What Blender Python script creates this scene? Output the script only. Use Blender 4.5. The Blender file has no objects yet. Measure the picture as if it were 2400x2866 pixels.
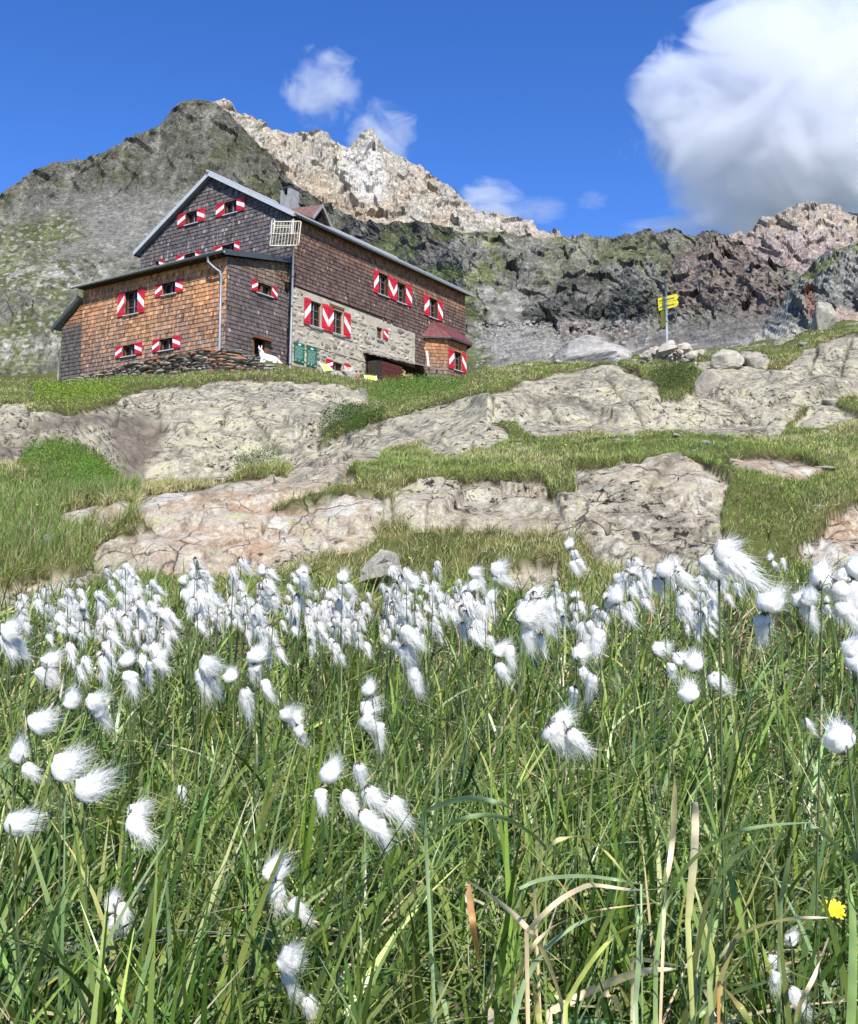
import bpy, math, random
import numpy as np
from mathutils import Vector, Matrix
from mathutils.geometry import tessellate_polygon

random.seed(7)
rng = np.random.default_rng(7)
SC = bpy.context.scene
COL = SC.collection
R = math.radians

# ------------------------------------------------------------------ camera
PITCH = R(6.0)
cam_d = bpy.data.cameras.new('camera')
cam = bpy.data.objects.new('camera', cam_d)
COL.objects.link(cam)
cam.location = (0, 0, 0)
cam.rotation_euler = (R(90) + PITCH, 0, 0)
cam_d.sensor_fit = 'HORIZONTAL'
cam_d.sensor_width = 36.0
cam_d.lens = 36.0 * 2745.0 / 2400.0
cam_d.shift_y = -131.0 / 2866.0 * (2866.0 / 2400.0)
cam_d.clip_start = 0.05
cam_d.clip_end = 20000
SC.camera = cam

# ------------------------------------------------------------------ sky, sun, exposure
SUN_AZ, SUN_EL = R(166), R(44)          # azimuth clockwise from +Y (view direction)
sun_dir = Vector((math.sin(SUN_AZ) * math.cos(SUN_EL), math.cos(SUN_AZ) * math.cos(SUN_EL), math.sin(SUN_EL)))
w = bpy.data.worlds.new('World')
SC.world = w
w.use_nodes = True
wn = w.node_tree
wn.nodes.clear()
sky = wn.nodes.new('ShaderNodeTexSky')
sky.sky_type = 'NISHITA'
sky.sun_disc = False
sky.sun_elevation = SUN_EL
sky.sun_rotation = SUN_AZ
sky.altitude = 2400
sky.air_density = 1.0
sky.dust_density = 0.3
sky.ozone_density = 3.0
hs = wn.nodes.new('ShaderNodeHueSaturation')
hs.inputs['Saturation'].default_value = 1.27
hs.inputs['Value'].default_value = 1.12
hs.inputs['Hue'].default_value = 0.514
bg = wn.nodes.new('ShaderNodeBackground')
bg.inputs['Strength'].default_value = 0.135
wo = wn.nodes.new('ShaderNodeOutputWorld')
wn.links.new(sky.outputs[0], hs.inputs['Color'])
wn.links.new(hs.outputs[0], bg.inputs['Color'])
wn.links.new(bg.outputs[0], wo.inputs['Surface'])
sl = bpy.data.lights.new('sun', 'SUN')
sl.energy = 4.9
sl.angle = R(0.53)
sl.color = (1.0, 0.955, 0.88)
so = bpy.data.objects.new('sun', sl)
COL.objects.link(so)
so.rotation_euler = sun_dir.to_track_quat('Z', 'Y').to_euler()
SC.view_settings.view_transform = 'Standard'
SC.view_settings.look = 'None'
SC.view_settings.gamma = 1
SC.view_settings.exposure = 0.62
SC.view_settings.use_curve_mapping = False
SC.cycles.use_denoising = True
SC.cycles.max_bounces = 10
SC.cycles.diffuse_bounces = 5
SC.cycles.transmission_bounces = 4
SC.cycles.transparent_max_bounces = 8
SC.cycles.volume_bounces = 12
SC.cycles.use_adaptive_sampling = True
SC.cycles.adaptive_threshold = 0.02

# ------------------------------------------------------------------ geometry of the view (used to measure places)
FPX, CXP, CYP = 2745.0, 1200.0, 1302.0
cp, sp = math.cos(PITCH), math.sin(PITCH)
D2 = 2400.0 / 1759.0                     # survey scale


def ray(u, v):
    x = (u - CXP) / FPX
    y = (CYP - v) / FPX
    return np.array([x, cp - y * sp, sp + y * cp])


def place(x, y, r):
    """survey mark (x, y) seen at horizontal distance r -> point"""
    d = ray(x * D2, y * D2)
    t = r / math.hypot(d[0], d[1])
    return d * t


def project(X, Y, Z):
    d = Y * cp + Z * sp
    d = np.where(d < 0.05, 0.05, d)
    q = -Y * sp + Z * cp
    return (CXP + FPX * X / d) / D2, (CYP - FPX * q / d) / D2


# ------------------------------------------------------------------ noise
_G = np.array([[1, 1, 0], [-1, 1, 0], [1, -1, 0], [-1, -1, 0], [1, 0, 1], [-1, 0, 1], [1, 0, -1], [-1, 0, -1],
               [0, 1, 1], [0, -1, 1], [0, 1, -1], [0, -1, -1], [1, 1, 0], [-1, 1, 0], [0, -1, 1], [0, -1, -1]], float)


def _hash(ix, iy, iz, seed):
    h = (ix.astype(np.int64) * 374761393 + iy.astype(np.int64) * 668265263 + iz.astype(np.int64) * 2147483647 + seed * 974711) & 0xFFFFFFFF
    h = ((h ^ (h >> 13)) * 1274126177) & 0xFFFFFFFF
    h = ((h ^ (h >> 16)) * 2246822519) & 0xFFFFFFFF
    return h ^ (h >> 15)


def perlin(x, y, z, seed=0):
    ix, iy, iz = np.floor(x), np.floor(y), np.floor(z)
    fx, fy, fz = x - ix, y - iy, z - iz
    u, v, w_ = [f * f * f * (f * (f * 6 - 15) + 10) for f in (fx, fy, fz)]

    def g(a, b, c):
        G = _G[_hash(ix + a, iy + b, iz + c, seed) & 15]
        return G[..., 0] * (fx - a) + G[..., 1] * (fy - b) + G[..., 2] * (fz - c)
    l = lambda a, b, t: a + (b - a) * t
    return l(l(l(g(0, 0, 0), g(1, 0, 0), u), l(g(0, 1, 0), g(1, 1, 0), u), v),
             l(l(g(0, 0, 1), g(1, 0, 1), u), l(g(0, 1, 1), g(1, 1, 1), u), v), w_)


def fbm(x, y, z, oct=5, seed=0, gain=0.5, lac=2.03, ridged=False):
    s = np.zeros_like(x)
    a, t = 1.0, 0.0
    for o in range(oct):
        n = perlin(x, y, z, seed + o * 17)
        if ridged:
            n = 1 - 2 * np.abs(n)
        s += a * n
        t += a
        a *= gain
        x, y, z = x * lac + 3.1, y * lac + 1.7, z * lac + 9.2
    return s / t


def worley(x, y, z, seed=0):
    """returns F1, F2, random of nearest cell, tilt plane value"""
    ix, iy, iz = np.floor(x), np.floor(y), np.floor(z)
    f1 = np.full(x.shape, 9.0)
    f2 = np.full(x.shape, 9.0)
    cid = np.zeros(x.shape)
    tl = np.zeros(x.shape)
    for a in (-1, 0, 1):
        for b in (-1, 0, 1):
            for c in (-1, 0, 1):
                h = _hash(ix + a, iy + b, iz + c, seed)
                px = (h & 1023) / 1023.0
                py = ((h >> 10) & 1023) / 1023.0
                pz = ((h >> 20) & 1023) / 1023.0
                dx, dy, dz = ix + a + px - x, iy + b + py - y, iz + c + pz - z
                d = np.sqrt(dx * dx + dy * dy + dz * dz)
                t = (px - .5) * dy + (py - .5) * dz + (pz - .5) * dx
                n = d < f1
                f2 = np.where(n, f1, np.minimum(f2, d))
                cid = np.where(n, (px * 7.3 + py * 3.1) % 1.0, cid)
                tl = np.where(n, t, tl)
                f1 = np.where(n, d, f1)
    return f1, f2, cid, tl


def sstep(a, b, x):
    t = np.clip((x - a) / (b - a), 0, 1)
    return t * t * (3 - 2 * t)


# ------------------------------------------------------------------ mesh helpers
def tag(o, label=None, cat=None, group=None, kind=None):
    if label:
        o['label'] = label
    if cat:
        o['category'] = cat
    if group:
        o['group'] = group
    if kind:
        o['kind'] = kind
    return o


def mesh_np(name, V, F, mat=None, attrs=None, smooth=False):
    """V (n,3), F (m,k) arrays"""
    V = np.ascontiguousarray(V, dtype=np.float32)
    F = np.ascontiguousarray(F, dtype=np.int32)
    me = bpy.data.meshes.new(name)
    me.vertices.add(len(V))
    me.vertices.foreach_set('co', V.ravel())
    k = F.shape[1]
    me.loops.add(F.size)
    me.loops.foreach_set('vertex_index', F.ravel())
    me.polygons.add(len(F))
    me.polygons.foreach_set('loop_start', np.arange(0, F.size, k, dtype=np.int32))
    try:
        me.polygons.foreach_set('loop_total', np.full(len(F), k, dtype=np.int32))
    except Exception:
        pass
    if attrs:
        for an, av in attrs.items():
            at = me.color_attributes.new(an, 'FLOAT_COLOR', 'POINT')
            c = np.ones((len(V), 4), np.float32)
            c[:, :av.shape[1]] = av
            at.data.foreach_set('color', c.ravel())
    me.update(calc_edges=True)
    me.polygons.foreach_set('use_smooth', np.full(len(F), bool(smooth)))
    if mat:
        me.materials.append(mat)
    return me


def link(name, me, parent=None, loc=None):
    o = bpy.data.objects.new(name, me)
    COL.objects.link(o)
    if parent is not None:
        o.parent = parent
    if loc is not None:
        o.location = loc
    return o


def empty(name, loc=(0, 0, 0), rz=0.0):
    o = bpy.data.objects.new(name, None)
    COL.objects.link(o)
    o.location = loc
    o.rotation_euler = (0, 0, rz)
    o.empty_display_size = 0.2
    return o


class MB:
    """collects boxes, prisms, tubes into one mesh"""

    def __init__(s):
        s.v, s.f, s.c = [], [], []

    def add(s, vs, fs, col=None):
        b = len(s.v)
        s.v += [tuple(p) for p in vs]
        s.f += [tuple(i + b for i in f) for f in fs]
        s.c += [col or (1, 1, 1)] * len(vs)

    def hexa(s, a, b, col=None):
        """two quads of 4 points each: bottom ring a, top ring b"""
        s.add(list(a) + list(b), [(3, 2, 1, 0), (4, 5, 6, 7), (0, 1, 5, 4), (1, 2, 6, 5), (2, 3, 7, 6), (3, 0, 4, 7)], col)

    def box(s, o, ax, ay, az, col=None):
        o, ax, ay, az = [np.array(t, float) for t in (o, ax, ay, az)]
        s.hexa([o, o + ax, o + ax + ay, o + ay], [o + az, o + ax + az, o + ax + ay + az, o + ay + az], col)

    def prism(s, poly, ext, col=None):
        ext = np.array(ext, float)
        n = len(poly)
        a = [np.array(p, float) for p in poly]
        b = [p + ext for p in a]
        s.add(a + b, [tuple(range(n))[::-1], tuple(range(n, 2 * n))] + [(i, (i + 1) % n, n + (i + 1) % n, n + i) for i in range(n)], col)

    def tube(s, pts, r, n=8, col=None):
        pts = [np.array(p, float) for p in pts]
        rs = r if hasattr(r, '__len__') else [r] * len(pts)
        rings = []
        for i, p in enumerate(pts):
            d = pts[min(i + 1, len(pts) - 1)] - pts[max(i - 1, 0)]
            d /= np.linalg.norm(d) + 1e-9
            h = np.array([0, 0, 1.0]) if abs(d[2]) < .9 else np.array([1.0, 0, 0])
            x = np.cross(d, h)
            x /= np.linalg.norm(x)
            y = np.cross(d, x)
            rings.append([p + rs[i] * (math.cos(t) * x + math.sin(t) * y) for t in [2 * math.pi * k / n for k in range(n)]])
        vs = [q for rg in rings for q in rg]
        fs = []
        for i in range(len(pts) - 1):
            for k in range(n):
                fs.append((i * n + k, i * n + (k + 1) % n, (i + 1) * n + (k + 1) % n, (i + 1) * n + k))
        fs.append(tuple(range(n)))
        fs.append(tuple((len(pts) - 1) * n + k for k in range(n))[::-1])
        s.add(vs, fs, col)

    def mesh(s, name, mat, smooth=False, bevel=0):
        me = bpy.data.meshes.new(name)
        me.from_pydata(s.v, [], s.f)
        at = me.color_attributes.new('tint', 'FLOAT_COLOR', 'POINT')
        c = np.ones((len(s.v), 4), np.float32)
        if s.c:
            c[:, :3] = np.array(s.c)
        at.data.foreach_set('color', c.ravel())
        me.materials.append(mat)
        me.update()
        if smooth:
            me.polygons.foreach_set('use_smooth', np.ones(len(me.polygons), bool))
        return me

    def obj(s, name, mat, parent=None, smooth=False):
        return link(name, s.mesh(name, mat, smooth), parent)


# ------------------------------------------------------------------ materials
class NT:
    def __init__(s, name):
        s.m = bpy.data.materials.new(name)
        s.m.use_nodes = True
        s.t = s.m.node_tree
        s.t.nodes.clear()
        s.out = s.t.nodes.new('ShaderNodeOutputMaterial')

    def n(s, typ, **kw):
        nd = s.t.nodes.new('ShaderNode' + typ)
        for k, v in kw.items():
            if k.startswith('_'):
                setattr(nd, k[1:], v)
                continue
            key = int(k[1:]) if (k[0] == 'i' and k[1:].isdigit()) else k.replace('_', ' ')
            inp = nd.inputs[key]
            if isinstance(v, bpy.types.NodeSocket):
                s.t.links.new(v, inp)
            else:
                inp.default_value = v
        return nd

    def noise(s, scale, detail=6, rough=0.55, vec=None, dist=0.0):
        nd = s.n('TexNoise', Scale=scale, Detail=detail, Roughness=rough, Distortion=dist)
        s.t.links.new(vec or s.pos(), nd.inputs['Vector'])
        return nd.outputs[0]

    def pos(s):
        if not hasattr(s, '_pos'):
            s._pos = s.n('TexCoord').outputs['Object']
        return s._pos

    def geo(s):
        return s.n('NewGeometry')

    def ramp(s, fac, stops, interp='LINEAR'):
        nd = s.n('ValToRGB', Fac=fac)
        nd.color_ramp.interpolation = interp
        e = nd.color_ramp.elements
        while len(e) < len(stops):
            e.new(0.5)
        for q, (p, c) in zip(e, stops):
            q.position = p
            q.color = (c, c, c, 1) if not hasattr(c, '__len__') else (*c, 1)
        return nd.outputs[0]

    def mix(s, fac, a, b, mode='MIX'):
        nd = s.t.nodes.new('ShaderNodeMix')
        nd.data_type = 'RGBA'
        nd.blend_type = mode
        for i, v in ((0, fac), (6, a), (7, b)):
            if isinstance(v, bpy.types.NodeSocket):
                s.t.links.new(v, nd.inputs[i])
            elif i == 0:
                nd.inputs[0].default_value = v
            else:
                nd.inputs[i].default_value = (*v, 1) if len(v) == 3 else v
        return nd.outputs[2]

    def math(s, op, a, b=0.0):
        nd = s.n('Math', _operation=op, i0=a, i1=b)
        return nd.outputs[0]

    def attr(s, name):
        nd = s.t.nodes.new('ShaderNodeAttribute')
        nd.attribute_name = name
        return nd.outputs['Color']

    def sep(s, c):
        return s.n('SeparateColor', Color=c).outputs

    def bump(s, h, strength=0.5, dist=0.05, prev=None):
        nd = s.n('Bump', Height=h, Strength=strength, Distance=dist)
        if prev is not None:
            s.t.links.new(prev, nd.inputs['Normal'])
        return nd.outputs[0]

    def bsdf(s, color, rough=0.8, normal=None, spec=0.3, metal=0.0):
        nd = s.n('BsdfPrincipled', Roughness=rough, Metallic=metal)
        nd.inputs['Specular IOR Level'].default_value = spec
        if isinstance(color, bpy.types.NodeSocket):
            s.t.links.new(color, nd.inputs['Base Color'])
        else:
            nd.inputs['Base Color'].default_value = (*color, 1)
        if normal is not None:
            s.t.links.new(normal, nd.inputs['Normal'])
        return nd.outputs[0]

    def done(s, shader):
        s.t.links.new(shader, s.out.inputs['Surface'])
        return s.m


def simple_mat(name, col, rough=0.7, var=0.25, scale=6.0, spec=0.3, metal=0.0, rnd=0.0):
    t = NT(name)
    n = t.noise(scale, 5)
    c = t.mix(t.ramp(n, [(0.3, 0.0), (0.7, 1.0)]), tuple(k * (1 - var) for k in col), tuple(min(1, k * (1 + var)) for k in col))
    if rnd:
        o = t.n('ObjectInfo').outputs['Random']
        c = t.mix(1.0, c, t.ramp(o, [(0, 1 - rnd), (1, 1 + rnd)]), 'MULTIPLY')
    return t.done(t.bsdf(c, rough, t.bump(n, 0.2, 0.01), spec, metal))


def wood_shingle_mat():
    t = NT('weathered_shingle')
    a = t.attr('tint')
    mp = t.n('Mapping')
    t.t.links.new(t.pos(), mp.inputs['Vector'])
    mp.inputs['Scale'].default_value = (26, 26, 2.0)
    g = t.noise(1.0, 4, 0.6, mp.outputs[0])
    c = t.mix(1.0, a, t.ramp(g, [(0.25, 0.62), (0.75, 1.25)]), 'MULTIPLY')
    c = t.mix(t.ramp(t.noise(0.7, 4), [(0.45, 0.0), (0.75, 0.5)]), c, t.mix(1.0, c, (0.55, 0.5, 0.5), 'MULTIPLY'))
    return t.done(t.bsdf(c, 0.85, t.bump(g, 0.4, 0.01), 0.2))


def rock_mat(name, light, dark, warm, rnd=0.2, scale=1.0):
    t = NT(name)
    n1 = t.noise(1.3 * scale, 8, 0.62)
    n2 = t.noise(9 * scale, 8, 0.7)
    n3 = t.noise(38 * scale, 4, 0.7)
    c = t.mix(t.ramp(n1, [(0.35, 0.0), (0.65, 1.0)]), dark, light)
    c = t.mix(t.ramp(n2, [(0.5, 0.0), (0.72, 0.7)]), c, warm)
    c = t.mix(t.ramp(n2, [(0.3, 0.75), (0.4, 0.0)]), c, tuple(k * 0.4 for k in dark))
    c = t.mix(0.5, c, t.mix(1.0, c, t.ramp(n3, [(0.3, 0.4), (0.7, 1.5)]), 'MULTIPLY'))
    o = t.n('ObjectInfo').outputs['Random']
    c = t.mix(1.0, c, t.ramp(o, [(0, 1 - rnd), (1, 1 + rnd)]), 'MULTIPLY')
    return t.done(t.bsdf(c, 0.9, t.bump(n3, 0.5, 0.01, t.bump(n2, 0.6, 0.04)), 0.2))


M = {}
M['shingle'] = wood_shingle_mat()
M['board_dark'] = simple_mat('dark_board', (0.035, 0.027, 0.022), 0.8, 0.4, 8)
M['wall_back'] = simple_mat('wall_backing', (0.03, 0.024, 0.02), 0.9, 0.3, 5)
M['mortar'] = rock_mat('mortar', (0.50, 0.455, 0.36), (0.33, 0.295, 0.235), (0.46, 0.38, 0.27), 0.02, 1.6)
M['wall_stone'] = rock_mat('wall_stone', (0.46, 0.41, 0.32), (0.22, 0.195, 0.16), (0.38, 0.29, 0.18), 0.5, 1.6)
M['roof_metal'] = simple_mat('roof_metal', (0.36, 0.37, 0.38), 0.45, 0.1, 3, 0.5, 0.35)
M['trim_metal'] = simple_mat('trim_metal', (0.52, 0.53, 0.53), 0.45, 0.08, 6, 0.5, 0.2)
M['dark_trim'] = simple_mat('dark_trim', (0.055, 0.065, 0.07), 0.5, 0.2, 6)
M['gutter'] = simple_mat('gutter_metal', (0.20, 0.22, 0.20), 0.45, 0.25, 9, 0.5, 0.4)
M['pipe'] = simple_mat('galvanised_pipe', (0.25, 0.27, 0.29), 0.5, 0.15, 9, 0.4, 0.2)
M['red'] = simple_mat('red_shutter_paint', (0.50, 0.018, 0.028), 0.5, 0.18, 5, 0.4, 0, 0.12)
M['white'] = simple_mat('white_paint', (0.80, 0.79, 0.77), 0.5, 0.05, 5)
M['sill'] = simple_mat('sill_metal', (0.50, 0.51, 0.50), 0.5, 0.15, 8)
M['frame'] = simple_mat('window_wood', (0.16, 0.07, 0.03), 0.6, 0.3, 9)
M['grey_frame'] = simple_mat('muntin_paint', (0.24, 0.22, 0.2), 0.6, 0.2, 9)
M['red_roof'] = simple_mat('red_sheet_roof', (0.15, 0.052, 0.05), 0.4, 0.2, 4, 0.5)
M['brown_roof'] = simple_mat('brown_sheet_roof', (0.15, 0.085, 0.07), 0.5, 0.3, 4, 0.4)
M['old_wood'] = simple_mat('grey_old_wood', (0.22, 0.20, 0.18), 0.85, 0.35, 10)
M['concrete'] = rock_mat('chimney_render', (0.30, 0.30, 0.29), (0.20, 0.20, 0.20), (0.25, 0.24, 0.22), 0.02, 2.0)
t_ = NT('window_glass')
M['glass'] = t_.done(t_.bsdf((0.012, 0.013, 0.016), 0.06, None, 0.5))
M['black'] = simple_mat('dark_interior', (0.008, 0.007, 0.006), 0.9, 0.2, 3)
M['cairn'] = rock_mat('cairn_stone', (0.56, 0.50, 0.41), (0.33, 0.30, 0.26), (0.50, 0.40, 0.31), 0.25, 1.6)
M['drystone'] = rock_mat('dry_stone', (0.33, 0.31, 0.26), (0.15, 0.145, 0.13), (0.26, 0.17, 0.09), 0.5, 1.5)
M['rusty'] = rock_mat('orange_lichen_stone', (0.38, 0.20, 0.12), (0.22, 0.12, 0.08), (0.46, 0.17, 0.05), 0.3, 1.5)
M['boulder'] = rock_mat('boulder_stone', (0.42, 0.395, 0.325), (0.23, 0.215, 0.18), (0.42, 0.385, 0.24), 0.2, 2.2)
M['scree'] = rock_mat('scree_stone', (0.30, 0.29, 0.27), (0.17, 0.165, 0.16), (0.28, 0.24, 0.2), 0.3, 0.35)

# ------------------------------------------------------------------ hut frame of reference
AZH = R(33.1)
HV = np.array([math.sin(AZH), math.cos(AZH), 0.0])       # along the long facade, away
HU = np.array([-math.cos(AZH), math.sin(AZH), 0.0])      # along the front faces, to the left
r0 = ray(632, 860)
HO = r0 * 48.0 / r0[1]
HO[2] = 0.0


def H(p, q, z):
    return HO + HU * p + HV * q + np.array([0, 0, z])


def on_q(uv, q):
    r_ = ray(*uv)
    t = (q + HO @ HV) / (r_ @ HV)
    X = r_ * t
    return (X - HO) @ HU, X[2]


def on_p(uv, p):
    r_ = ray(*uv)
    t = (p + HO @ HU) / (r_ @ HU)
    X = r_ * t
    return (X - HO) @ HV, X[2]


_CR = {'A': (140, 760, .18192), 'B': (400, 660, .2), 'C': (380, 460, .18192), 'D': (660, 500, .18192), 'E': (640, 780, .18192),
       'F': (920, 680, .18192), 'G': (1020, 880, .19329), 'H': (800, 920, .18192), 'S': (1740, 760, .18192)}


def C(k, x, y):
    a, b, s_ = _CR[k]
    return a + x * s_, b + y * s_


# ================================================================== GROUND
def poly_sd(px, py, poly):
    """signed distance to polygon, negative inside"""
    P_ = np.array(poly, float)
    n = len(P_)
    d = np.full(px.shape, 1e9)
    ins = np.zeros(px.shape, bool)
    for i in range(n):
        x1, y1 = P_[i]
        x2, y2 = P_[(i + 1) % n]
        ex, ey = x2 - x1, y2 - y1
        t = np.clip(((px - x1) * ex + (py - y1) * ey) / (ex * ex + ey * ey + 1e-9), 0, 1)
        d = np.minimum(d, (px - x1 - t * ex) ** 2 + (py - y1 - t * ey) ** 2)
        c = ((y1 > py) != (y2 > py)) & (px < ex * (py - y1) / (ey + 1e-12) + x1)
        ins ^= c
    d = np.sqrt(d)
    return np.where(ins, -d, d)


def line_d(px, py, pts):
    d = np.full(px.shape, 1e9)
    for (x1, y1), (x2, y2) in zip(pts, pts[1:]):
        ex, ey = x2 - x1, y2 - y1
        t = np.clip(((px - x1) * ex + (py - y1) * ey) / (ex * ex + ey * ey + 1e-9), 0, 1)
        d = np.minimum(d, (px - x1 - t * ex) ** 2 + (py - y1 - t * ey) ** 2)
    return np.sqrt(d)


def curve(pts, az):
    """pts (x, y, r) survey marks -> r(az), z(az)"""
    P_ = np.array([np.append(place(x, y, r), r) for x, y, r in pts])
    a = np.arctan2(P_[:, 0], P_[:, 1])
    i = np.argsort(a)
    return np.interp(az, a[i], P_[i, 3]), np.interp(az, a[i], P_[i, 2])


def pchip(xk, yk, x):
    h = np.diff(xk)
    d = np.diff(yk) / h
    m = np.zeros(len(xk))
    m[0], m[-1] = d[0], d[-1]
    for i in range(1, len(xk) - 1):
        if d[i - 1] * d[i] > 0:
            w1, w2 = 2 * h[i] + h[i - 1], h[i] + 2 * h[i - 1]
            m[i] = (w1 + w2) / (w1 / d[i - 1] + w2 / d[i])
    k = np.clip(np.searchsorted(xk, x) - 1, 0, len(h) - 1)
    t = (x - xk[k]) / h[k]
    return ((2 * t ** 3 - 3 * t ** 2 + 1) * yk[k] + (t ** 3 - 2 * t ** 2 + t) * h[k] * m[k] +
            (-2 * t ** 3 + 3 * t ** 2) * yk[k + 1] + (t ** 3 - t ** 2) * h[k] * m[k + 1])


def az_columns(n_in, n_out, lim=R(62), f0=-0.445, f1=0.445):
    return np.concatenate([np.linspace(-lim, f0, n_out, endpoint=False), np.linspace(f0, f1, n_in, endpoint=False), np.linspace(f1, lim, n_out)])


AZ = az_columns(900, 40)
XS = [-500, 0, 150, 300, 450, 600, 700, 800, 950, 1000, 1100, 1300, 1500, 1759, 2300]
yb = [1235, 1228, 1218, 1198, 1185, 1180, 1190, 1200, 1195, 1195, 1200, 1185, 1190, 1190, 1190]
ym = [1190, 1180, 1160, 1130, 1110, 1105, 1095, 1090, 1095, 1095, 1080, 1080, 1085, 1130, 1130]
yt = [1125, 1110, 1090, 1045, 1018, 1000, 990, 1000, 1003, 1003, 998, 972, 980, 1045, 1045]
yl = [950, 952, 955, 1003, 992, 972, 935, 918, 905, 892, 888, 884, 882, 866, 866]
ysl = [(18.6, 890), (18.6, 890), (19.2, 885), (21, 915), (21.3, 890), (21.3, 880), (20.5, 880), (20, 870), (18.3, 862), (17.6, 850), (18.8, 835), (19.6, 825), (20.5, 825), (20.6, 815), (20.6, 815)]
ys = [(20.6, 850), (20.6, 846), (21, 850), (25, 803), (26, 792), (26, 791), (27, 802), (29, 806), (20, 828), (18.4, 818), (20.6, 790), (22.5, 764), (23.4, 768), (24, 772), (24, 772)]
yh = [(45, 800), (45, 806), (45, 800), (45, 792), (45, 785), (46, 784), (50, 790), (52, 797), (60, 806), (60, 811), (55, 780), (26.5, 750), (28, 742), (32, 690), (32, 690)]
yf = [775, 775, 775, 772, 770, 770, 770, 770, 792, 800, 778, 745, 735, 686, 686]
curves = [curve([(x, y, 6.2) for x, y in zip(XS, [1262] * 15)], AZ),
          curve([(x, y, 7.5) for x, y in zip(XS, yb)], AZ),
          curve([(x, y, 8.05) for x, y in zip(XS, ym)], AZ),
          curve([(x, y, 8.9) for x, y in zip(XS, yt)], AZ),
          curve([(x, y, r) for x, y, r in zip(XS, yl, [17, 17, 17.5, 19, 19.5, 19.5, 18.5, 17.5, 17, 17, 17.5, 18, 18.5, 18.5, 18.5])], AZ),
          curve([(x, y, r) for x, (r, y) in zip(XS, ysl)], AZ),
          curve([(x, y, r) for x, (r, y) in zip(XS, ys)], AZ),
          curve([(x, y, r) for x, (r, y) in zip(XS, yh)], AZ),
          curve([(x, y, 78) for x, y in zip(XS, yf)], AZ)]
RR = np.concatenate([np.geomspace(0.25, 6.2, 46, endpoint=False), np.geomspace(6.2, 14.5, 175, endpoint=False),
                     np.geomspace(14.5, 32, 150, endpoint=False), np.geomspace(32, 78, 80)])
NC, NR = len(AZ), len(RR)
Zg = np.zeros((NR, NC))
for j in range(NC):
    rk = np.array([0.2, 2.5] + [c_[0][j] for c_ in curves])
    zk = np.array([-0.72, -0.66] + [c_[1][j] for c_ in curves])
    Zg[:, j] = pchip(rk, zk, RR)
Xg = RR[:, None] * np.sin(AZ)[None, :]
Yg = RR[:, None] * np.cos(AZ)[None, :]
# level pad under the hut
Pq = (Xg - HO[0]) * HV[0] + (Yg - HO[1]) * HV[1]
Pp = (Xg - HO[0]) * HU[0] + (Yg - HO[1]) * HU[1]
dd = np.maximum.reduce([-0.7 - Pp, Pp - 13.3, (-0.55 - Pq) * 3.2, Pq - 24])
kb = 1 - sstep(0, 1.3, dd)
Zg = Zg * (1 - kb) + (10.33 + 0.085 * np.clip(Pq, 0, 24)) * kb
# broad unevenness
Zg += (0.018 + 0.012 * RR[:, None]) * fbm(Xg * .35, Yg * .35, Zg * 0, 3, 5) * sstep(5.5, 8, RR)[:, None]
PX, PY = project(Xg, Yg, Zg)

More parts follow.
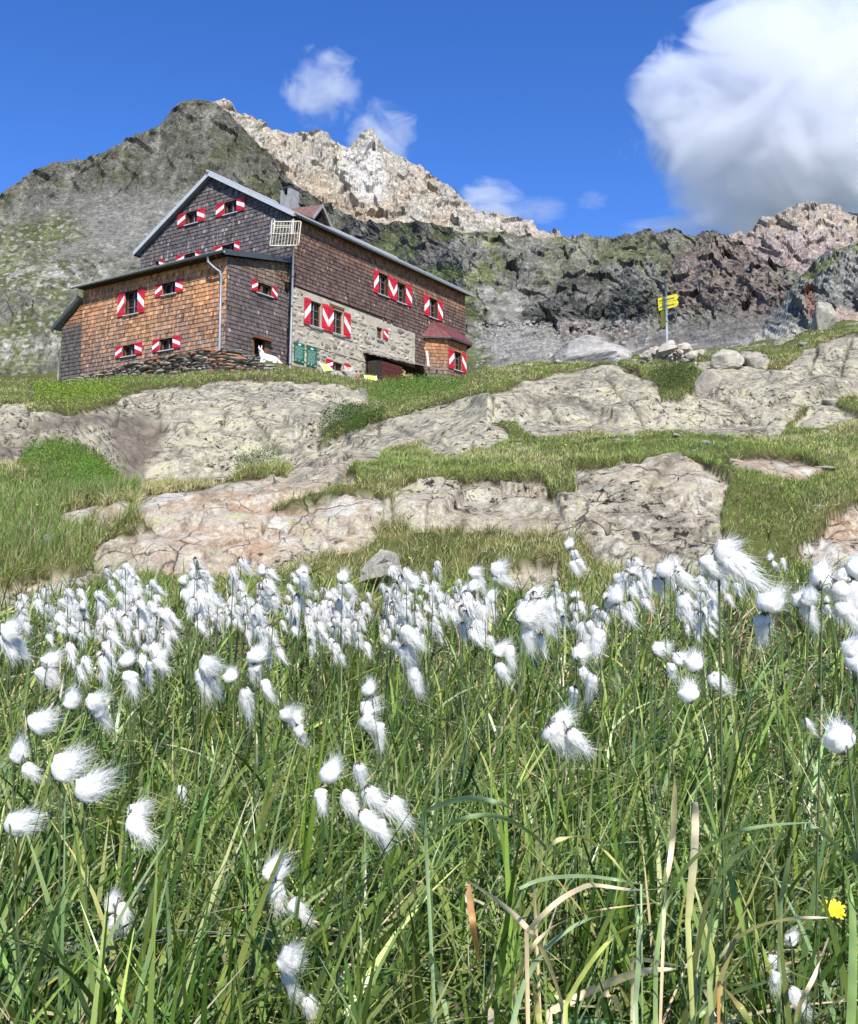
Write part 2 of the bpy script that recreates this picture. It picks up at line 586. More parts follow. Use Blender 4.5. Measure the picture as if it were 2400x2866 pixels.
ROCKS = {
    'slab_left': [(-400, 850), (0, 848), (60, 852), (150, 856), (225, 840), (260, 815), (330, 800), (400, 803), (430, 790), (480, 786), (560, 788), (640, 793), (700, 800), (755, 808), (752, 832),
                  (700, 862), (665, 880), (650, 915), (640, 950), (600, 962), (560, 950), (500, 975), (450, 992), (400, 996), (300, 1002), (268, 1000), (240, 965), (215, 938), (160, 908), (100, 905),
                  (50, 920), (30, 942), (0, 950), (-400, 960)],
    'slab_right': [(600, 978), (625, 950), (680, 915), (740, 890), (790, 870), (870, 850), (960, 828), (1010, 818), (1080, 795), (1150, 775), (1260, 758), (1300, 775), (1312, 800), (1330, 850), (1342, 872),
                   (1285, 890), (1200, 882), (1120, 892), (1080, 882), (1064, 850), (1020, 860), (960, 872), (880, 897), (780, 918), (770, 936), (740, 946), (715, 958), (690, 976), (620, 986)],
    'slab_small': [(868, 920), (930, 896), (985, 866), (1035, 900), (980, 916), (930, 936)],
    'lichen_slab': [(283, 1052), (300, 1030), (400, 1012), (520, 995), (700, 978), (722, 990), (620, 1010), (570, 1032), (500, 1057), (430, 1076), (360, 1086), (300, 1078)],
    'band_left': [(198, 1152), (215, 1128), (300, 1104), (400, 1086), (480, 1062), (600, 1056), (700, 1042), (772, 1040), (776, 1062), (760, 1100), (722, 1126), (640, 1140), (570, 1165), (480, 1172), (330, 1168), (205, 1168)],
    'band_mid': [(813, 1022), (850, 1006), (960, 999), (1050, 998), (1112, 1006), (1125, 1040), (1112, 1087), (1000, 1085), (900, 1092), (815, 1072)],
    'band_chip': [(779, 1046), (800, 1040), (802, 1078), (786, 1075)],
    'band_right': [(1115, 1050), (1130, 1040), (1196, 1018), (1186, 986), (1250, 975), (1330, 965), (1410, 962), (1482, 1000), (1466, 1060), (1470, 1110), (1500, 1150), (1520, 1195), (1400, 1190), (1300, 1170), (1230, 1152), (1200, 1102), (1120, 1086)],
    'edge_right': [(1638, 1142), (1680, 1115), (1700, 1072), (1759, 1045), (2200, 1030), (2200, 1200), (1759, 1175), (1660, 1170)],
    'flat_right': [(1495, 958), (1560, 948), (1640, 958), (1684, 976), (1640, 986), (1560, 972)],
    'upper_right': [(1340, 878), (1350, 840), (1392, 830), (1432, 800), (1452, 768), (1500, 762), (1580, 770), (1650, 790), (1759, 776), (2200, 776), (2200, 800), (1759, 800), (1700, 815), (1640, 832), (1612, 860), (1592, 886), (1500, 890), (1430, 882), (1380, 876)],
    'upper_chip': [(1300, 790), (1340, 795), (1345, 830), (1322, 845), (1302, 820)],
    'patch_right': [(1640, 870), (1680, 832), (1720, 850), (1759, 862), (1700, 872)],
    'top_right': [(1600, 778), (1640, 745), (1700, 708), (1759, 694), (2200, 690), (2200, 768), (1759, 768), (1680, 776)],
    'bump_right': [(1488, 748), (1530, 735), (1572, 738), (1562, 760), (1500, 764)],
    'bump_mid': [(1420, 745), (1480, 738), (1485, 752), (1440, 758)],
    'low_left': [(-300, 1220), (0, 1215), (80, 1197), (140, 1186), (205, 1180), (190, 1206), (100, 1240), (0, 1256), (-300, 1260)],
    'chip_a': [(120, 1070), (160, 1052), (205, 1044), (205, 1060), (150, 1082)],
    'chip_b': [(188, 1092), (210, 1060), (255, 1034), (272, 1048), (242, 1080), (200, 1100)],
    'chip_c': [(1040, 1190), (1080, 1176), (1140, 1174), (1148, 1204), (1100, 1218), (1045, 1216)],
    'left_edge': [(-300, 840), (0, 838), (50, 832), (55, 845), (0, 852), (-300, 855)],
}
rsel = (RR > 6.6)[:, None] & (np.abs(AZ)[None, :] < 0.75)
sd = np.full(PX.shape, 60.0)
jx = 7 * fbm(PX / 30, PY / 24, PX * 0, 3, 31, gain=.4)
jy = 6 * fbm(PX / 30, PY / 24, PX * 0 + 5, 3, 37, gain=.4)
hump = np.zeros(PX.shape)
for nm, pl in ROCKS.items():
    s_ = poly_sd(PX + jx, PY + jy, pl) - (9 if nm in ('slab_right', 'upper_right', 'top_right', 'slab_small', 'band_left', 'band_mid', 'band_right', 'lichen_slab', 'upper_chip', 'bump_right', 'patch_right') else 3)
    sd = np.minimum(sd, s_)
    hump = np.maximum(hump, sstep(0, 26, -s_))
# far scattered outcrops
sc_n = fbm(Xg * .22, Yg * .22, Xg * 0, 4, 71)
far_r = sstep(30, 38, RR)[:, None] * (PX > 1000) * sstep(-.02, .1, sc_n)
rock = np.maximum(1 - sstep(-2.2, 1.2, sd), far_r) * rsel
rock = np.where(RR[:, None] < 6.6, 0, rock)

# cracks
CR = [[(95, 880), (125, 875), (155, 862), (172, 875), (188, 887), (215, 885), (240, 870), (246, 845), (262, 818)], [(460, 872), (462, 850), (492, 855), (517, 857), (530, 875), (548, 890), (572, 905)],
      [(320, 882), (400, 894), (450, 878), (500, 852), (540, 838)], [(500, 945), (540, 930), (575, 905), (640, 893)], [(400, 965), (480, 940), (520, 940), (600, 925)], [(0, 905), (40, 895), (60, 880), (95, 880)],
      [(1345, 1069), (1385, 1052), (1430, 1020)], [(1230, 1114), (1280, 1090), (1315, 1082)], [(985, 1085), (1045, 1062), (1108, 1040)], [(1120, 1086), (1190, 1080), (1210, 1075), (1260, 1095), (1320, 1080)],
      [(1240, 780), (1265, 810), (1300, 850), (1320, 872)], [(1010, 818), (1012, 850)], [(775, 875), (778, 905)], [(700, 905), (690, 935), (640, 965)], [(1400, 1140), (1440, 1115), (1470, 1095)],
      [(1480, 845), (1520, 850), (1540, 865)], [(1450, 870), (1500, 862), (1560, 866)], [(560, 1062), (540, 1100), (480, 1125), (420, 1150)], [(870, 1090), (890, 1050), (940, 1030), (960, 1000)],
      [(1660, 772), (1670, 740), (1680, 720)], [(1720, 770), (1735, 730), (1745, 700)], [(600, 975), (680, 950), (760, 915)], [(1070, 800), (1120, 830), (1150, 870)], [(700, 862), (760, 880)], [(500, 1010), (560, 1020), (600, 1000)]]
crack = np.zeros(PX.shape)
wob = 5 * fbm(PX / 14, PY / 14, PX * 0, 3, 91)
for c_ in CR:
    dl = line_d(PX + wob, PY + wob * .7, c_)
    crack = np.maximum(crack, 1 - sstep(0.6, 2.6, dl))
crack *= rock
# natural relief of the bedrock
sR = np.sqrt(RR / 9.0)[:, None]
x3, y3, z3 = Xg / sR, Yg / sR, Zg / sR
f1, f2, cid, tl = worley(x3 * .9 + .4 * z3, y3 * .55, z3 * 1.8, 3)
g1, g2, gid, gt = worley(x3 * 2.6, y3 * 1.9, z3 * 3.2, 8)
joint = (1 - sstep(0.0, 0.05, f2 - f1)) * sstep(-.05, .15, fbm(x3 * .8, y3 * .8, z3, 2, 14))
rel = 0.16 * tl + 0.05 * (cid - .5) + 0.022 * gt + 0.012 * (gid - .5) + 0.045 * fbm(x3 * 1.6, y3 * 1.6, z3 * 1.6, 4, 44)
near_b = (1 - sstep(10, 14, RR))[:, None]
lq = (x3 * .30 + z3 * 2.1 + y3 * .5 + 1.1 * fbm(x3 * .6, y3 * .6, z3 * .6, 3, 48)) * 1.15
ledge = sstep(.80, 1.0, lq - np.floor(lq)) - (lq - np.floor(lq)) + .4
lq2 = (-x3 * .9 + z3 * 1.2 + 1.3 * fbm(x3 * .8, y3 * .8, z3 * .8, 3, 49)) * 1.3
ledge2 = sstep(.86, 1.0, lq2 - np.floor(lq2)) - (lq2 - np.floor(lq2)) + .4
broken = 1 + .9 * sstep(1270, 1360, PX) * sstep(890, 870, PY)
relief = sR * (0.085 * ledge + .05 * ledge2 + rel * broken * (0.95 + 0.55 * near_b) + 0.05 * hump - 0.11 * crack - 0.018 * joint) * 0.95
turf = 1 - rock
tuss = fbm(Xg * 3.1 / sR, Yg * 3.1 / sR, Xg * 0, 4, 55)
gup = np.gradient(sd, axis=0)
gup = np.clip(gup / (np.abs(gup) + np.abs(np.gradient(sd, axis=1)) + 1e-6), -1, 1)
uphill = .15 + .85 * sstep(-.1, .7, gup)
thick = sR * (0.065 + 0.03 * near_b) * uphill * sstep(0, 4, sd) + sR * 0.055 * np.maximum(tuss, -.4) + sR * .05 * fbm(Xg * .9, Yg * .9, Xg * 0, 2, 57)
disp = np.where(RR[:, None] > 6.0, rock * relief + turf * thick * sstep(6.2, 7.4, RR)[:, None], 0.012 * fbm(Xg * 6, Yg * 6, Xg * 0, 3, 58))
for _ in range(2):
    disp[:, 1:-1] = .25 * disp[:, :-2] + .5 * disp[:, 1:-1] + .25 * disp[:, 2:]
disp *= (1 - kb * .9)
Zg = Zg + disp
PX, PY = project(Xg, Yg, Zg)
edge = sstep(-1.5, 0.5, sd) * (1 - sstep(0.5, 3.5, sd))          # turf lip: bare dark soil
pink = (1 - sstep(10.5, 13.5, RR))[:, None] * np.ones_like(PX)
pink *= 0.35 + 0.65 * sstep(-.15, .2, fbm(x3 * .7, y3 * .7, z3, 3, 66))
stain = np.maximum(1 - sstep(-18, 14, poly_sd(PX + 2 * jx, PY + jy, [(215, 860), (250, 845), (300, 850), (345, 870), (330, 930), (270, 990), (245, 975), (235, 930)])),
                   1 - sstep(-12, 8, poly_sd(PX + 2 * jx, PY + jy, [(60, 860), (220, 845), (235, 865), (150, 880), (70, 885)])))
stain = np.maximum(stain, .8 * (1 - sstep(-15, 10, poly_sd(PX + 2 * jx, PY + jy, [(-100, 890), (80, 900), (40, 930), (0, 948), (-100, 948)]))))
attr = np.stack([rock, pink, edge], -1).reshape(-1, 3)
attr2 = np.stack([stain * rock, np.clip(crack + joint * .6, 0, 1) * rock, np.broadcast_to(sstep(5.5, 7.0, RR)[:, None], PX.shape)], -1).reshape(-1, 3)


def grid_faces(nr, nc):
    i = np.arange(nr - 1)[:, None] * nc + np.arange(nc - 1)[None, :]
    return np.stack([i, i + 1, i + nc + 1, i + nc], -1).reshape(-1, 4)


def ground_mat():
    t = NT('alpine_ground')
    m1 = t.sep(t.attr('mask'))
    m2 = t.sep(t.attr('mask2'))
    n0 = t.noise(0.55, 5, 0.6)
    n1 = t.noise(2.3, 8, 0.68)
    n2 = t.noise(9.0, 9, 0.72, dist=0.3)
    n3 = t.noise(42.0, 6, 0.75)
    vor = t.n('TexVoronoi', Scale=7.0, Vector=t.pos()).outputs[0]
    grey = t.mix(t.ramp(n1, [(0.36, 0.0), (0.62, 1.0)]), (0.225, 0.205, 0.155), (0.44, 0.405, 0.315))
    pnk = t.mix(t.ramp(n2, [(0.38, 0.0), (0.6, 1.0)]), (0.29, 0.205, 0.14), (0.43, 0.355, 0.27))
    pnk = t.mix(t.ramp(n1, [(0.46, 0.0), (0.6, 0.85)]), pnk, (0.37, 0.345, 0.31))
    pnk = t.mix(t.ramp(t.noise(1.05, 6, 0.6), [(0.5, 0.0), (0.6, 0.5)]), pnk, (0.34, 0.21, 0.125))
    pnk = t.mix(t.ramp(t.noise(1.9, 7, 0.65), [(0.54, 0.0), (0.6, 0.85)]), pnk, (0.50, 0.48, 0.45))
    c = t.mix(m1[1], grey, pnk)
    c = t.mix(t.ramp(t.noise(0.8, 7, 0.66), [(0.40, 0.55), (0.5, 0.0)]), c, (0.15, 0.14, 0.118))
    # pale crust, yellow-green map lichen, black lichen
    c = t.mix(t.ramp(n2, [(0.53, 0.0), (0.62, 0.7)]), c, (0.50, 0.475, 0.42))
    c = t.mix(t.ramp(t.noise(4.3, 9, 0.75), [(0.37, 0.85), (0.46, 0.0)]), c, t.mix(1.0, c, (0.40, 0.37, 0.34), 'MULTIPLY'))
    yl_ = t.math('MULTIPLY', t.ramp(n1, [(0.55, 0.0), (0.63, 1.0)]), t.ramp(n2, [(0.47, 0.0), (0.55, 0.7)]))
    c = t.mix(yl_, c, (0.36, 0.355, 0.15))
    wv = t.n('VectorMath', _operation='ADD')
    nz = t.n('TexNoise', Scale=1.7, Detail=5)
    t.t.links.new(t.pos(), nz.inputs['Vector'])
    sc_ = t.n('VectorMath', _operation='SCALE')
    t.t.links.new(nz.outputs['Color'], sc_.inputs[0])
    sc_.inputs['Scale'].default_value = 0.42
    t.t.links.new(t.pos(), wv.inputs[0])
    t.t.links.new(sc_.outputs[0], wv.inputs[1])
    cr = None
    for scl, wid in ((0.45, 0.012), (1.2, 0.012), (3.2, 0.016)):
        ve = t.n('TexVoronoi', Scale=scl, Vector=wv.outputs[0], _feature='DISTANCE_TO_EDGE').outputs[0]
        q = t.ramp(ve, [(0.0, 1.0), (wid, 0.0)])
        q = t.math('MULTIPLY', q, t.ramp(t.noise(scl * 1.3, 3), [(0.50, 0.0), (0.58, 1.0)]))
        cr = q if cr is None else t.math('MAXIMUM', cr, q)
    c = t.mix(t.math('MULTIPLY', cr, 0.8), c, (0.045, 0.038, 0.03))
    bl = t.math('MULTIPLY', t.ramp(n2, [(0.41, 1.0), (0.455, 0.0)]), t.ramp(n0, [(0.44, 0.1), (0.52, 1.0)]))
    c = t.mix(bl, c, (0.025, 0.022, 0.02))
    c = t.mix(0.75, c, t.mix(1.0, c, t.ramp(n3, [(0.3, 0.4), (0.5, 1.0), (0.7, 1.4)]), 'MULTIPLY'))
    c = t.mix(t.math('MULTIPLY', m2[0], 0.8), c, t.mix(t.ramp(n1, [(0.4, 0.0), (0.65, 1.0)]), (0.085, 0.07, 0.058), (0.18, 0.145, 0.115)))
    c = t.mix(t.math('MULTIPLY', m2[1], 0.75), c, (0.03, 0.026, 0.022))
    # turf floor and meadow floor
    g = t.mix(t.ramp(n1, [(0.35, 0.0), (0.65, 1.0)]), (0.045, 0.058, 0.016), (0.115, 0.12, 0.038))
    g = t.mix(t.ramp(n2, [(0.5, 0.0), (0.7, 0.7)]), g, (0.16, 0.13, 0.06))
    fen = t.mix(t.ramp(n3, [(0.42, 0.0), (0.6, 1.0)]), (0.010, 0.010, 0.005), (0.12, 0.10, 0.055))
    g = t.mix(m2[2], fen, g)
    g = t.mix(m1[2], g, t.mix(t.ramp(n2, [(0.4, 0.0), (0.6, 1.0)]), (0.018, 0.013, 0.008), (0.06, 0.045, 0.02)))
    c = t.mix(1.0, c, (0.97, 0.965, 0.915), 'MULTIPLY')
    c = t.mix(m1[0], g, c)
    h = t.math('ADD', t.math('MULTIPLY', n2, 1.0), t.math('MULTIPLY', n3, 0.35))
    h = t.math('SUBTRACT', h, t.math('MULTIPLY', cr, 1.2))
    nrm = t.bump(h, 0.7, 0.035, t.bump(n1, 0.5, 0.08))
    return t.done(t.bsdf(c, 0.92, nrm, 0.15))


M['ground'] = ground_mat()
me = mesh_np('ground', np.stack([Xg, Yg, Zg], -1).reshape(-1, 3), grid_faces(NR, NC), M['ground'], {'mask': attr, 'mask2': attr2}, True)
tag(link('ground', me), kind='structure')
# the valley floor goes on behind the viewer and to the horizon
mb = MB()
nseg = 48
ring = [(4000 * math.cos(2 * math.pi * k / nseg), 4000 * math.sin(2 * math.pi * k / nseg), -1.2) for k in range(nseg)]
mb.add([(0, 0, -1.2)] + ring, [(0, 1 + k, 1 + (k + 1) % nseg) for k in range(nseg)])
M['valley'] = simple_mat('valley_turf', (0.07, 0.085, 0.03), 0.95, 0.4, 0.3)
tag(mb.obj('valley_floor', M['valley']), kind='structure')


def ground_z(x, y):
    a = np.interp(np.arctan2(x, y), AZ, np.arange(NC))
    r_ = np.interp(np.hypot(x, y), RR, np.arange(NR))
    i, j = np.clip(np.floor(r_).astype(int), 0, NR - 2), np.clip(np.floor(a).astype(int), 0, NC - 2)
    fi, fj = r_ - i, a - j
    return ((Zg[i, j] * (1 - fi) + Zg[i + 1, j] * fi) * (1 - fj) + (Zg[i, j + 1] * (1 - fi) + Zg[i + 1, j + 1] * fi) * fj)


def ground_hit(x, y, rmin=6.5):
    """first ground point seen at survey mark (x, y)"""
    j = int(np.clip(np.searchsorted(AZ, math.atan2(*place(x, y, 10)[:2])), 1, NC - 2))
    i0 = int(np.searchsorted(RR, rmin))
    col = PY[i0:, j]
    k = np.argmax(col <= y)
    i = i0 + (k if col[k] <= y else int(np.argmin(col)))
    return np.array([Xg[i, j], Yg[i, j], Zg[i, j]]), RR[i]


# ================================================================== MOUNTAINS
def mountain(name, keys, n_in, n_out, nrow, amp, mat, colfun, f0=-0.46, f1=0.46, lim=R(60), jag=1.0, mix_power=1.0):
    az = az_columns(n_in, n_out, lim, f0, f1) if n_out else np.linspace(f0, f1, n_in)
    cs = [curve(k, az) for k in keys]
    nk = len(cs)
    tt = np.linspace(0, nk - 1, nrow)
    k = np.clip(np.floor(tt).astype(int), 0, nk - 2)
    f = (tt - k)[:, None]
    Rk = np.array([c_[0] for c_ in cs])
    Zk = np.array([c_[1] for c_ in cs])
    # Catmull-Rom along the slope
    def cr(A):
        p0, p1, p2, p3 = A[np.maximum(k - 1, 0)], A[k], A[k + 1], A[np.minimum(k + 2, nk - 1)]
        m1, m2 = (p2 - p0) * .5, (p3 - p1) * .5
        return (2 * f ** 3 - 3 * f ** 2 + 1) * p1 + (f ** 3 - 2 * f ** 2 + f) * m1 + (-2 * f ** 3 + 3 * f ** 2) * p2 + (f ** 3 - f ** 2) * m2
    Rm = np.exp(cr(np.log(Rk)))
    Zm = cr(Zk)
    X, Y = Rm * np.sin(az)[None, :], Rm * np.cos(az)[None, :]
    px, py = project(X, Y, Zm)
    col, rug, rs = colfun(px, py, X, Y, Zm)
    s_ = Rm / 600.0 * jag
    sx, sy, sz = px / 60.0, Rm / 120.0, py / 60.0
    wx = fbm(sx, sy, sz, 3, 201) * .7
    ux, uz = sx + .55 * sz, sz - .45 * sx
    rid = fbm(ux * .5 + wx, uz * .75, sy * .15, 6, 11, ridged=True, gain=0.55)
    f1_, f2_, ci, tl_ = worley(ux * 1.3 + wx, uz * 2.1, sy * .15, 21)
    h1_, h2_, hi, ht = worley(ux * 3.6 + wx, uz * 5.4, sy * .15, 22)
    k1_, k2_, ki, kt = worley(ux * 9 + wx, uz * 12, sy * .15, 23)
    fine = fbm(ux * 4, uz * 6, sy, 5, 13, gain=.62)
    dsp = amp * s_ * (rug * (0.55 * rid + 0.75 * tl_ + .32 * (ci - .5) + .30 * ht + .12 * (hi - .5) + .11 * kt + 0.20 * fine) + (1 - rug) * (0.10 * fine + 0.045 * kt))
    dsp = dsp * (1 - .65 * sstep(nk - 1.25, nk - 1.0, tt))[:, None]
    # push along the slope normal: towards the viewer and up
    nx, ny, nz = -np.sin(az)[None, :] * .9, -np.cos(az)[None, :] * .9, .42
    X, Y, Zm = X + nx * dsp, Y + ny * dsp, Zm + nz * dsp
    col = col * (1 + rs * (.30 * fine + .24 * (ki - .5) + .20 * (hi - .5)))[..., None]
    # back side so that the mass is closed behind the ridge
    X = np.vstack([X, X[-1] * 1.25, X[-1] * 1.5])
    Y = np.vstack([Y, Y[-1] * 1.25, Y[-1] * 1.5])
    Zm = np.vstack([Zm, Zm[-1] * .8, Zm[-1] * 0 - 2])
    col = np.concatenate([col, col[-1:], col[-1:]], 0)
    me_ = mesh_np(name, np.stack([X, Y, Zm], -1).reshape(-1, 3), grid_faces(X.shape[0], X.shape[1]), mat, {'tint': np.clip(col, 0.004, 1).reshape(-1, 3)}, False)
    o_ = link(name, me_)
    tag(o_, kind='structure')
    return X, Y, Zm


def mountain_mat(name, sc):
    t = NT(name)
    a = t.attr('tint')
    n1 = t.noise(0.05 * sc, 8, 0.7)
    n2 = t.noise(0.45 * sc, 8, 0.78)
    v1 = t.n('TexVoronoi', Scale=0.16 * sc, Vector=t.pos(), Randomness=1.0).outputs
    v2 = t.n('TexVoronoi', Scale=0.5 * sc, Vector=t.pos(), Randomness=1.0).outputs
    c = t.mix(1.0, a, t.ramp(n2, [(0.32, 0.45), (0.5, 1.0), (0.68, 1.6)]), 'MULTIPLY')
    c = t.mix(0.35, c, t.mix(1.0, c, t.ramp(t.sep(v1[1])[0], [(0.0, 0.45), (1.0, 1.5)]), 'MULTIPLY'))
    c = t.mix(0.4, c, t.mix(1.0, c, t.ramp(t.sep(v2[1])[1], [(0.0, 0.4), (1.0, 1.6)]), 'MULTIPLY'))
    h = t.math('ADD', t.math('MULTIPLY', n1, 1.2), t.math('MULTIPLY', n2, 0.35))
    h = t.math('ADD', h, t.math('MULTIPLY', v1[0], -0.35))
    return t.done(t.bsdf(c, 0.95, t.bump(h, 0.7, 1.6 / sc), 0.05))


def lerp(a, b, t):
    return a + (np.array(b) - a) * t[..., None]


def region(px, py, poly, soft):
    return 1 - sstep(-soft, soft, poly_sd(px, py, poly))


def front_cols(px, py, X, Y, Z):
    n = fbm(px / 70, py / 55, px * 0, 6, 101, gain=.6)
    n2 = fbm(px / 24, py / 14, px * 0, 5, 102, gain=.6)
    qx, qy = px + 26 * n2, py + 18 * n
    c = np.ones(px.shape + (3,)) * np.array([0.128, 0.124, 0.102])
    c = lerp(c, (0.094, 0.096, 0.060), sstep(-.08, .2, n))
    c = lerp(c, (0.17, 0.165, 0.135), sstep(.02, .22, n2) * .6)
    grass = np.zeros(px.shape)
    # green flank left
    grass = np.maximum(grass, region(qx, qy, [(-600, 440), (60, 445), (150, 430), (170, 500), (60, 540), (280, 550), (290, 760), (-600, 800)], 34) * sstep(-.28, .02, n + .45 * n2))
    grass = np.maximum(grass, region(qx, qy, [(-600, 500), (40, 470), (130, 440), (160, 470), (90, 510), (-600, 560)], 18) * .8)
    grass = np.maximum(grass, region(qx, qy, [(60, 350), (320, 300), (420, 330), (300, 360), (160, 420), (40, 400)], 25) * sstep(0, .3, n) * .8)
    grass = np.maximum(grass, region(qx, qy, [(700, 450), (1000, 480), (1060, 560), (1000, 640), (960, 800), (940, 640), (800, 540), (650, 470)], 26) * sstep(-.15, .15, n) * .95)
    grass = np.maximum(grass, region(qx, qy, [(1130, 490), (1440, 480), (1480, 530), (1300, 560), (1100, 540)], 26) * .55 * sstep(-.25, .15, n))
    grass = np.maximum(grass, region(qx, qy, [(955, 690), (1000, 740), (1005, 800), (950, 800)], 14) * .9)
    grass = np.maximum(grass, region(qx, qy, [(450, 300), (560, 360), (640, 420), (560, 430), (480, 360)], 22) * sstep(-.2, .2, n2) * .6)
    c = lerp(c, (0.098, 0.112, 0.042), grass * .85)
    gl = fbm(px / 30 + py / 80, py / 110 - px / 160, px * 0, 4, 141, ridged=True)
    c = c * (1 - .38 * sstep(.25, .62, gl) * (1 - sstep(430, 560, py) * .5))[..., None]
    c = c * (1 + .30 * sstep(.05, .25, fbm(px / 42 - py / 70, py / 36 + px / 90, px * 0, 4, 143)))[..., None]
    c = lerp(c, (0.235, 0.225, 0.19), grass * sstep(.12, .2, fbm(px / 11, py / 8, px * 0, 4, 105)) * region(px, py, [(-600, 430), (300, 430), (300, 800), (-600, 800)], 20))
    scree = region(qx, qy, [(120, 400), (420, 400), (420, 560), (200, 560), (-40, 470)], 30) * .9
    scree = np.maximum(scree, region(qx, qy, [(970, 600), (1060, 580), (1100, 690), (1290, 720), (1300, 760), (1000, 800), (1000, 700)], 20))
    scree2 = region(qx, qy, [(1280, 700), (1430, 660), (1560, 640), (1640, 660), (1560, 740), (1280, 740)], 18)
    c = lerp(c, (0.165, 0.16, 0.142), scree * .8 * (1 - grass))
    c = lerp(c, (0.115, 0.108, 0.094), scree2)
    dark = region(qx, qy, [(1070, 640), (1180, 560), (1230, 600), (1235, 690), (1150, 690), (1080, 665)], 16) * .75
    dark = np.maximum(dark, region(qx, qy, [(1215, 560), (1245, 545), (1300, 560), (1330, 640), (1290, 680), (1230, 690)], 14) * .7)
    dark = np.maximum(dark, region(qx, qy, [(1010, 520), (1040, 530), (1090, 570), (1090, 600), (1040, 580)], 12) * .7)
    c = lerp(c, (0.058, 0.058, 0.054), dark * .85)
    red = region(qx, qy, [(1370, 540), (1440, 485), (1520, 500), (1600, 560), (1620, 640), (1480, 650), (1380, 640)], 24) * .85
    red = np.maximum(red, region(qx, qy, [(1150, 670), (1300, 680), (1290, 705), (1140, 690)], 10) * .8)
    c = lerp(c, (0.112, 0.088, 0.074), red * (1 - .4 * sstep(0, .2, n2)))
    pale = region(qx, qy, [(30, 545), (230, 540), (240, 585), (20, 600)], 12) * sstep(-.05, .12, n2)
    pale = np.maximum(pale, region(qx, qy, [(0, 700), (120, 690), (120, 720), (0, 750)], 12) * sstep(-.05, .1, n2))
    c = lerp(c, (0.235, 0.228, 0.195), pale)
    c = c * (1 + .32 * sstep(880, 1000, px))[..., None]
    rug = 1 - .75 * np.maximum(grass, np.maximum(scree, scree2)) * (1 - dark)
    rug = .80 * rug * (0.62 + .55 * sstep(420, 620, px) * sstep(720, 660, py) + .3 * (1 - sstep(150, 450, px)) * (1 - sstep(330, 420, py)))
    return c, np.clip(rug, .12, 1.2), np.ones(px.shape) * 1.2


def tan_cols(px, py, X, Y, Z):
    n = fbm(px / 46, py / 60, px * 0, 5, 111)
    n2 = fbm(px / 12, py / 22, px * 0, 5, 112)
    c = np.ones(px.shape + (3,)) * np.array([0.30, 0.276, 0.226])
    c = lerp(c, (0.30, 0.275, 0.235), sstep(-.05, .2, n))
    c = lerp(c, (0.34, 0.265, 0.19), sstep(.0, .25, -n + .4 * n2) * .6)
    wht = region(px + 14 * n2, py, [(700, 320), (750, 290), (790, 330), (780, 420), (740, 440), (700, 380)], 22)
    c = lerp(c, (0.42, 0.40, 0.36), wht)
    low = region(px + 20 * n2, py + 14 * n, [(560, 340), (700, 400), (820, 470), (600, 520)], 25)
    c = lerp(c, (0.28, 0.225, 0.165), low * .8)
    return c, np.ones(px.shape), np.ones(px.shape) * 1.0


def peak_cols(px, py, X, Y, Z):
    n = fbm(px / 40, py / 40, px * 0, 5, 121)
    n2 = fbm(px / 14, py / 14, px * 0, 5, 122)
    c = np.ones(px.shape + (3,)) * np.array([0.27, 0.232, 0.188])
    c = lerp(c, (0.245, 0.225, 0.205), sstep(-.08, .15, n))
    c = lerp(c, (0.33, 0.26, 0.185), sstep(.05, .25, n2) * .7)
    c = lerp(c, (0.22, 0.17, 0.16), sstep(470, 530, py) * .7)
    return c, np.ones(px.shape), np.ones(px.shape)


def crag_cols(px, py, X, Y, Z):
    n = fbm(px / 30, py / 26, px * 0, 5, 131)
    n2 = fbm(px / 9, py / 16, px * 0, 5, 132)
    c = np.ones(px.shape + (3,)) * np.array([0.165, 0.165, 0.145])
    c = lerp(c, (0.12, 0.12, 0.105), sstep(-.05, .2, n))
    c = lerp(c, (0.25, 0.245, 0.22), sstep(.05, .25, n2) * .7)
    c = lerp(c, (0.30, 0.295, 0.25), region(px + 6 * n2, py + 6 * n, [(1380, 770), (1440, 740), (1520, 704), (1570, 674), (1640, 668), (1640, 700), (1560, 745)], 9) * .85)
    g0 = region(px + 8 * n2, py + 5 * n, [(1440, 752), (1520, 735), (1600, 705), (1690, 690), (1690, 700), (1600, 716), (1520, 748)], 5)
    c = lerp(c, (0.15, 0.19, 0.05), g0 * .9)
    g = region(px + 10 * n2, py, [(1630, 572), (1700, 545), (1720, 540), (1720, 552), (1660, 580), (1620, 590)], 7)
    g = np.maximum(g, region(px, py, [(1690, 520), (1760, 500), (1900, 500), (1900, 512), (1760, 514), (1700, 528)], 5) * .8)
    c = lerp(c, (0.10, 0.12, 0.035), g * .9)
    rdd = region(px + 6 * n, py, [(1648, 600), (1664, 598), (1676, 640), (1668, 672), (1652, 672)], 5)
    c = lerp(c, (0.17, 0.085, 0.06), rdd * .8)
    pz = region(px, py + 8 * n2, [(1690, 660), (1760, 640), (1900, 640), (1900, 705), (1700, 700)], 8)
    c = lerp(c, (0.33, 0.25, 0.20), pz * .75)
    return c, np.ones(px.shape) * (1 - .5 * np.maximum(g, pz)) * (.35 + .65 * sstep(1590, 1650, px)), np.ones(px.shape)


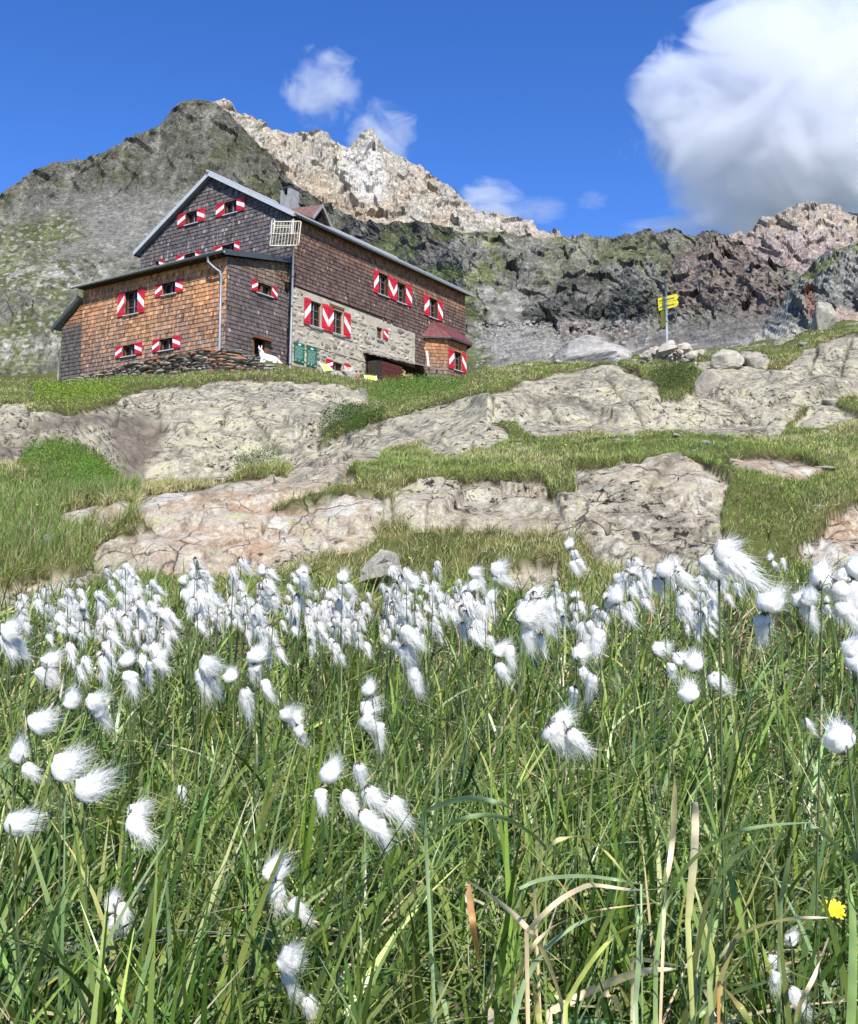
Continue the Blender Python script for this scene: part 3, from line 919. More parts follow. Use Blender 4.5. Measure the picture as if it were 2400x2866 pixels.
MXS = [-500, 0, 150, 300, 450, 620, 770, 950, 1000, 1100, 1250, 1400, 1550, 1650, 1759, 2300]
base = list(zip(MXS, [815, 815, 815, 812, 812, 812, 812, 830, 836, 822, 790, 780, 765, 742, 722, 722], [350, 350, 350, 350, 360, 350, 260, 130, 118, 118, 118, 112, 108, 104, 100, 100]))
foot = list(zip(MXS, [640, 600, 595, 590, 575, 620, 640, 690, 705, 690, 685, 672, 655, 660, 668, 668], [450, 450, 450, 450, 470, 440, 320, 188, 185, 188, 186, 160, 148, 138, 130, 130]))
cl1 = list(zip(MXS, [585, 560, 540, 530, 500, 545, 580, 620, 640, 640, 625, 615, 610, 620, 640, 640], [500, 500, 510, 520, 540, 500, 350, 212, 200, 202, 202, 176, 163, 150, 140, 140]))
cl2 = list(zip(MXS, [540, 500, 465, 440, 400, 470, 530, 560, 580, 578, 560, 560, 570, 598, 625, 625], [570, 570, 590, 610, 640, 570, 385, 240, 224, 220, 222, 198, 180, 166, 155, 155]))
RID = [(-500, 560), (-300, 500), (-100, 440), (0, 403), (30, 380), (55, 362), (80, 345), (110, 340), (150, 333), (200, 322), (240, 300), (270, 284), (305, 270), (330, 258), (345, 238), (370, 212), (385, 206), (400, 203),
       (420, 205), (440, 210), (470, 235), (500, 268), (530, 305), (560, 338), (590, 368), (620, 392), (660, 418), (700, 442), (740, 462), (770, 468), (810, 461), (850, 459), (900, 468), (950, 479), (1000, 478), (1060, 488),
       (1150, 490), (1250, 493), (1280, 487), (1310, 482), (1345, 481), (1380, 478), (1405, 484), (1425, 488), (1445, 478), (1460, 475), (1480, 482), (1505, 494), (1530, 512), (1560, 530), (1600, 550), (1650, 578), (1759, 602), (2300, 602)]
ridge = [(x, y, float(np.interp(x, [-500, 0, 440, 620, 770, 950, 1250, 1450, 1550, 1759, 2300], [760, 760, 900, 690, 450, 320, 305, 260, 225, 190, 190]))) for x, y in RID]
mid = [(x, float(np.interp(x, [m_[0] for m_ in cl2], [m_[1] for m_ in cl2]) * .45 + y * .55), r * .55 + .45 * float(np.interp(x, [m_[0] for m_ in cl2], [m_[2] for m_ in cl2]))) for x, y, r in ridge]
M['mtn'] = mountain_mat('mountain_rock', 1.0)
FX, FY, FZ = mountain('mountain', [base, foot, cl1, cl2, mid, ridge], 640, 30, 300, 13.0, M['mtn'], front_cols)
TR = [(380, 300), (415, 225), (431, 210), (447, 208), (462, 207), (475, 215), (484, 231), (519, 245), (540, 258), (562, 270), (600, 279), (620, 274), (637, 276), (655, 271), (669, 272), (678, 290), (692, 305), (706, 309),
      (718, 300), (728, 291), (742, 276), (756, 269), (766, 274), (775, 286), (794, 312), (812, 320), (831, 328), (856, 341), (880, 363), (906, 384), (950, 425), (981, 452), (1025, 471), (1069, 486), (1100, 505), (1150, 545), (1250, 600)]
trid = [(x, y, 1700.0) for x, y in TR]
tmid = [(x, y * .55 + 430 * .45, 1500.0) for x, y in TR]
tlow = [(x, max(y + 30, 520), 1250.0) for x, y in TR]
M['tan'] = mountain_mat('sunlit_ridge_rock', 0.6)
mountain('mountain_ridge', [tlow, tmid, trid], 330, 0, 170, 12.0, M['tan'], tan_cols, -0.235, 0.16)
PRr = [(1440, 520), (1494, 490), (1526, 483), (1561, 458), (1581, 446), (1608, 436), (1634, 423), (1654, 418), (1678, 422), (1713, 427), (1736, 439), (1759, 446), (1850, 470), (2000, 500), (2300, 520)]
mountain('mountain_peak', [[(x, max(y + 40, 580), 1100.0) for x, y in PRr], [(x, y * .5 + 560 * .5, 1300.0) for x, y in PRr], [(x, y, 1500.0) for x, y in PRr]], 240, 0, 130, 11.0, M['tan'], peak_cols, 0.28, 0.62)
CRr = [(1400, 752), (1430, 746), (1455, 732), (1475, 728), (1500, 712), (1522, 704), (1545, 684), (1560, 676), (1580, 650), (1601, 628), (1615, 605), (1628, 583), (1650, 562), (1670, 548), (1689, 524), (1707, 511), (1730, 506), (1758, 502), (1850, 480), (2000, 470), (2300, 500)]
crb = [(1400, 760), (1500, 752), (1560, 738), (1620, 708), (1674, 696), (1758, 705), (1850, 710), (2300, 720)]
cbase = [(x, float(np.interp(x, [c_[0] for c_ in crb], [c_[1] for c_ in crb])), 66.0) for x, y in CRr]
M['crag'] = mountain_mat('crag_rock', 9.0)
mountain('crag', [cbase, [(x, y * .5 + b_[1] * .5, 80.0) for (x, y), b_ in zip(CRr, cbase)], [(x, y, 96.0) for x, y in CRr]], 230, 0, 170, 15.0, M['crag'], crag_cols, 0.24, 0.62, jag=1.0)

# ================================================================== CLOUDS
def cloud_mat(name, dens, scale, thr, soft, fall, seed, stretch=(1, 1, 1)):
    t = NT(name)
    p = t.pos()
    ln = t.n('VectorMath', _operation='LENGTH')
    t.t.links.new(p, ln.inputs[0])
    mp = t.n('Mapping')
    t.t.links.new(p, mp.inputs['Vector'])
    mp.inputs['Location'].default_value = (seed, seed * .7, seed * 1.3)
    mp.inputs['Scale'].default_value = stretch
    n = t.noise(scale, 10, 0.62, mp.outputs[0], 0.9)
    v = t.math('SUBTRACT', n, thr)
    f = t.math('MULTIPLY', t.math('SUBTRACT', 1.0, t.math('POWER', ln.outputs['Value'], 2.2)), fall)
    f = t.math('SUBTRACT', f, t.math('MULTIPLY', t.math('POWER', ln.outputs['Value'], 6.0), 0.34))
    d = t.math('MULTIPLY', t.math('ADD', v, f), soft)
    d = t.math('MINIMUM', t.math('MAXIMUM', d, 0.0), 1.0)
    d = t.math('MULTIPLY', d, dens)
    pv = t.n('VolumePrincipled', Density=d, Anisotropy=0.25)
    pv.inputs['Color'].default_value = (0.90, 0.915, 0.95, 1)
    t.t.links.new(pv.outputs[0], t.out.inputs['Volume'])
    t.m.cycles.volume_step_rate = 0.22
    return t.m


def ico_sphere(name, sub=4):
    import bmesh
    bm = bmesh.new()
    bmesh.ops.create_icosphere(bm, subdivisions=sub, radius=1.0)
    me_ = bpy.data.meshes.new(name)
    bm.to_mesh(me_)
    bm.free()
    return me_


CLD = 2600.0
for x, y, hw, hh, dp, dens, sc, thr, soft, fall, seed, lab in (
        (1640, 238, 365, 290, 230, .0155, 2.3, .515, 9.0, .22, 3.1, 'huge white cumulus cloud filling the upper right of the sky'),
        (1500, 478, 250, 52, 100, .008, 1.9, .53, 4.5, .28, 7.7, 'low bank of white cloud resting on the ridge beneath the cumulus'),
        (662, 186, 98, 108, 70, .016, 1.7, .515, 5.0, .10, 12.4, 'small torn white cloud above the bright rocky ridge'),
        (784, 274, 92, 82, 70, .015, 1.7, .515, 5.0, .10, 17.9, 'wispy white cloud touching the pointed ridge summit'),
        (1000, 426, 105, 66, 70, .016, 1.7, .51, 5.0, .12, 23.3, 'white puff of cloud behind the right shoulder of the bright ridge'),
        (1110, 432, 70, 34, 40, .008, 1.5, .54, 3.0, .28, 29.0, 'thin cloud shred to the right of the puff'),
        (1215, 412, 40, 24, 30, .006, 1.6, .54, 3.0, .26, 35.2, 'faint cloud wisp alone in the blue above the cirque')):
    c_ = place(x, y, CLD)
    k_ = CLD * D2 / FPX
    me_ = ico_sphere('cloud')
    me_.materials.append(cloud_mat('cloud_vapour', dens, sc, thr, soft, fall, seed, (1.0, 1.0, 1.25) if hw > hh * 1.5 else (1, 1, 1)))
    o = link('cloud', me_, None, tuple(c_))
    o.scale = (1.12 * hw * k_, 1.12 * dp * k_, 1.12 * hh * k_)
    tag(o, lab, 'cloud')

# ================================================================== THE HUT
hut = empty('mountain_hut', tuple(H(0, 0, 10.4)))
tag(hut, 'shingled alpine hut with red and white shutters standing on the rocky terrace', 'hut')
HI = Matrix.Translation(-Vector(H(0, 0, 10.4)))


def part(mb_, name, mat, parent=None, smooth=False):
    """vertices are given in world space; the part hangs under its parent"""
    o_ = mb_.obj(name, mat, None, smooth)
    par = parent or hut
    o_.parent = par
    root = par
    while root.parent is not None:
        root = root.parent
    o_.matrix_parent_inverse = Matrix.Translation(-root.location) if par is root else Matrix.Translation(-root.location)
    if par is not root:
        o_.matrix_parent_inverse = Matrix.Identity(4)
    return o_


class Wall:
    """vertical wall: point = o + a*ax + (z); n points outwards"""

    def __init__(s, o, ax, n):
        s.o, s.ax, s.n = np.array(o, float), np.array(ax, float), np.array(n, float)

    def P(s, a, z, d=0.0):
        return s.o + s.ax * a + s.n * d + np.array([0, 0, z])

    def box(s, m, a0, a1, z0, z1, d0, d1, col=None):
        m.box(s.P(a0, z0, d0), s.ax * (a1 - a0), s.n * (d1 - d0), (0, 0, z1 - z0), col)


QG = 4.57            # gable plane
PE = -0.25           # plane of the long facade
W_front = Wall(H(0, 0, 0), HU, -HV)
W_side = Wall(H(0, 0, 0), HV, -HU)
W_gable = Wall(H(0, QG, 0), HU, -HV)
W_long = Wall(H(PE, 0, 0), HV, -HU)
# bay window (oriel) with slanting cheeks
q_b0 = on_p(C('G', 872, 560), PE)[0]
best = None
for t in np.arange(0.4, 3.0, 0.02):
    uv = project(*H(PE - t, q_b0 + t, 14.2))
    e_ = abs(uv[0] * D2 - C('G', 1205, 600)[0])
    if best is None or e_ < best[0]:
        best = (e_, t)
tb = best[1]
PB = PE - tb
q_b1 = q_b0 + tb
q_b2 = on_p(C('G', 1470, 600), PB)[0]
s2 = math.sqrt(.5)
W_bay = Wall(H(PB, 0, 0), HV, -HU)
W_cheek = Wall(H(PE, q_b0, 0), (HV - HU) * s2, (-HU - HV) * s2)
W_cheek2 = Wall(H(PB, q_b2, 0), (HV + HU) * s2, (HV - HU) * s2)
bay_top = on_p(C('G', 1205, 330), PB)[1]

wins = {k: [] for k in ('front', 'side', 'gable', 'long', 'bay')}


def win(wl, tl, br, shl=None, shr=None, style='big'):
    """opening from two measured corners; shutters from measured spans (crop, x0, x1)"""
    conv = {'front': lambda uv: on_q(uv, 0), 'gable': lambda uv: on_q(uv, QG), 'side': lambda uv: on_p(uv, 0),
            'long': lambda uv: on_p(uv, PE), 'bay': lambda uv: on_p(uv, PB)}[wl]
    a0, z1 = conv(C(*tl))
    a1, z0 = conv(C(*br))
    ym_ = (C(*tl)[1] + C(*br)[1]) / 2
    sh = []
    for i, s_ in enumerate((shl, shr)):
        if s_:
            b0, b1 = conv((C(s_[0], s_[1], 0)[0], ym_))[0], conv((C(s_[0], s_[2], 0)[0], ym_))[0]
            sh.append((min(b0, b1), max(b0, b1), i))
    wins[wl].append(dict(a0=min(a0, a1), a1=max(a0, a1), z0=min(z0, z1), z1=max(z0, z1), sh=sh, style=style))


win('front', ('A', 1168, 322), ('A', 1366, 640), ('A', 1062, 1162), ('A', 1362, 1468), 'tall')
win('front', ('B', 287, 676), ('B', 472, 800), ('B', 190, 283), ('B', 470, 572), 'small')
win('front', ('A', 1124, 1150), ('A', 1324, 1285), ('A', 1026, 1122), ('A', 1320, 1428), 'small')
win('front', ('B', 244, 1456), ('B', 434, 1585), ('B', 150, 242), ('B', 430, 538), 'small')
win('gable', ('C', 778, 758), ('C', 960, 895), ('C', 660, 775), ('C', 957, 1070), 'small')
win('gable', ('C', 1372, 596), ('C', 1566, 735), ('C', 1250, 1372), ('C', 1564, 1686), 'small')
win('gable', ('C', 757, 1396), ('C', 930, 1490), ('C', 628, 755), ('C', 930, 1002), 'small')
win('gable', ('C', 1345, 1256), ('C', 1530, 1350), ('C', 1212, 1342), ('C', 1530, 1608), 'small')
win('gable', ('C', 312, 1500), ('C', 372, 1600), None, ('C', 372, 438), 'small')
win('side', ('E', 427, 46), ('E', 648, 285), ('E', 335, 427), ('E', 650, 730), 'pair')
win('long', ('F', 750, 452), ('F', 897, 838), ('F', 676, 747), ('F', 900, 974), 'tall')
win('long', ('F', 1035, 594), ('F', 1168, 950), ('F', 977, 1032), ('F', 1172, 1258), 'tall')
win('long', ('F', 1530, 832), ('F', 1656, 1180), ('F', 1452, 1528), ('F', 1660, 1734), 'tall')
win('long', ('E', 1243, 325), ('E', 1422, 775), ('E', 1146, 1242), ('E', 1424, 1512), 'tall')
win('long', ('F', 58, 1016), ('F', 216, 1432), ('E', 1516, 1594), ('F', 218, 318), 'tall')
win('long', ('F', 737, 1288), ('F', 826, 1500), None, ('F', 824, 896), 'narrow')
win('long', ('H', 690, 492), ('H', 876, 690), ('H', 602, 702), ('H', 874, 982), 'small')
win('bay', ('G', 1282, 525), ('G', 1392, 830), ('G', 1206, 1280), ('G', 1396, 1456), 'tall')
door_a0 = on_p(C('E', 362, 1100), 0)[0]
door_a1 = on_p(C('E', 600, 1100), 0)[0]
door_z1 = on_p(C('E', 480, 950), 0)[1]
door = dict(a0=door_a0, a1=door_a1, z0=10.36, z1=door_z1)

TH = 0.17            # reveal depth behind the shingle plane


def wall_panel(W, outline, holes, name, mat):
    """wall face with openings cut out, and the jambs of each opening"""
    loops = [[Vector((a, z, 0)) for a, z in outline]]
    for h in holes:
        loops.append([Vector(p) for p in ((h['a0'], h['z0'], 0), (h['a0'], h['z1'], 0), (h['a1'], h['z1'], 0), (h['a1'], h['z0'], 0))])
    tris = tessellate_polygon(loops)
    flat = [v for l in loops for v in l]
    m = MB()
    m.add([W.P(v.x, v.y) for v in flat], [tuple(t) for t in tris])
    for h in holes:
        c = [(h['a0'], h['z0']), (h['a1'], h['z0']), (h['a1'], h['z1']), (h['a0'], h['z1'])]
        for (a, z), (b, y) in zip(c, c[1:] + c[:1]):
            m.add([W.P(a, z), W.P(b, y), W.P(b, y, -TH), W.P(a, z, -TH)], [(0, 1, 2, 3)])
    # solid backing behind the openings
    m.add([W.P(a, z, -0.45) for a, z in outline], [tuple(range(len(outline)))])
    return part(m, name, mat)


ZF0 = 10.2
def z_wing(q):
    return 15.72 + (16.50 - 15.72) * (q / QG)


ZB0, ZB1 = 15.18, 15.05       # lower edge of the shingles on the long facade
q_end = 22.85
q_st = on_p(C('G', 728, 400), PE)[0]      # where the bare stone ends
APP, APZ, EAVL, EAVR = 5.87, 22.62, 19.15, 19.12
GL = 11.87
out_front = [(0, ZF0), (11.15, ZF0), (11.15, 15.6), (0, 15.6)]
out_lean = [(11.16, ZF0), (12.95, ZF0), (12.95, 13.75), (11.16, 14.95)]
out_side = [(0, ZF0), (QG - .01, ZF0), (QG - .01, z_wing(QG)), (0, 15.6)]
out_gable = [(PE, 10.4), (GL, 10.4), (GL, EAVL), (APP, APZ), (PE, EAVR)]
out_long_up = [(QG, ZB0), (q_st, ZB1), (q_end, ZB1), (q_end, EAVR), (QG, EAVR)]
out_long_lo = [(QG, 10.3), (q_st, 10.3), (q_st, ZB1), (QG, ZB0)]
out_long_end = [(q_st, 10.3), (q_end, 10.3), (q_end, ZB1), (q_st, ZB1)]
out_bay = [(q_b1, 10.8), (q_b2, 10.8), (q_b2, bay_top), (q_b1, bay_top)]
out_ck = [(0, 10.8), (tb / s2, 10.8), (tb / s2, bay_top), (0, bay_top)]
lo_w = [h for h in wins['long'] if h['z1'] < 15.1]
up_w = [h for h in wins['long'] if h['z1'] >= 15.1]
wall_panel(W_front, out_front, wins['front'], 'wall', M['wall_back'])
wall_panel(W_front, out_lean, [], 'wall', M['wall_back'])
wall_panel(W_side, out_side, wins['side'] + [door], 'wall', M['wall_back'])
wall_panel(W_gable, out_gable, wins['gable'], 'wall', M['wall_back'])
wall_panel(W_long, out_long_up, up_w, 'wall', M['wall_back'])
wall_panel(W_long, out_long_lo, lo_w, 'stone_wall', M['mortar'])
wall_panel(W_long, out_long_end, [], 'wall', M['wall_back'])
wall_panel(W_bay, out_bay, wins['bay'], 'wall', M['wall_back'])
wall_panel(W_cheek, out_ck, [], 'wall', M['wall_back'])
wall_panel(W_cheek2, out_ck, [], 'wall', M['wall_back'])
# rear and hidden sides so that the hut is a closed body
m = MB()
m.box(H(GL - .05, QG + .1, 10.3), HU * -.3, HV * (q_end - QG - .2), (0, 0, EAVL - 10.35))
m.prism([H(PE, q_end, 10.3), H(GL, q_end, 10.3), H(GL, q_end, EAVL), H(APP, q_end, APZ), H(PE, q_end, EAVR)], HV * -.3)
m.box(H(12.95, 0.02, ZF0), HU * -.12, HV * 4.4, (0, 0, 3.5))
part(m, 'rear_wall', M['wall_back'])

# ---- shingles: every one a wedge of its own
def in_poly(a, z, poly):
    c = False
    n = len(poly)
    for i in range(n):
        (x1, y1), (x2, y2) = poly[i], poly[(i + 1) % n]
        if (y1 > z) != (y2 > z) and a < (x2 - x1) * (z - y1) / (y2 - y1) + x1:
            c = not c
    return c


SH = []      # (points8, colour, distance weight)


def shingles(W, outline, holes, colfun, lap=0.225, a_lo=None, a_hi=None, d0=0.004):
    zs = [z for a, z in outline]
    as_ = [a for a, z in outline]
    zmin, zmax = min(zs), max(zs)
    row = 0
    z = zmin
    while z < zmax - .03:
        a = min(as_) - random.random() * .1
        off = random.uniform(-.006, .006)
        while a < max(as_):
            w_ = random.choice((.075, .09, .10, .115, .13, .155)) * random.uniform(.9, 1.1)
            x0, x1 = max(a, min(as_)), min(a + w_ - .005, max(as_))
            a += w_
            if x1 - x0 < .03:
                continue
            jit = random.gauss(0, .006)
            zb, zt = z + off + jit, z + lap + .05
            xm = (x0 + x1) / 2
            if not (in_poly(xm, min(max(zb + .03, zmin + .01), zmax - .01), outline)):
                continue
            while zt > zb + .05 and not (in_poly(x0 + .001, zt - .005, outline) and in_poly(x1 - .001, zt - .005, outline)) and zt > zb + .05:
                zt -= .03
                if zt <= zb + .06:
                    break
            bad = False
            for h in holes:
                if x1 > h['a0'] + .01 and x0 < h['a1'] - .01 and zt > h['z0'] + .01 and zb < h['z1'] - .01:
                    ox = min(x1, h['a1']) - max(x0, h['a0'])
                    oz = min(zt, h['z1']) - max(zb, h['z0'])
                    if x0 < h['a0'] and ox < .6 * (x1 - x0):
                        x1 = h['a0']
                    elif x1 > h['a1'] and ox < .6 * (x1 - x0):
                        x0 = h['a1']
                    elif zb < h['z0'] and h['z0'] - zb > .05:
                        zt = h['z0']
                    elif zt > h['z1'] and zt - h['z1'] > .06:
                        zb = h['z1']
                    else:
                        bad = True
            if bad or x1 - x0 < .02 or zt - zb < .04:
                continue
            db, dt = random.uniform(.038, .058), .010
            base_ = [W.P(x0, zb, d0), W.P(x1, zb, d0), W.P(x1, zb, db), W.P(x0, zb, db)]
            top_ = [W.P(x0, zt, d0), W.P(x1, zt, d0), W.P(x1, zt, dt), W.P(x0, zt, dt)]
            SH.append((base_ + top_, colfun(xm, z), 0))
        z += lap
        row += 1


def jitter(c, s_=0.25):
    k = random.gauss(1, s_)
    k = min(max(k, .45), 1.75)
    h = random.gauss(0, .05)
    return (max(.008, c[0] * k * (1 + h)), max(.007, c[1] * k), max(.006, c[2] * k * (1 - h)))


def mixc(a, b, t):
    t = min(max(t, 0), 1)
    return tuple(x + (y - x) * t for x, y in zip(a, b))


ORG, GRY, DRK = (0.52, 0.262, 0.125), (0.25, 0.175, 0.135), (0.128, 0.104, 0.098)


def c_front(a, z):
    t = (z - 10.6) / 4.4 + .14 * math.sin(a * 1.3) + .08 * math.sin(a * 3.7 + z) + random.gauss(0, .19)
    c = mixc(GRY, ORG, t * 1.25 - .15)
    c = mixc(c, (0.13, 0.10, 0.09), (a - 8.6) / 3.4 * (1 - (z - 10.6) / 5.5))
    if random.random() < .05:
        c = (0.48, 0.27, 0.14)
    return jitter(c, .28)


def c_lean(a, z):
    return jitter(mixc((0.115, 0.10, 0.088), (0.30, 0.15, 0.075), (z - 13.5) / .4), .2)


def c_dark(a, z):
    c = (0.128, 0.112, 0.110)
    if random.random() < .10:
        c = (0.23, 0.205, 0.20)
    if random.random() < .06:
        c = (0.14, 0.10, 0.08)
    return jitter(c, .26)


def c_side(a, z):
    c = mixc(DRK, (0.22, 0.15, 0.10), (z - 14.9 + .12 * a) / 1.2)
    if random.random() < .012:
        c = (0.46, 0.34, 0.22)
    return jitter(c, .22)


def c_long(a, z):
    c = mixc((0.125, 0.085, 0.070), (0.29, 0.155, 0.090), (z - 17.6 + .03 * (a - 4)) / 1.5)
    if random.random() < .03:
        c = (0.30, 0.19, 0.12)
    return jitter(c, .26)


def c_bay(a, z):
    return jitter(mixc((0.17, 0.125, 0.10), (0.44, 0.21, 0.095), (z - 12.4) / 2.4), .22)


shingles(W_front, out_front, wins['front'], c_front)
shingles(W_front, out_lean, [], c_lean)
shingles(W_side, out_side, wins['side'] + [door], c_side)
shingles(W_gable, [(PE, 10.6), (0, 10.6), (0, 16.45), (GL, 15.3), (GL, EAVL), (APP, APZ), (PE, EAVR)], wins['gable'], c_dark)
shingles(W_long, out_long_up, up_w, c_long)
shingles(W_long, out_long_end, [dict(a0=q_b0, a1=q_b2 + tb, z0=10, z1=bay_top)], c_long)
shingles(W_bay, out_bay, wins['bay'], c_bay)
shingles(W_cheek, out_ck, [], c_bay)
shingles(W_cheek2, out_ck, [], c_bay)
cam0 = np.zeros(3)
SHv = np.array([s_[0] for s_ in SH])
px_, py_ = project(SHv[..., 0], SHv[..., 1], SHv[..., 2])
area = (px_.max(1) - px_.min(1)) * (py_.max(1) - py_.min(1))
order = np.argsort(-area)
big, rest = order[:300], order[300:]
HEX = [(3, 2, 1, 0), (4, 5, 6, 7), (2, 3, 7, 6), (1, 2, 6, 5), (3, 0, 4, 7)]
for i in big:
    m = MB()
    m.add(SH[i][0], HEX, SH[i][1])
    part(m, 'shingle', M['shingle'])
V = SHv[rest].reshape(-1, 3)
Fh = (np.array(HEX)[None] + 8 * np.arange(len(rest))[:, None, None]).reshape(-1, 4)
Cc = np.repeat(np.array([SH[i][1] for i in rest]), 8, axis=0)
o = link('shingles', mesh_np('shingles', V, Fh, M['shingle'], {'tint': Cc}))
o.parent = hut
o.matrix_parent_inverse = HI
tag(o, kind='stuff')

# corner boards of shingle ends, base plank
m = MB()
W_front.box(m, 3.2, 11.1, 10.42, 10.52, .045, .075, (.6, .5, .4))
part(m, 'base_plank', M['frame'])

# ---- windows
def build_window(W, h, wname='window'):
    a0, a1, z0, z1 = h['a0'], h['a1'], h['z0'], h['z1']
    w_, hh = a1 - a0, z1 - z0
    m = MB()
    fr = min(.06, w_ * .1)
    d0, d1 = -TH - .02, -TH + .04
    W.box(m, a0, a0 + fr, z0, z1, d0, d1)
    W.box(m, a1 - fr, a1, z0, z1, d0, d1)
    W.box(m, a0 + fr, a1 - fr, z0, z0 + fr, d0, d1)
    W.box(m, a0 + fr, a1 - fr, z1 - fr, z1, d0, d1)
    if h['style'] == 'pair':
        am = a0 + w_ * .42
        W.box(m, am - .07, am + .07, z0 + fr, z1 - fr, d0, d1 + .06)
    root = part(m, 'window', M['frame'])
    m = MB()
    if h['style'] in ('tall', 'narrow'):
        am = (a0 + a1) / 2
        W.box(m, am - .014, am + .014, z0 + fr, z1 - fr, d0 + .01, d1 - .006)
        for k in (1, 2):
            zz = z0 + hh * k / 3
            W.box(m, a0 + fr, am - .014, zz - .01, zz + .01, d0 + .012, d1 - .01)
            W.box(m, am + .014, a1 - fr, zz - .01, zz + .01, d0 + .012, d1 - .01)
        part(m, 'muntin', M['grey_frame'], root)
    elif h['style'] != 'pair':
        am = (a0 + a1) / 2
        W.box(m, am - .018, am + .018, z0 + fr, z1 - fr, d0 + .01, d1 - .006)
        part(m, 'muntin', M['grey_frame'], root)
    m = MB()
    W.box(m, a0 + .01, a1 - .01, z0 + .01, z1 - .01, -TH - .05, -TH - .025)
    part(m, 'pane', M['glass'], root)
    m = MB()
    W.box(m, a0 - .06, a1 + .06, z0 - .05, z0 - .008, .045, .15)
    part(m, 'sill', M['sill'], root)
    for b0, b1, side in h['sh']:
        zz0, zz1 = z0 - .02, z1 + .03
        if h['style'] == 'narrow':
            zz0, zz1 = z0 + .1, z1 - .02
        m = MB()
        W.box(m, b0, b1, zz0, zz1, .055, .095)
        for f in (.1, .86):
            zq = zz0 + (zz1 - zz0) * f
            W.box(m, b0 + .03, b1 - .03, zq, zq + .05, .0975, .112)
        s_ = part(m, 'shutter', M['red'], root)
        # painted band rising towards or falling from the opening
        H_ = zz1 - zz0
        bh = H_ * (.27 if h['style'] != 'small' else .28)
        dz = H_ * (.20 if h['style'] != 'small' else .17)
        zc = zz0 + H_ * .5
        flip = (W in (W_front, W_gable))
        # a grows to the left on the front faces and to the right on the long ones
        up = (side == 0) != flip
        k = 1 if up else -1
        m = MB()
        q4 = [(b0 + .004, zc - bh / 2 - k * dz), (b1 - .004, zc - bh / 2 + k * dz), (b1 - .004, zc + bh / 2 + k * dz), (b0 + .004, zc + bh / 2 - k * dz)]
        m.prism([W.P(a, z, .0955) for a, z in q4], W.n * .005)
        o_ = m.obj('white_band', M['white'])
        o_.parent = root
    return root


for k, W in (('front', W_front), ('gable', W_gable), ('side', W_side), ('long', W_long), ('bay', W_bay)):
    for h in wins[k]:
        build_window(W, h)
# pair window curtain post
# ---- door
m = MB()
W_side.box(m, door['a0'] - .02, door['a0'] + .09, 10.36, door_z1, -.12, .055)
W_side.box(m, door['a1'] - .30, door['a1'] + .02, 10.36, door_z1, -.12, .055)
W_side.box(m, door['a0'] - .1, door['a1'] + .1, door_z1, door_z1 + .10, -.1, .3)
dr = part(m, 'door', M['frame'])
m = MB()
W_side.box(m, door['a0'] + .09, door['a1'] - .30, 10.36, door_z1, -TH - .1, -TH - .05)
part(m, 'door_leaf', M['black'], dr)

# ---- roofs
def slope_roof(name, ridge_a, ridge_b, eave_a, eave_b, th, mat, parent=None, seams=0):
    """sheet with thickness between a ridge line and an eave line"""
    ra, rb_, ea, eb = [np.array(t, float) for t in (ridge_a, ridge_b, eave_a, eave_b)]
    nrm = np.cross(rb_ - ra, ea - ra)
    nrm /= np.linalg.norm(nrm)
    if nrm[2] < 0:
        nrm = -nrm
    m = MB()
    m.prism([ra, rb_, eb, ea], nrm * th)
    r_ = part(m, name, mat, parent)
    if seams:
        m = MB()
        for k in range(seams + 1):
            t = k / seams * .985 + .0075
            a, b = ra + (rb_ - ra) * t, ea + (eb - ea) * t
            e_ = (rb_ - ra) / np.linalg.norm(rb_ - ra) * .03
            m.prism([a + nrm * (th + .001), b + nrm * (th + .001), b + e_ + nrm * (th + .001), a + e_ + nrm * (th + .001)], nrm * .045)
        part(m, 'standing_seam', mat, r_)
    return r_


OV = .32
pr, pl = (PE - .42), (GL + .30)
sR_ = (APZ - EAVR) / (APP - PE)
sL_ = (APZ - EAVL) / (GL - APP)
zr = APZ + .08
ezr, ezl = zr - sR_ * (APP - pr), zr - sL_ * (pl - APP)
q0, q1 = QG - OV, q_end + .45
roof = slope_roof('roof', H(APP, q0, zr), H(APP, q1, zr), H(pr, q0, ezr), H(pr, q1, ezr), .10, M['roof_metal'], None, 24)
slope_roof('roof', H(APP, q0, zr), H(APP, q1, zr), H(pl, q0, ezl), H(pl, q1, ezl), .10, M['roof_metal'], None, 24)
m = MB()
for pa, ez in ((pr, ezr), (pl, ezl)):
    # verge boards along the gable
    a, b = H(APP, q0 - .012, zr), H(pa, q0 - .012, ez)
    m.prism([a + np.array([0, 0, .17]), b + np.array([0, 0, .17]), b - np.array([0, 0, .10]), a - np.array([0, 0, .10])], HV * -.035)
part(m, 'verge_trim', M['trim_metal'])
m = MB()
a, b = H(APP, q0, zr - .02), H(APP, q1, zr - .02)
m.tube([H(APP, q0 - .15, zr + .16), H(APP, q1, zr + .16)], .07, 8)
part(m, 'ridge_cap', M['trim_metal'])
m = MB()
for pa, ez, sgn in ((pr, ezr, -1), (pl, ezl, 1)):
    m.tube([H(pa + sgn * .06, q0 + .05, ez - .0), H(pa + sgn * .06, q1 - .05, ez - .06)], .075, 8)
part(m, 'gutter', M['gutter'], None, True)
m = MB()   # soffit boards
m.box(H(PE - .02, q0 + .05, EAVR - .14), HU * -.36, HV * (q1 - q0 - .1), (0, 0, .04))
part(m, 'soffit', M['board_dark'])
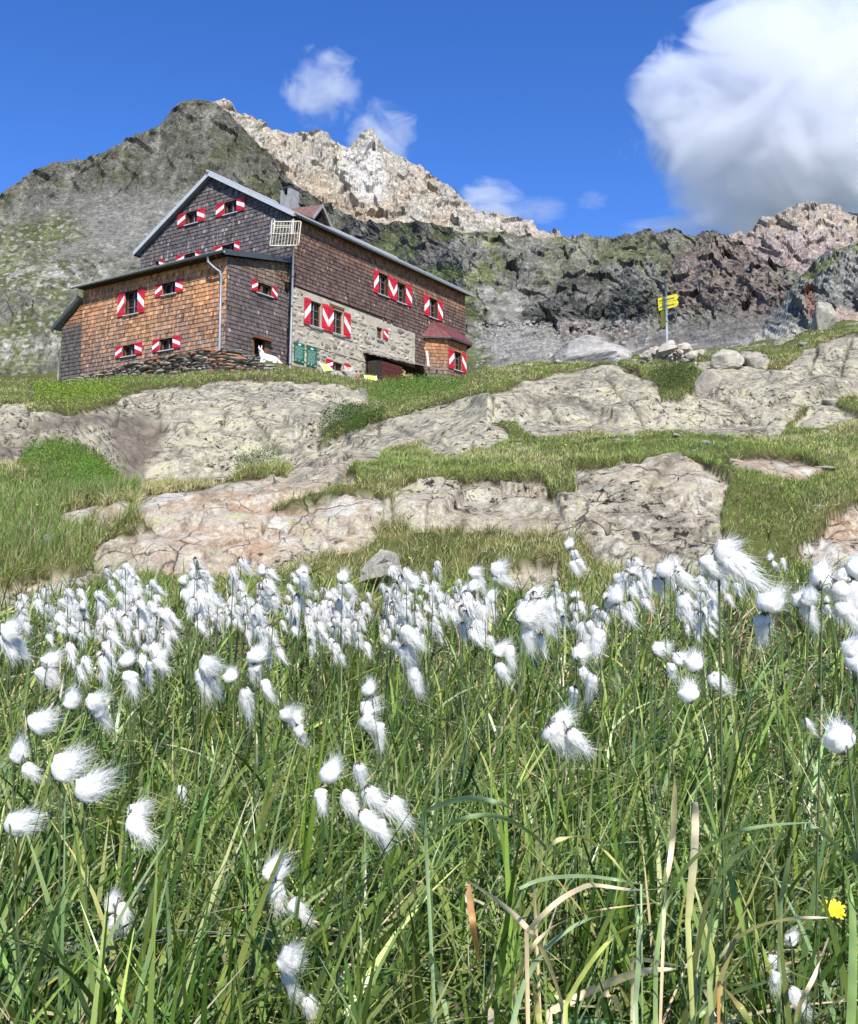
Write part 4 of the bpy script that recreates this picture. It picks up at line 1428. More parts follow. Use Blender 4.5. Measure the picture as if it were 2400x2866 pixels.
# shed roof of the front wing
za, zb_ = 15.66, z_wing(QG) + .02
wr = slope_roof('roof', H(-.28, QG - .02, zb_ + .05), H(11.42, QG - .02, zb_ + .05), H(-.28, -.52, za), H(11.42, -.52, za), .10, M['dark_trim'], None, 0)
m = MB()
m.tube([H(-.34, -.60, za + .0), H(11.46, -.60, za + .0)], .08, 10)
m.tube([H(-.36, -.60, za), H(-.34, -.60, za)], .085, 10)
part(m, 'gutter', M['gutter'], None, True)
m = MB()
a, b = H(-.30, -.53, za - .06), H(-.30, QG - .03, zb_ - .01)
m.prism([a + np.array([0, 0, .20]), b + np.array([0, 0, .20]), b - np.array([0, 0, .08]), a - np.array([0, 0, .08])], HU * -.03)
part(m, 'verge_trim', M['dark_trim'])
m = MB()
m.box(H(0.02, -.5, 15.60), HU * 11.1, HV * .49, (0, 0, .035))
part(m, 'soffit', M['board_dark'])
# lean-to at the far left
lr = slope_roof('roof', H(11.17, -.28, 15.12), H(11.17, 4.3, 15.12), H(13.5, -.28, 13.62), H(13.5, 4.3, 13.62), .10, M['roof_metal'], None, 8)
m = MB()
a, b = H(11.17, -.30, 15.06), H(13.5, -.30, 13.56)
m.prism([a + np.array([0, 0, .2]), b + np.array([0, 0, .2]), b - np.array([0, 0, .07]), a - np.array([0, 0, .07])], HV * -.03)
part(m, 'verge_trim', M['dark_trim'])
m = MB()
m.tube([H(13.55, -.2, 13.6), H(13.45, -.15, 13.3), H(13.05, -.1, 12.9), H(13.02, -.1, 12.4)], .035, 6)
m.tube([H(13.02, -.1, 12.4), H(13.02, -.1, 10.3)], .03, 6)
part(m, 'downpipe', M['pipe'], None, True)
# bay roof: three hipped facets of red sheet with seams
zb0 = bay_top - .02
e1 = .38
P0 = H(PE, q_b0 - e1, zb0)
P1 = H(PB - e1, q_b1 - e1 * .42, zb0)
P2 = H(PB - e1, q_b2 + e1 * .42, zb0)
P3 = H(PE, q_b2 + tb + e1, zb0)
zap = on_p(C('G', 1040, 120), PE)[1]
A1 = H(PE - .02, q_b0 + 1.0, zap)
A2 = H(PE - .02, q_b2 + tb - 1.0, zap)
m = MB()
dn = np.array([0, 0, -.07])
for tri in ((P0, P1, A1), (P1, P2, A2, A1), (P2, P3, A2)):
    m.prism(list(tri), dn)
br = part(m, 'bay_roof', M['red_roof'])
m = MB()
def seam(a, b, n, c, d):
    for k in range(n + 1):
        t = k / n
        u, v = a + (b - a) * t, c + (d - c) * t
        m.tube([u + np.array([0, 0, .02]), v + np.array([0, 0, .02])], .028, 5)
seam(P0, P1, 4, A1, A1 + (P1 - P0) * .02)
seam(P1, P2, 5, A1, A2)
part(m, 'standing_seam', M['red_roof'], br)
m = MB()
for a, b in ((P0, P1), (P1, P2), (P2, P3)):
    m.prism([a - np.array([0, 0, .071]), b - np.array([0, 0, .071]), b - np.array([0, 0, .16]), a - np.array([0, 0, .16])], (np.cross(b - a, [0, 0, 1]) / np.linalg.norm(b - a)) * -.03)
part(m, 'bay_fascia', M['dark_trim'])
m = MB()
m.prism([P0 + dn * 1.2, P1 + dn * 1.2, P2 + dn * 1.2, P3 + dn * 1.2], (0, 0, -.03))
part(m, 'soffit', M['board_dark'])
# chimney
def roof_z(p):
    return zr - (sR_ * (APP - p) if p < APP else sL_ * (p - APP)) + .1


def find_on_roof(uv, zadd=0.0):
    """point of the right roof plane seen at a photo pixel"""
    r_ = ray(*uv)
    # plane: z = zr - sR*(APP-p)
    up = HU
    t = (zr - sR_ * APP - sR_ * (HO @ HU) + 0.1 + zadd) / (r_[2] - sR_ * (r_ @ HU))
    X = r_ * t - HO
    return X @ HU, X @ HV


pc, qc = 1.35, QG + 2.6
uv_best = None
for pp in np.arange(.6, 5, .1):
    for qq in np.arange(QG + .4, QG + 9, .2):
        u_, v_ = project(*H(pp, qq, roof_z(pp) + 1.3))
        e_ = math.hypot(u_ * D2 - C('D', 705, 250)[0], v_ * D2 - C('D', 705, 250)[1])
        if uv_best is None or e_ < uv_best[0]:
            uv_best = (e_, pp, qq)
pc, qc = uv_best[1], uv_best[2]
zc0, zc1 = roof_z(pc) - .8, roof_z(pc) + 1.25
cw = .40
m = MB()
m.box(H(pc - cw, qc, zc0), HU * cw * 2, HV * .82, (0, 0, zc1 - zc0 - .45))
for s_ in (0, 1):
    m.box(H(pc - cw + s_ * (cw * 2 - .22), qc, zc1 - .449), HU * .22, HV * .82, (0, 0, .449))
m.box(H(pc - cw + .221, qc + .5, zc1 - .448), HU * (cw * 2 - .442), HV * .318, (0, 0, .447))
ch = part(m, 'chimney', M['concrete'])
m = MB()
m.box(H(pc - cw - .05, qc - .05, zc1 + .001), HU * (cw * 2 + .1), HV * .92, (0, 0, .06))
part(m, 'chimney_cap', M['dark_trim'], ch)
m = MB()
m.box(H(pc - cw + .23, qc + .2, zc1 - .446), HU * (cw * 2 - .46), HV * .2, (0, 0, .44))
part(m, 'flue_opening', M['black'], ch)
# dormer
uvb = None
for qq in np.arange(QG + 1, q_end - 1, .2):
    for pp in np.arange(.3, 3.0, .1):
        u_, v_ = project(*H(pp, qq, roof_z(pp) + 1.15))
        e_ = math.hypot(u_ * D2 - C('D', 1260, 500)[0], v_ * D2 - C('D', 1260, 500)[1])
        if uvb is None or e_ < uvb[0]:
            uvb = (e_, pp, qq)
pd_, qd = uvb[1], uvb[2]
zt = roof_z(pd_) + 1.15
ph = pd_ + 1.15 / sR_
wd = .95
m = MB()
for s_ in (-1, 1):
    m.prism([H(pd_ - .15, qd, zt), H(ph + .6, qd, zt), H(ph - .1, qd + s_ * wd, roof_z(ph - .1) - .1), H(pd_ - .15, qd + s_ * wd, zt - 1.1)], (0, 0, .07))
dm = part(m, 'dormer', M['brown_roof'])
m = MB()
for s_ in (-1, 1):
    m.prism([H(pd_ - .152, qd, zt + .09), H(pd_ - .152, qd + s_ * wd * 1.04, zt - 1.06), H(pd_ - .152, qd + s_ * wd * 1.04 - s_ * .16, zt - 1.14), H(pd_ - .152, qd, zt - .12)], HU * -.05)
part(m, 'dormer_verge', M['concrete'], dm)
m = MB()
m.prism([H(pd_ + .1, qd, zt - .12), H(pd_ + .1, qd - wd * .85, zt - 1.15), H(pd_ + .1, qd + wd * .85, zt - 1.15)], HU * .05)
part(m, 'dormer_opening', M['black'], dm)
# downpipes and cable
m = MB()
pdp = on_q(C('B', 1100, 600), -.12)[0]
m.tube([H(pdp + .55, -.58, za - .06), H(pdp + .54, -.56, za - .34), H(pdp + .30, -.42, za - .62), H(pdp + .04, -.22, za - .86), H(pdp, -.16, za - 1.1), H(pdp, -.16, 10.42)], .062, 10)
part(m, 'downpipe', M['pipe'], None, True)
m = MB()
m.tube([H(pdp + .1, -.55, za), H(.18, -.2, za - .8), H(.10, -.08, za - 1.4), H(.10, -.08, 10.4)], .014, 5)
for z in (14.3, 13.2, 12.1, 10.9):
    m.box(H(.04, -.13, z), HU * .12, HV * .05, (0, 0, .12))
part(m, 'cable', M['old_wood'])
m = MB()
m.tube([H(PE - .12, QG - .05, 15.2), H(PE - .12, QG - .05, 11.9)], .06, 8)
m.tube([H(PE - .12, QG - .05, 11.9), H(PE - .12, QG - .05, 10.4)], .055, 8)
part(m, 'downpipe', M['drystone'], None, True)
m = MB()
W_side.box(m, QG - .28, QG - .02, 14.95, 15.35, .05, .2)
part(m, 'lamp_bracket', M['black'])

# ---- stones of the long wall, set in mortar
def polytope(seed, flat=(1, 1, 1), n=2, cuts=9, rough=.04):
    """angular stone: cube sphere trimmed by random planes"""
    rg = random.Random(seed)
    pl_ = []
    for k in range(cuts):
        v_ = Vector((rg.gauss(0, 1), rg.gauss(0, 1), rg.gauss(0, 1))).normalized()
        pl_.append((v_, rg.uniform(.62, .95)))
    vs, ix, fs = [], {}, []

    def vid(a, b, c):
        k = (a, b, c)
        if k not in ix:
            d = Vector((a / n * 2 - 1, b / n * 2 - 1, c / n * 2 - 1))
            mx = max(abs(t) for t in d)
            d2 = (d.normalized() * .55 + d / mx * .45).normalized()
            r_ = 1.25
            for pn, ds in pl_:
                q = d2.dot(pn)
                if q > .05:
                    r_ = min(r_, ds / q)
            r_ *= 1 + rg.uniform(-rough, rough)
            ix[k] = len(vs)
            vs.append((d2.x * r_ * flat[0], d2.y * r_ * flat[1], d2.z * r_ * flat[2]))
        return ix[k]
    for i in range(n):
        for j in range(n):
            for s_ in (0, n):
                q = [vid(i, j, s_), vid(i + 1, j, s_), vid(i + 1, j + 1, s_), vid(i, j + 1, s_)]
                fs.append(tuple(q if s_ else q[::-1]))
                q = [vid(i, s_, j), vid(i + 1, s_, j), vid(i + 1, s_, j + 1), vid(i, s_, j + 1)]
                fs.append(tuple(q[::-1] if s_ else q))
                q = [vid(s_, i, j), vid(s_, i + 1, j), vid(s_, i + 1, j + 1), vid(s_, i, j + 1)]
                fs.append(tuple(q if s_ else q[::-1]))
    return vs, fs


def stone_mesh(name, seed, mat, n=2, cuts=9, rough=.04, norm=True):
    vs, fs = polytope(seed, (1, 1, 1), n, cuts, rough)
    if norm:
        A = np.array(vs)
        lo, hi = A.min(0), A.max(0)
        A = (A - (lo + hi) / 2) / (hi - lo)
        vs = [tuple(t) for t in A]
    me_ = bpy.data.meshes.new(name)
    me_.from_pydata(vs, [], fs)
    me_.materials.append(mat)
    me_.update()
    return me_


ST = [stone_mesh('stone', 100 + i, M['wall_stone'], 2, 8, .12) for i in range(10)]
cnt = 0
z = 10.45
Rwall = Matrix(((HV[0], -HU[0], 0), (HV[1], -HU[1], 0), (0, 0, 1))).to_4x4()
while z < 15.0 and cnt < 290:
    hh = random.uniform(.16, .36)
    a = QG + .15
    while a < q_st - .1:
        ww = random.choice((.2, .3, .4, .55, .8)) * random.uniform(.8, 1.2)
        hk = hh * random.uniform(.55, 1.15)
        am, zm = a + ww / 2, z + hh / 2 + random.uniform(-.10, .10)
        a += ww + random.uniform(.03, .14)
        if zm + hh / 2 > ZB0 - .06 + (ZB1 - ZB0) * (am - QG) / (q_st - QG) or am + ww / 2 > q_st:
            continue
        if any(am + ww / 2 > h['a0'] - .03 and am - ww / 2 < h['a1'] + .03 and zm + hh / 2 > h['z0'] - .08 and zm - hh / 2 < h['z1'] + .03 for h in lo_w):
            continue
        if random.random() < .12 or cnt >= 290:
            continue
        o_ = link('stone', random.choice(ST), hut)
        P_ = W_long.P(am, zm, -.005)
        o_.matrix_parent_inverse = HI
        o_.matrix_basis = Matrix.Translation(P_) @ Rwall @ Matrix.Rotation(random.gauss(0, .10), 4, 'Y') @ Matrix.Diagonal((ww * 1.04, random.uniform(.07, .13), hk, 1))
        cnt += 1
    z += hh + random.uniform(.02, .06)
m = MB()
W_long.box(m, QG + 1.3, q_st - 3.0, 12.18, 12.23, .0, .05)
part(m, 'string_course', M['mortar'])
m = MB()
W_long.box(m, on_p(C('E', 1540, 400), PE)[0], on_p(C('F', 225, 1060), PE)[0], 14.82, 14.96, .0, .06)
part(m, 'lintel', M['frame'])

# ================================================================== THINGS BY THE HUT
def root_at(name, P_, label, cat, group=None):
    e_ = empty(name, tuple(P_))
    return tag(e_, label, cat, group)


# green notice boards with pale lines
M['green_board'] = simple_mat('green_board_paint', (0.012, 0.115, 0.060), 0.5, 0.12, 4)
M['chalk'] = simple_mat('pale_lettering', (0.55, 0.66, 0.62), 0.7, 0.15, 20)
for (tl, br_, lab, seed) in (((1010, 972), (1160, 1290), 'dark green notice board nearer the flagpole, fixed low on the stone wall', 3),
                             ((1200, 1038), (1350, 1355), 'dark green notice board farther from the flagpole, next to the lime deck chair', 4)):
    a0, z1 = on_p(C('E', *tl), PE - .06)
    a1, z0 = on_p(C('E', *br_), PE - .06)
    z1 = on_p(C('E', (tl[0] + br_[0]) / 2, tl[1] + 18), PE - .06)[1]
    z0 = z1 - 1.08
    rt = root_at('notice_board', W_long.P((a0 + a1) / 2, z0, .06), lab, 'notice board')
    m = MB()
    W_long.box(m, a0, a1, z0, z1, .05, .075)
    part(m, 'panel', M['green_board'], rt)
    rg = random.Random(seed)
    m = MB()
    am = (a0 + a1) / 2
    m.prism([W_long.P(am + .13 * math.cos(t), z1 - .10 + .05 * math.sin(t), .0755) for t in np.linspace(0, 2 * math.pi, 12, endpoint=False)], W_long.n * .003)
    zz = z1 - .24
    while zz > z0 + .18:
        x = a0 + .07
        xe = a1 - rg.uniform(.06, .22)
        while x < xe:
            l = rg.uniform(.04, .13)
            W_long.box(m, x, min(x + l, xe), zz, zz + .016, .0755, .078)
            x += l + .025
        zz -= rg.uniform(.055, .085)
    for x in (a0 + .09, a0 + .36):
        W_long.box(m, x, x + .03, z0 + .06, z0 + .16, .0755, .078)
        W_long.box(m, x + .05, x + .075, z0 + .08, z0 + .13, .0755, .078)
    W_long.box(m, a1 - .22, a1 - .06, z0 + .06, z0 + .09, .0755, .078)
    part(m, 'lettering', M['chalk'], rt)

# flagpole with grid aerial
q_p = QG - .1
pbot = C('E', 938, 1390)
rb_ = ray(*pbot)
PP = PE - 1.0
t = (PP + HO @ HU) / (rb_ @ HU)
PBt = rb_ * t
PTt = ray(*C('D', 900, 655))
PTt = PTt * (np.hypot(*PBt[:2]) / np.hypot(*PTt[:2]))
rt = root_at('mast', PBt, 'tall slim grey mast standing in front of the hut corner', 'mast')
m = MB()
m.tube([PBt - np.array([0, 0, .4]), PBt + (PTt - PBt) * .5, PTt], [.058, .054, .05], 10)
part(m, 'pole', M['pipe'], rt, True)
m = MB()
for f in (.42, .62, .03):
    c_ = PBt + (PTt - PBt) * f
    m.tube([c_ - np.array([0, 0, .03]), c_ + np.array([0, 0, .03])], .075, 10)
part(m, 'clamp', M['dark_trim'], rt)
dist_m = np.hypot(*PTt[:2])


def at_d(k, x, y, dy=0.0):
    r_ = ray(*C(k, x, y))
    return r_ * ((dist_m + dy) / math.hypot(r_[0], r_[1]))


M['aerial'] = simple_mat('cream_enamel', (0.60, 0.56, 0.42), 0.5, 0.15, 8)
cor = [at_d('D', 575, 668, -.15), at_d('D', 1002, 660, -.15), at_d('D', 962, 1028, -.15), at_d('D', 520, 1036, -.15)]
rt2 = root_at('grid_aerial', (cor[3] + cor[2]) / 2, 'cream wire grid frame fixed to the top of the mast', 'aerial')
m = MB()
loop = []
for i in range(4):
    a, b, c_ = cor[i - 1], cor[i], cor[(i + 1) % 4]
    for t in (.12, .04, ):
        loop.append(b + (a - b) * t * .9)
    for t in (.04, .12):
        loop.append(b + (c_ - b) * t * .9)
m.tube(loop + [loop[0]], .032, 6)
part(m, 'rim', M['aerial'], rt2, True)
bar_me = None
for k in range(9):
    t = (k + .7) / 9.4
    a, b = cor[0] + (cor[1] - cor[0]) * t, cor[3] + (cor[2] - cor[3]) * t
    m = MB()
    m.tube([a, b], .014, 5)
    part(m, 'bar', M['aerial'], rt2)
for t in (.16, .24, .5):
    a, b = cor[0] + (cor[3] - cor[0]) * t, cor[1] + (cor[2] - cor[1]) * t
    if t < .4:
        b = a + (b - a) * .68
    m = MB()
    m.tube([a, b], .02, 5)
    part(m, 'bar', M['aerial'], rt2)
for x0, x1 in ((545, 592), (855, 888)):
    m = MB()
    m.tube([at_d('D', x0 - 10, 850, -.2), at_d('D', x0 + 10, 640, -.2), at_d('D', (x0 + x1) / 2 + 10, 618, -.2), at_d('D', x1 + 4, 640, -.2), at_d('D', x1 - 14, 850, -.2)], .018, 6)
    part(m, 'stand_off', M['white'], rt2)
m = MB()
cc = (cor[0] + cor[2]) / 2
m.tube([cc, PTt + (PBt - PTt) * .05], .03, 6)
m.tube([at_d('D', 720, 1050, 0), at_d('D', 800, 1120, .4)], .015, 5)
part(m, 'bracket', M['dark_trim'], rt2)

# lean-to wood shelter with firewood
def on_ground_line(k, x, y, p):
    q, z = on_p(C(k, x, y), p)
    return q, z


PSH = PE - 1.35
qa, za_ = on_p(C('G', 255, 640), PSH)
qb, zb2 = on_p(C('G', 1050, 830), PSH)
qm, _z = on_p(C('G', 545, 700), PSH)
zt0 = on_p(C('G', 255, 625), PSH)[1]
zt1 = on_p(C('G', 1120, 820), PSH)[1]
M['shed_red'] = simple_mat('dark_red_boards', (0.085, 0.022, 0.018), 0.75, 0.35, 7)
M['log'] = simple_mat('firewood', (0.36, 0.24, 0.14), 0.85, 0.35, 12, rnd=.35)
rt = root_at('wood_shelter', H(PSH + .6, (qa + qb) / 2, 11.2), 'low dark red lean-to wood shelter below the red roofed bay', 'shelter')
m = MB()
ztm = (zt0 + zt1) / 2
m.prism([H(PSH - .15, qa - .15, zt0), H(PSH - .15, qb + .35, zt1), H(PE - .06, qb + .35, zt1 + .45), H(PE - .06, qa - .15, zt0 + .45)], (0, 0, .06))
part(m, 'roof', M['old_wood'], rt)
for k in range(6):
    m = MB()
    zk = 11.0 + k * .27
    if zk + .25 > zt0 - .05:
        break
    m.box(H(PSH, qa, zk), HV * (qm - qa), HU * .04, (0, 0, .255))
    part(m, 'plank', M['shed_red'], rt)
m = MB()
m.box(H(PSH + .05, qa + .02, 10.8), HV * .05, HU * 1.0, (0, 0, zt0 - 10.9))
m.box(H(PSH + .05, qm - .06, 10.8), HV * .05, HU * 1.0, (0, 0, zt0 - 11.0))
m.box(H(PE - .1, qa + .1, 10.8), HV * (qb - qa - .1), HU * .03, (0, 0, zt1 - 10.7))
part(m, 'board_wall', M['board_dark'], rt)
m = MB()
m.box(H(PSH + .02, qb, 10.8), HV * .09, HU * .09, (0, 0, zt1 - 10.82))
part(m, 'post', M['old_wood'], rt)
log_me = []
for k in range(3):
    mm = MB()
    r_ = .07 + .02 * k
    mm.tube([(0, -.3, 0), (0, .3, 0)], [r_, r_ * .93], 7)
    log_me.append(mm.mesh('log', M['log']))
for k in range(34):
    q_ = random.uniform(qm + .1, qm + 1.5)
    zz = 11.25 + random.uniform(0, .75) * (1 - (q_ - qm) / 2.4)
    o_ = link('log', random.choice(log_me))
    o_.location = H(PSH + random.uniform(.2, .5), q_, zz)
    o_.rotation_euler = (random.gauss(0, .15), random.gauss(0, .2), math.atan2(HU[1], HU[0]) + math.pi / 2 + random.gauss(0, .2))
    tag(o_, 'cut firewood log heaped beside the dark red planks of the wood shelter', 'log', 'firewood logs in the shelter')
# white plank leaning on the bay cheek
a = on_p(C('G', 888, 530), PE - .7)
b = on_p(C('G', 922, 735), PE - .9)
m = MB()
m.prism([H(PE - .7, a[0], a[1]), H(PE - .7, a[0] + .16, a[1] - .02), H(PE - .95, b[0] + .16, b[1] - .9), H(PE - .95, b[0], b[1] - .9)], HU * -.04)
o = m.obj('plank', M['white'])
tag(o, 'white painted plank leaning behind the wood shelter roof', 'plank')

# wheelbarrow at the right end of the hut
P_, r_ = ground_hit(1012, 805, 40)
rt = root_at('wheelbarrow', P_, 'grey metal wheelbarrow tipped over by the right end of the hut', 'wheelbarrow')
dW = np.hypot(P_[0], P_[1])


def gw(x, y, dy=0.0):
    q = ray(*C('G', x, y))
    return q * ((dW + dy) / math.hypot(q[0], q[1]))


m = MB()
a, b, c_, d_ = gw(1450, 1105), gw(1595, 1150), gw(1600, 1175, .6), gw(1480, 1165, .6)
m.hexa([a, b, b + (c_ - b) + np.array([0, .5, 0]), a + np.array([0, .5, 0])], [p + np.array([0, 0.05, .18]) for p in (a, b, b + np.array([0, .5, 0]), a + np.array([0, .5, 0]))])
part(m, 'tray', M['pipe'], rt)
m = MB()
m.tube([gw(1350, 970), gw(1470, 1120)], .03, 6)
m.tube([gw(1420, 950, .4), gw(1560, 1120, .4)], .03, 6)
part(m, 'handle', M['old_wood'], rt)
m = MB()
wc = gw(1590, 1140, .3)
m.tube([wc - HU * .04, wc + HU * .04], .17, 14)
part(m, 'wheel', M['black'], rt)

# lime deck chairs
M['lime'] = simple_mat('lime_canvas', (0.50, 0.66, 0.13), 0.8, 0.12, 6)
for quad, lab in (([(515, 525), (640, 562), (722, 640), (592, 655)], 'lime green deck chair reclining below the notice boards'),
                  ([(1203, 716), (1388, 732), (1410, 830), (1218, 812)], 'lime green deck chair standing nearer the wood shelter')):
    q_, z_ = on_p(C('H', *quad[3]), PE - 1.6)
    base_P = H(PE - 1.6, q_, z_ - .35)
    dC = np.hypot(base_P[0], base_P[1])

    def gd(x, y, dy=0.0):
        v = ray(*C('H', x, y))
        return v * ((dC + dy) / math.hypot(v[0], v[1]))
    rt = root_at('deck_chair', base_P, lab, 'deck chair', 'lime deck chairs below the stone wall')
    tilt = .45
    cs = [gd(*quad[0], tilt), gd(*quad[1], tilt), gd(*quad[2], 0), gd(*quad[3], 0)]
    m = MB()
    m.prism(cs, np.array([0, .02, .012]))
    part(m, 'canvas', M['lime'], rt)
    for i, j in ((0, 3), (1, 2)):
        m = MB()
        top, bot = cs[i], cs[j]
        m.tube([top + (top - bot) * .06, bot + (bot - top) * .9 + np.array([0, -.05, 0])], .025, 6)
        m.tube([top + (bot - top) * .5, top + (bot - top) * .5 + np.array([0, .55, -.75])], .022, 6)
        part(m, 'frame_leg', M['white'], rt)
m = MB()
q_, z_ = on_p(C('H', 1325, 690), PE - .5)
m.box(H(PE - .5, q_ - .1, z_ - .9), HV * .2, HU * -.05, (0, 0, 1.25))
tag(m.obj('post', M['log']), 'short pale wooden post behind the second lime deck chair', 'post')

# ================================================================== CREATURES
def skin_body(name, verts, edges, radii, mat, parent=None, root_i=0, sub=2):
    me_ = bpy.data.meshes.new(name)
    me_.from_pydata([tuple(v) for v in verts], edges, [])
    o_ = link(name, me_, parent)
    sk = o_.modifiers.new('skin', 'SKIN')
    sk.use_smooth_shade = True
    for i, r_ in enumerate(radii):
        rr_ = r_ if hasattr(r_, '__len__') else (r_, r_)
        me_.skin_vertices[0].data[i].radius = rr_
        me_.skin_vertices[0].data[i].use_root = (i == root_i)
    ss = o_.modifiers.new('sub', 'SUBSURF')
    ss.levels = sub
    ss.render_levels = sub
    me_.materials.append(mat)
    return o_


M['fur'] = simple_mat('white_fur', (0.80, 0.78, 0.73), 0.9, 0.06, 14)
M['nose'] = simple_mat('dark_nose', (0.02, 0.018, 0.018), 0.5, 0.1, 5)
M['ear'] = simple_mat('pink_ear', (0.50, 0.36, 0.32), 0.8, 0.1, 5)
# the dog lies on the end of the wall top, chest to the viewer, body to the right
DQ, DP = -1.05, 0.0
rd = ray(*C('E', 560, 1315))
dogD = 46.6
DP_ = rd * (dogD / math.hypot(rd[0], rd[1]))
dog = root_at('dog', DP_, 'white pointed-eared dog lying by the hut door with its head up', 'dog')
# local frame: x right, y away, z up
dv = [(-.05, .02, .30), (.18, .08, .29), (.40, .16, .24), (.58, .20, .17),       # 0..3 chest, ribs, loin, rump
      (-.15, -.01, .42), (-.20, -.03, .57), (-.235, -.06, .69), (-.24, -.19, .65), (-.24, -.26, .635),  # 4 neck base 5 neck 6 skull 7 muzzle 8 nose
      (-.15, -.06, .22), (-.17, -.09, .07), (-.18, -.33, .035),                   # 9.. left foreleg shoulder elbow paw
      (.0, -.07, .20), (-.02, -.12, .07), (-.03, -.36, .035),                     # 12 right foreleg
      (.50, .02, .18), (.34, -.10, .16), (.56, -.10, .05), (.38, -.22, .035),     # 15 hip knee hock hindpaw
      (.70, .16, .08), (.80, .02, .045)]                                          # 19 tail
de = [(0, 1), (1, 2), (2, 3), (0, 4), (4, 5), (5, 6), (6, 7), (7, 8), (0, 9), (9, 10), (10, 11), (0, 12), (12, 13), (13, 14), (2, 15), (15, 16), (16, 17), (17, 18), (3, 19), (19, 20)]
dr_ = [.18, .18, .17, .15, .155, .125, .10, .058, .036, .075, .05, .036, .075, .05, .036, .11, .085, .045, .036, .045, .03]
ob = skin_body('body', dv, de, dr_, M['fur'], dog, 0)
for sx in (-1, 1):
    m = MB()
    bx = -.24 + sx * .055
    m.add([(bx - .045, -.06, .755), (bx + .045, -.06, .755), (bx + sx * .012, -.045, .915), (bx, -.015, .76)], [(0, 1, 2), (1, 3, 2), (3, 0, 2), (0, 3, 1)])
    e_ = m.obj('ear', M['fur'], dog)
    m = MB()
    m.add([(bx - .024, -.066, .775), (bx + .024, -.066, .775), (bx + sx * .008, -.056, .875)], [(0, 1, 2)])
    m.obj('inner_ear', M['ear'], e_)
    m = MB()
    m.tube([(-.24 + sx * .045, -.155, .70), (-.24 + sx * .045, -.165, .70)], .014, 8)
    m.obj('eye', M['nose'], dog)
m = MB()
m.tube([(-.24, -.298, .645), (-.24, -.322, .642)], [.022, .014], 8)
m.obj('nose', M['nose'], dog)

# person resting in the sun below the wall
M['skin'] = simple_mat('skin', (0.50, 0.30, 0.21), 0.6, 0.08, 6)
M['hair'] = simple_mat('dark_hair', (0.02, 0.016, 0.014), 0.6, 0.2, 20)
M['shirt'] = simple_mat('orange_red_shirt', (0.55, 0.09, 0.05), 0.8, 0.15, 8)
M['trouser'] = simple_mat('dark_trousers', (0.06, 0.06, 0.07), 0.85, 0.2, 8)
hp = on_p(C('H', 1062, 640), PE - 1.4)
PC = H(PE - 1.4, hp[0], hp[1] - .78)
per = root_at('person', PC, 'dark haired person in an orange red top sitting low by the stone wall', 'person')
# x right, y away, z up; sitting, leaning back to the left, legs to the right front
pv = [(.12, .0, .16), (.06, .02, .34), (.02, .03, .50), (.005, .03, .585), (.0, .01, .66), (.0, -.02, .76),
      (-.15, .02, .52), (-.19, -.10, .32), (-.05, -.26, .24), (-.01, -.33, .23), (.19, .0, .50), (.26, -.10, .30), (.22, -.28, .22), (.22, -.35, .21),
      (.04, -.06, .13), (.10, -.42, .34), (.14, -.66, .04), (.14, -.80, .03), (.22, -.06, .13), (.32, -.40, .36), (.38, -.64, .04), (.40, -.78, .03)]
pe_ = [(0, 1), (1, 2), (2, 3), (3, 4), (4, 5), (2, 6), (6, 7), (7, 8), (8, 9), (2, 10), (10, 11), (11, 12), (12, 13), (0, 14), (14, 15), (15, 16), (16, 17), (0, 18), (18, 19), (19, 20), (20, 21)]
pr_ = [.14, .135, .14, .065, .075, .085, .06, .045, .032, .03, .06, .045, .032, .03, .085, .06, .042, .035, .085, .06, .042, .035]
skin_body('body', pv, pe_, pr_, M['skin'], per, 0)
skin_body('shirt', [pv[0], pv[1], pv[2], (.01, .03, .56), pv[6], (-.175, -.05, .42), pv[10], (.23, -.05, .40)], [(0, 1), (1, 2), (2, 3), (2, 4), (4, 5), (2, 6), (6, 7)],
          [.155, .15, .155, .085, .078, .062, .078, .062], M['shirt'], per, 0)
skin_body('trousers', [pv[0], pv[14], pv[15], (.135, -.62, .09), pv[18], pv[19], (.37, -.60, .09)], [(0, 1), (1, 2), (2, 3), (0, 4), (4, 5), (5, 6)], [.15, .098, .072, .055, .098, .072, .055], M['trouser'], per, 0)
mb = MB()
pts = []
for i in range(7):
    for j in range(12):
        th, ph_ = math.pi * .62 * i / 6, 2 * math.pi * j / 12
        pts.append((.118 * math.sin(th) * math.cos(ph_), .02 + .128 * math.sin(th) * math.sin(ph_), .735 + .138 * math.cos(th)))
fcs = [(i * 12 + j, i * 12 + (j + 1) % 12, (i + 1) * 12 + (j + 1) % 12, (i + 1) * 12 + j) for i in range(6) for j in range(12)]
mb.add(pts, fcs)
mb.obj('hair', M['hair'], per, True)
mb = MB()
ringp = [(.125 * math.cos(t), .01 + .135 * math.sin(t), .775) for t in np.linspace(0, 2 * math.pi, 16)]
mb.tube(ringp, .022, 6)
mb.obj('headband', M['white'], per, True)
mb = MB()
for sx in (-1, 1):
    mb.tube([(sx * .032, -.098, .74), (sx * .032, -.108, .74)], .012, 8)
mb.obj('eyes', M['nose'], per)
mb = MB()
mb.tube([(0, -.095, .745), (0, -.122, .70)], [.01, .018], 8)
mb.obj('nose', M['skin'], per, True)
mb = MB()
mb.tube([(-.025, -.094, .665), (0, -.102, .663), (.025, -.094, .665)], .007, 6)
mb.obj('mouth', M['ear'], per)
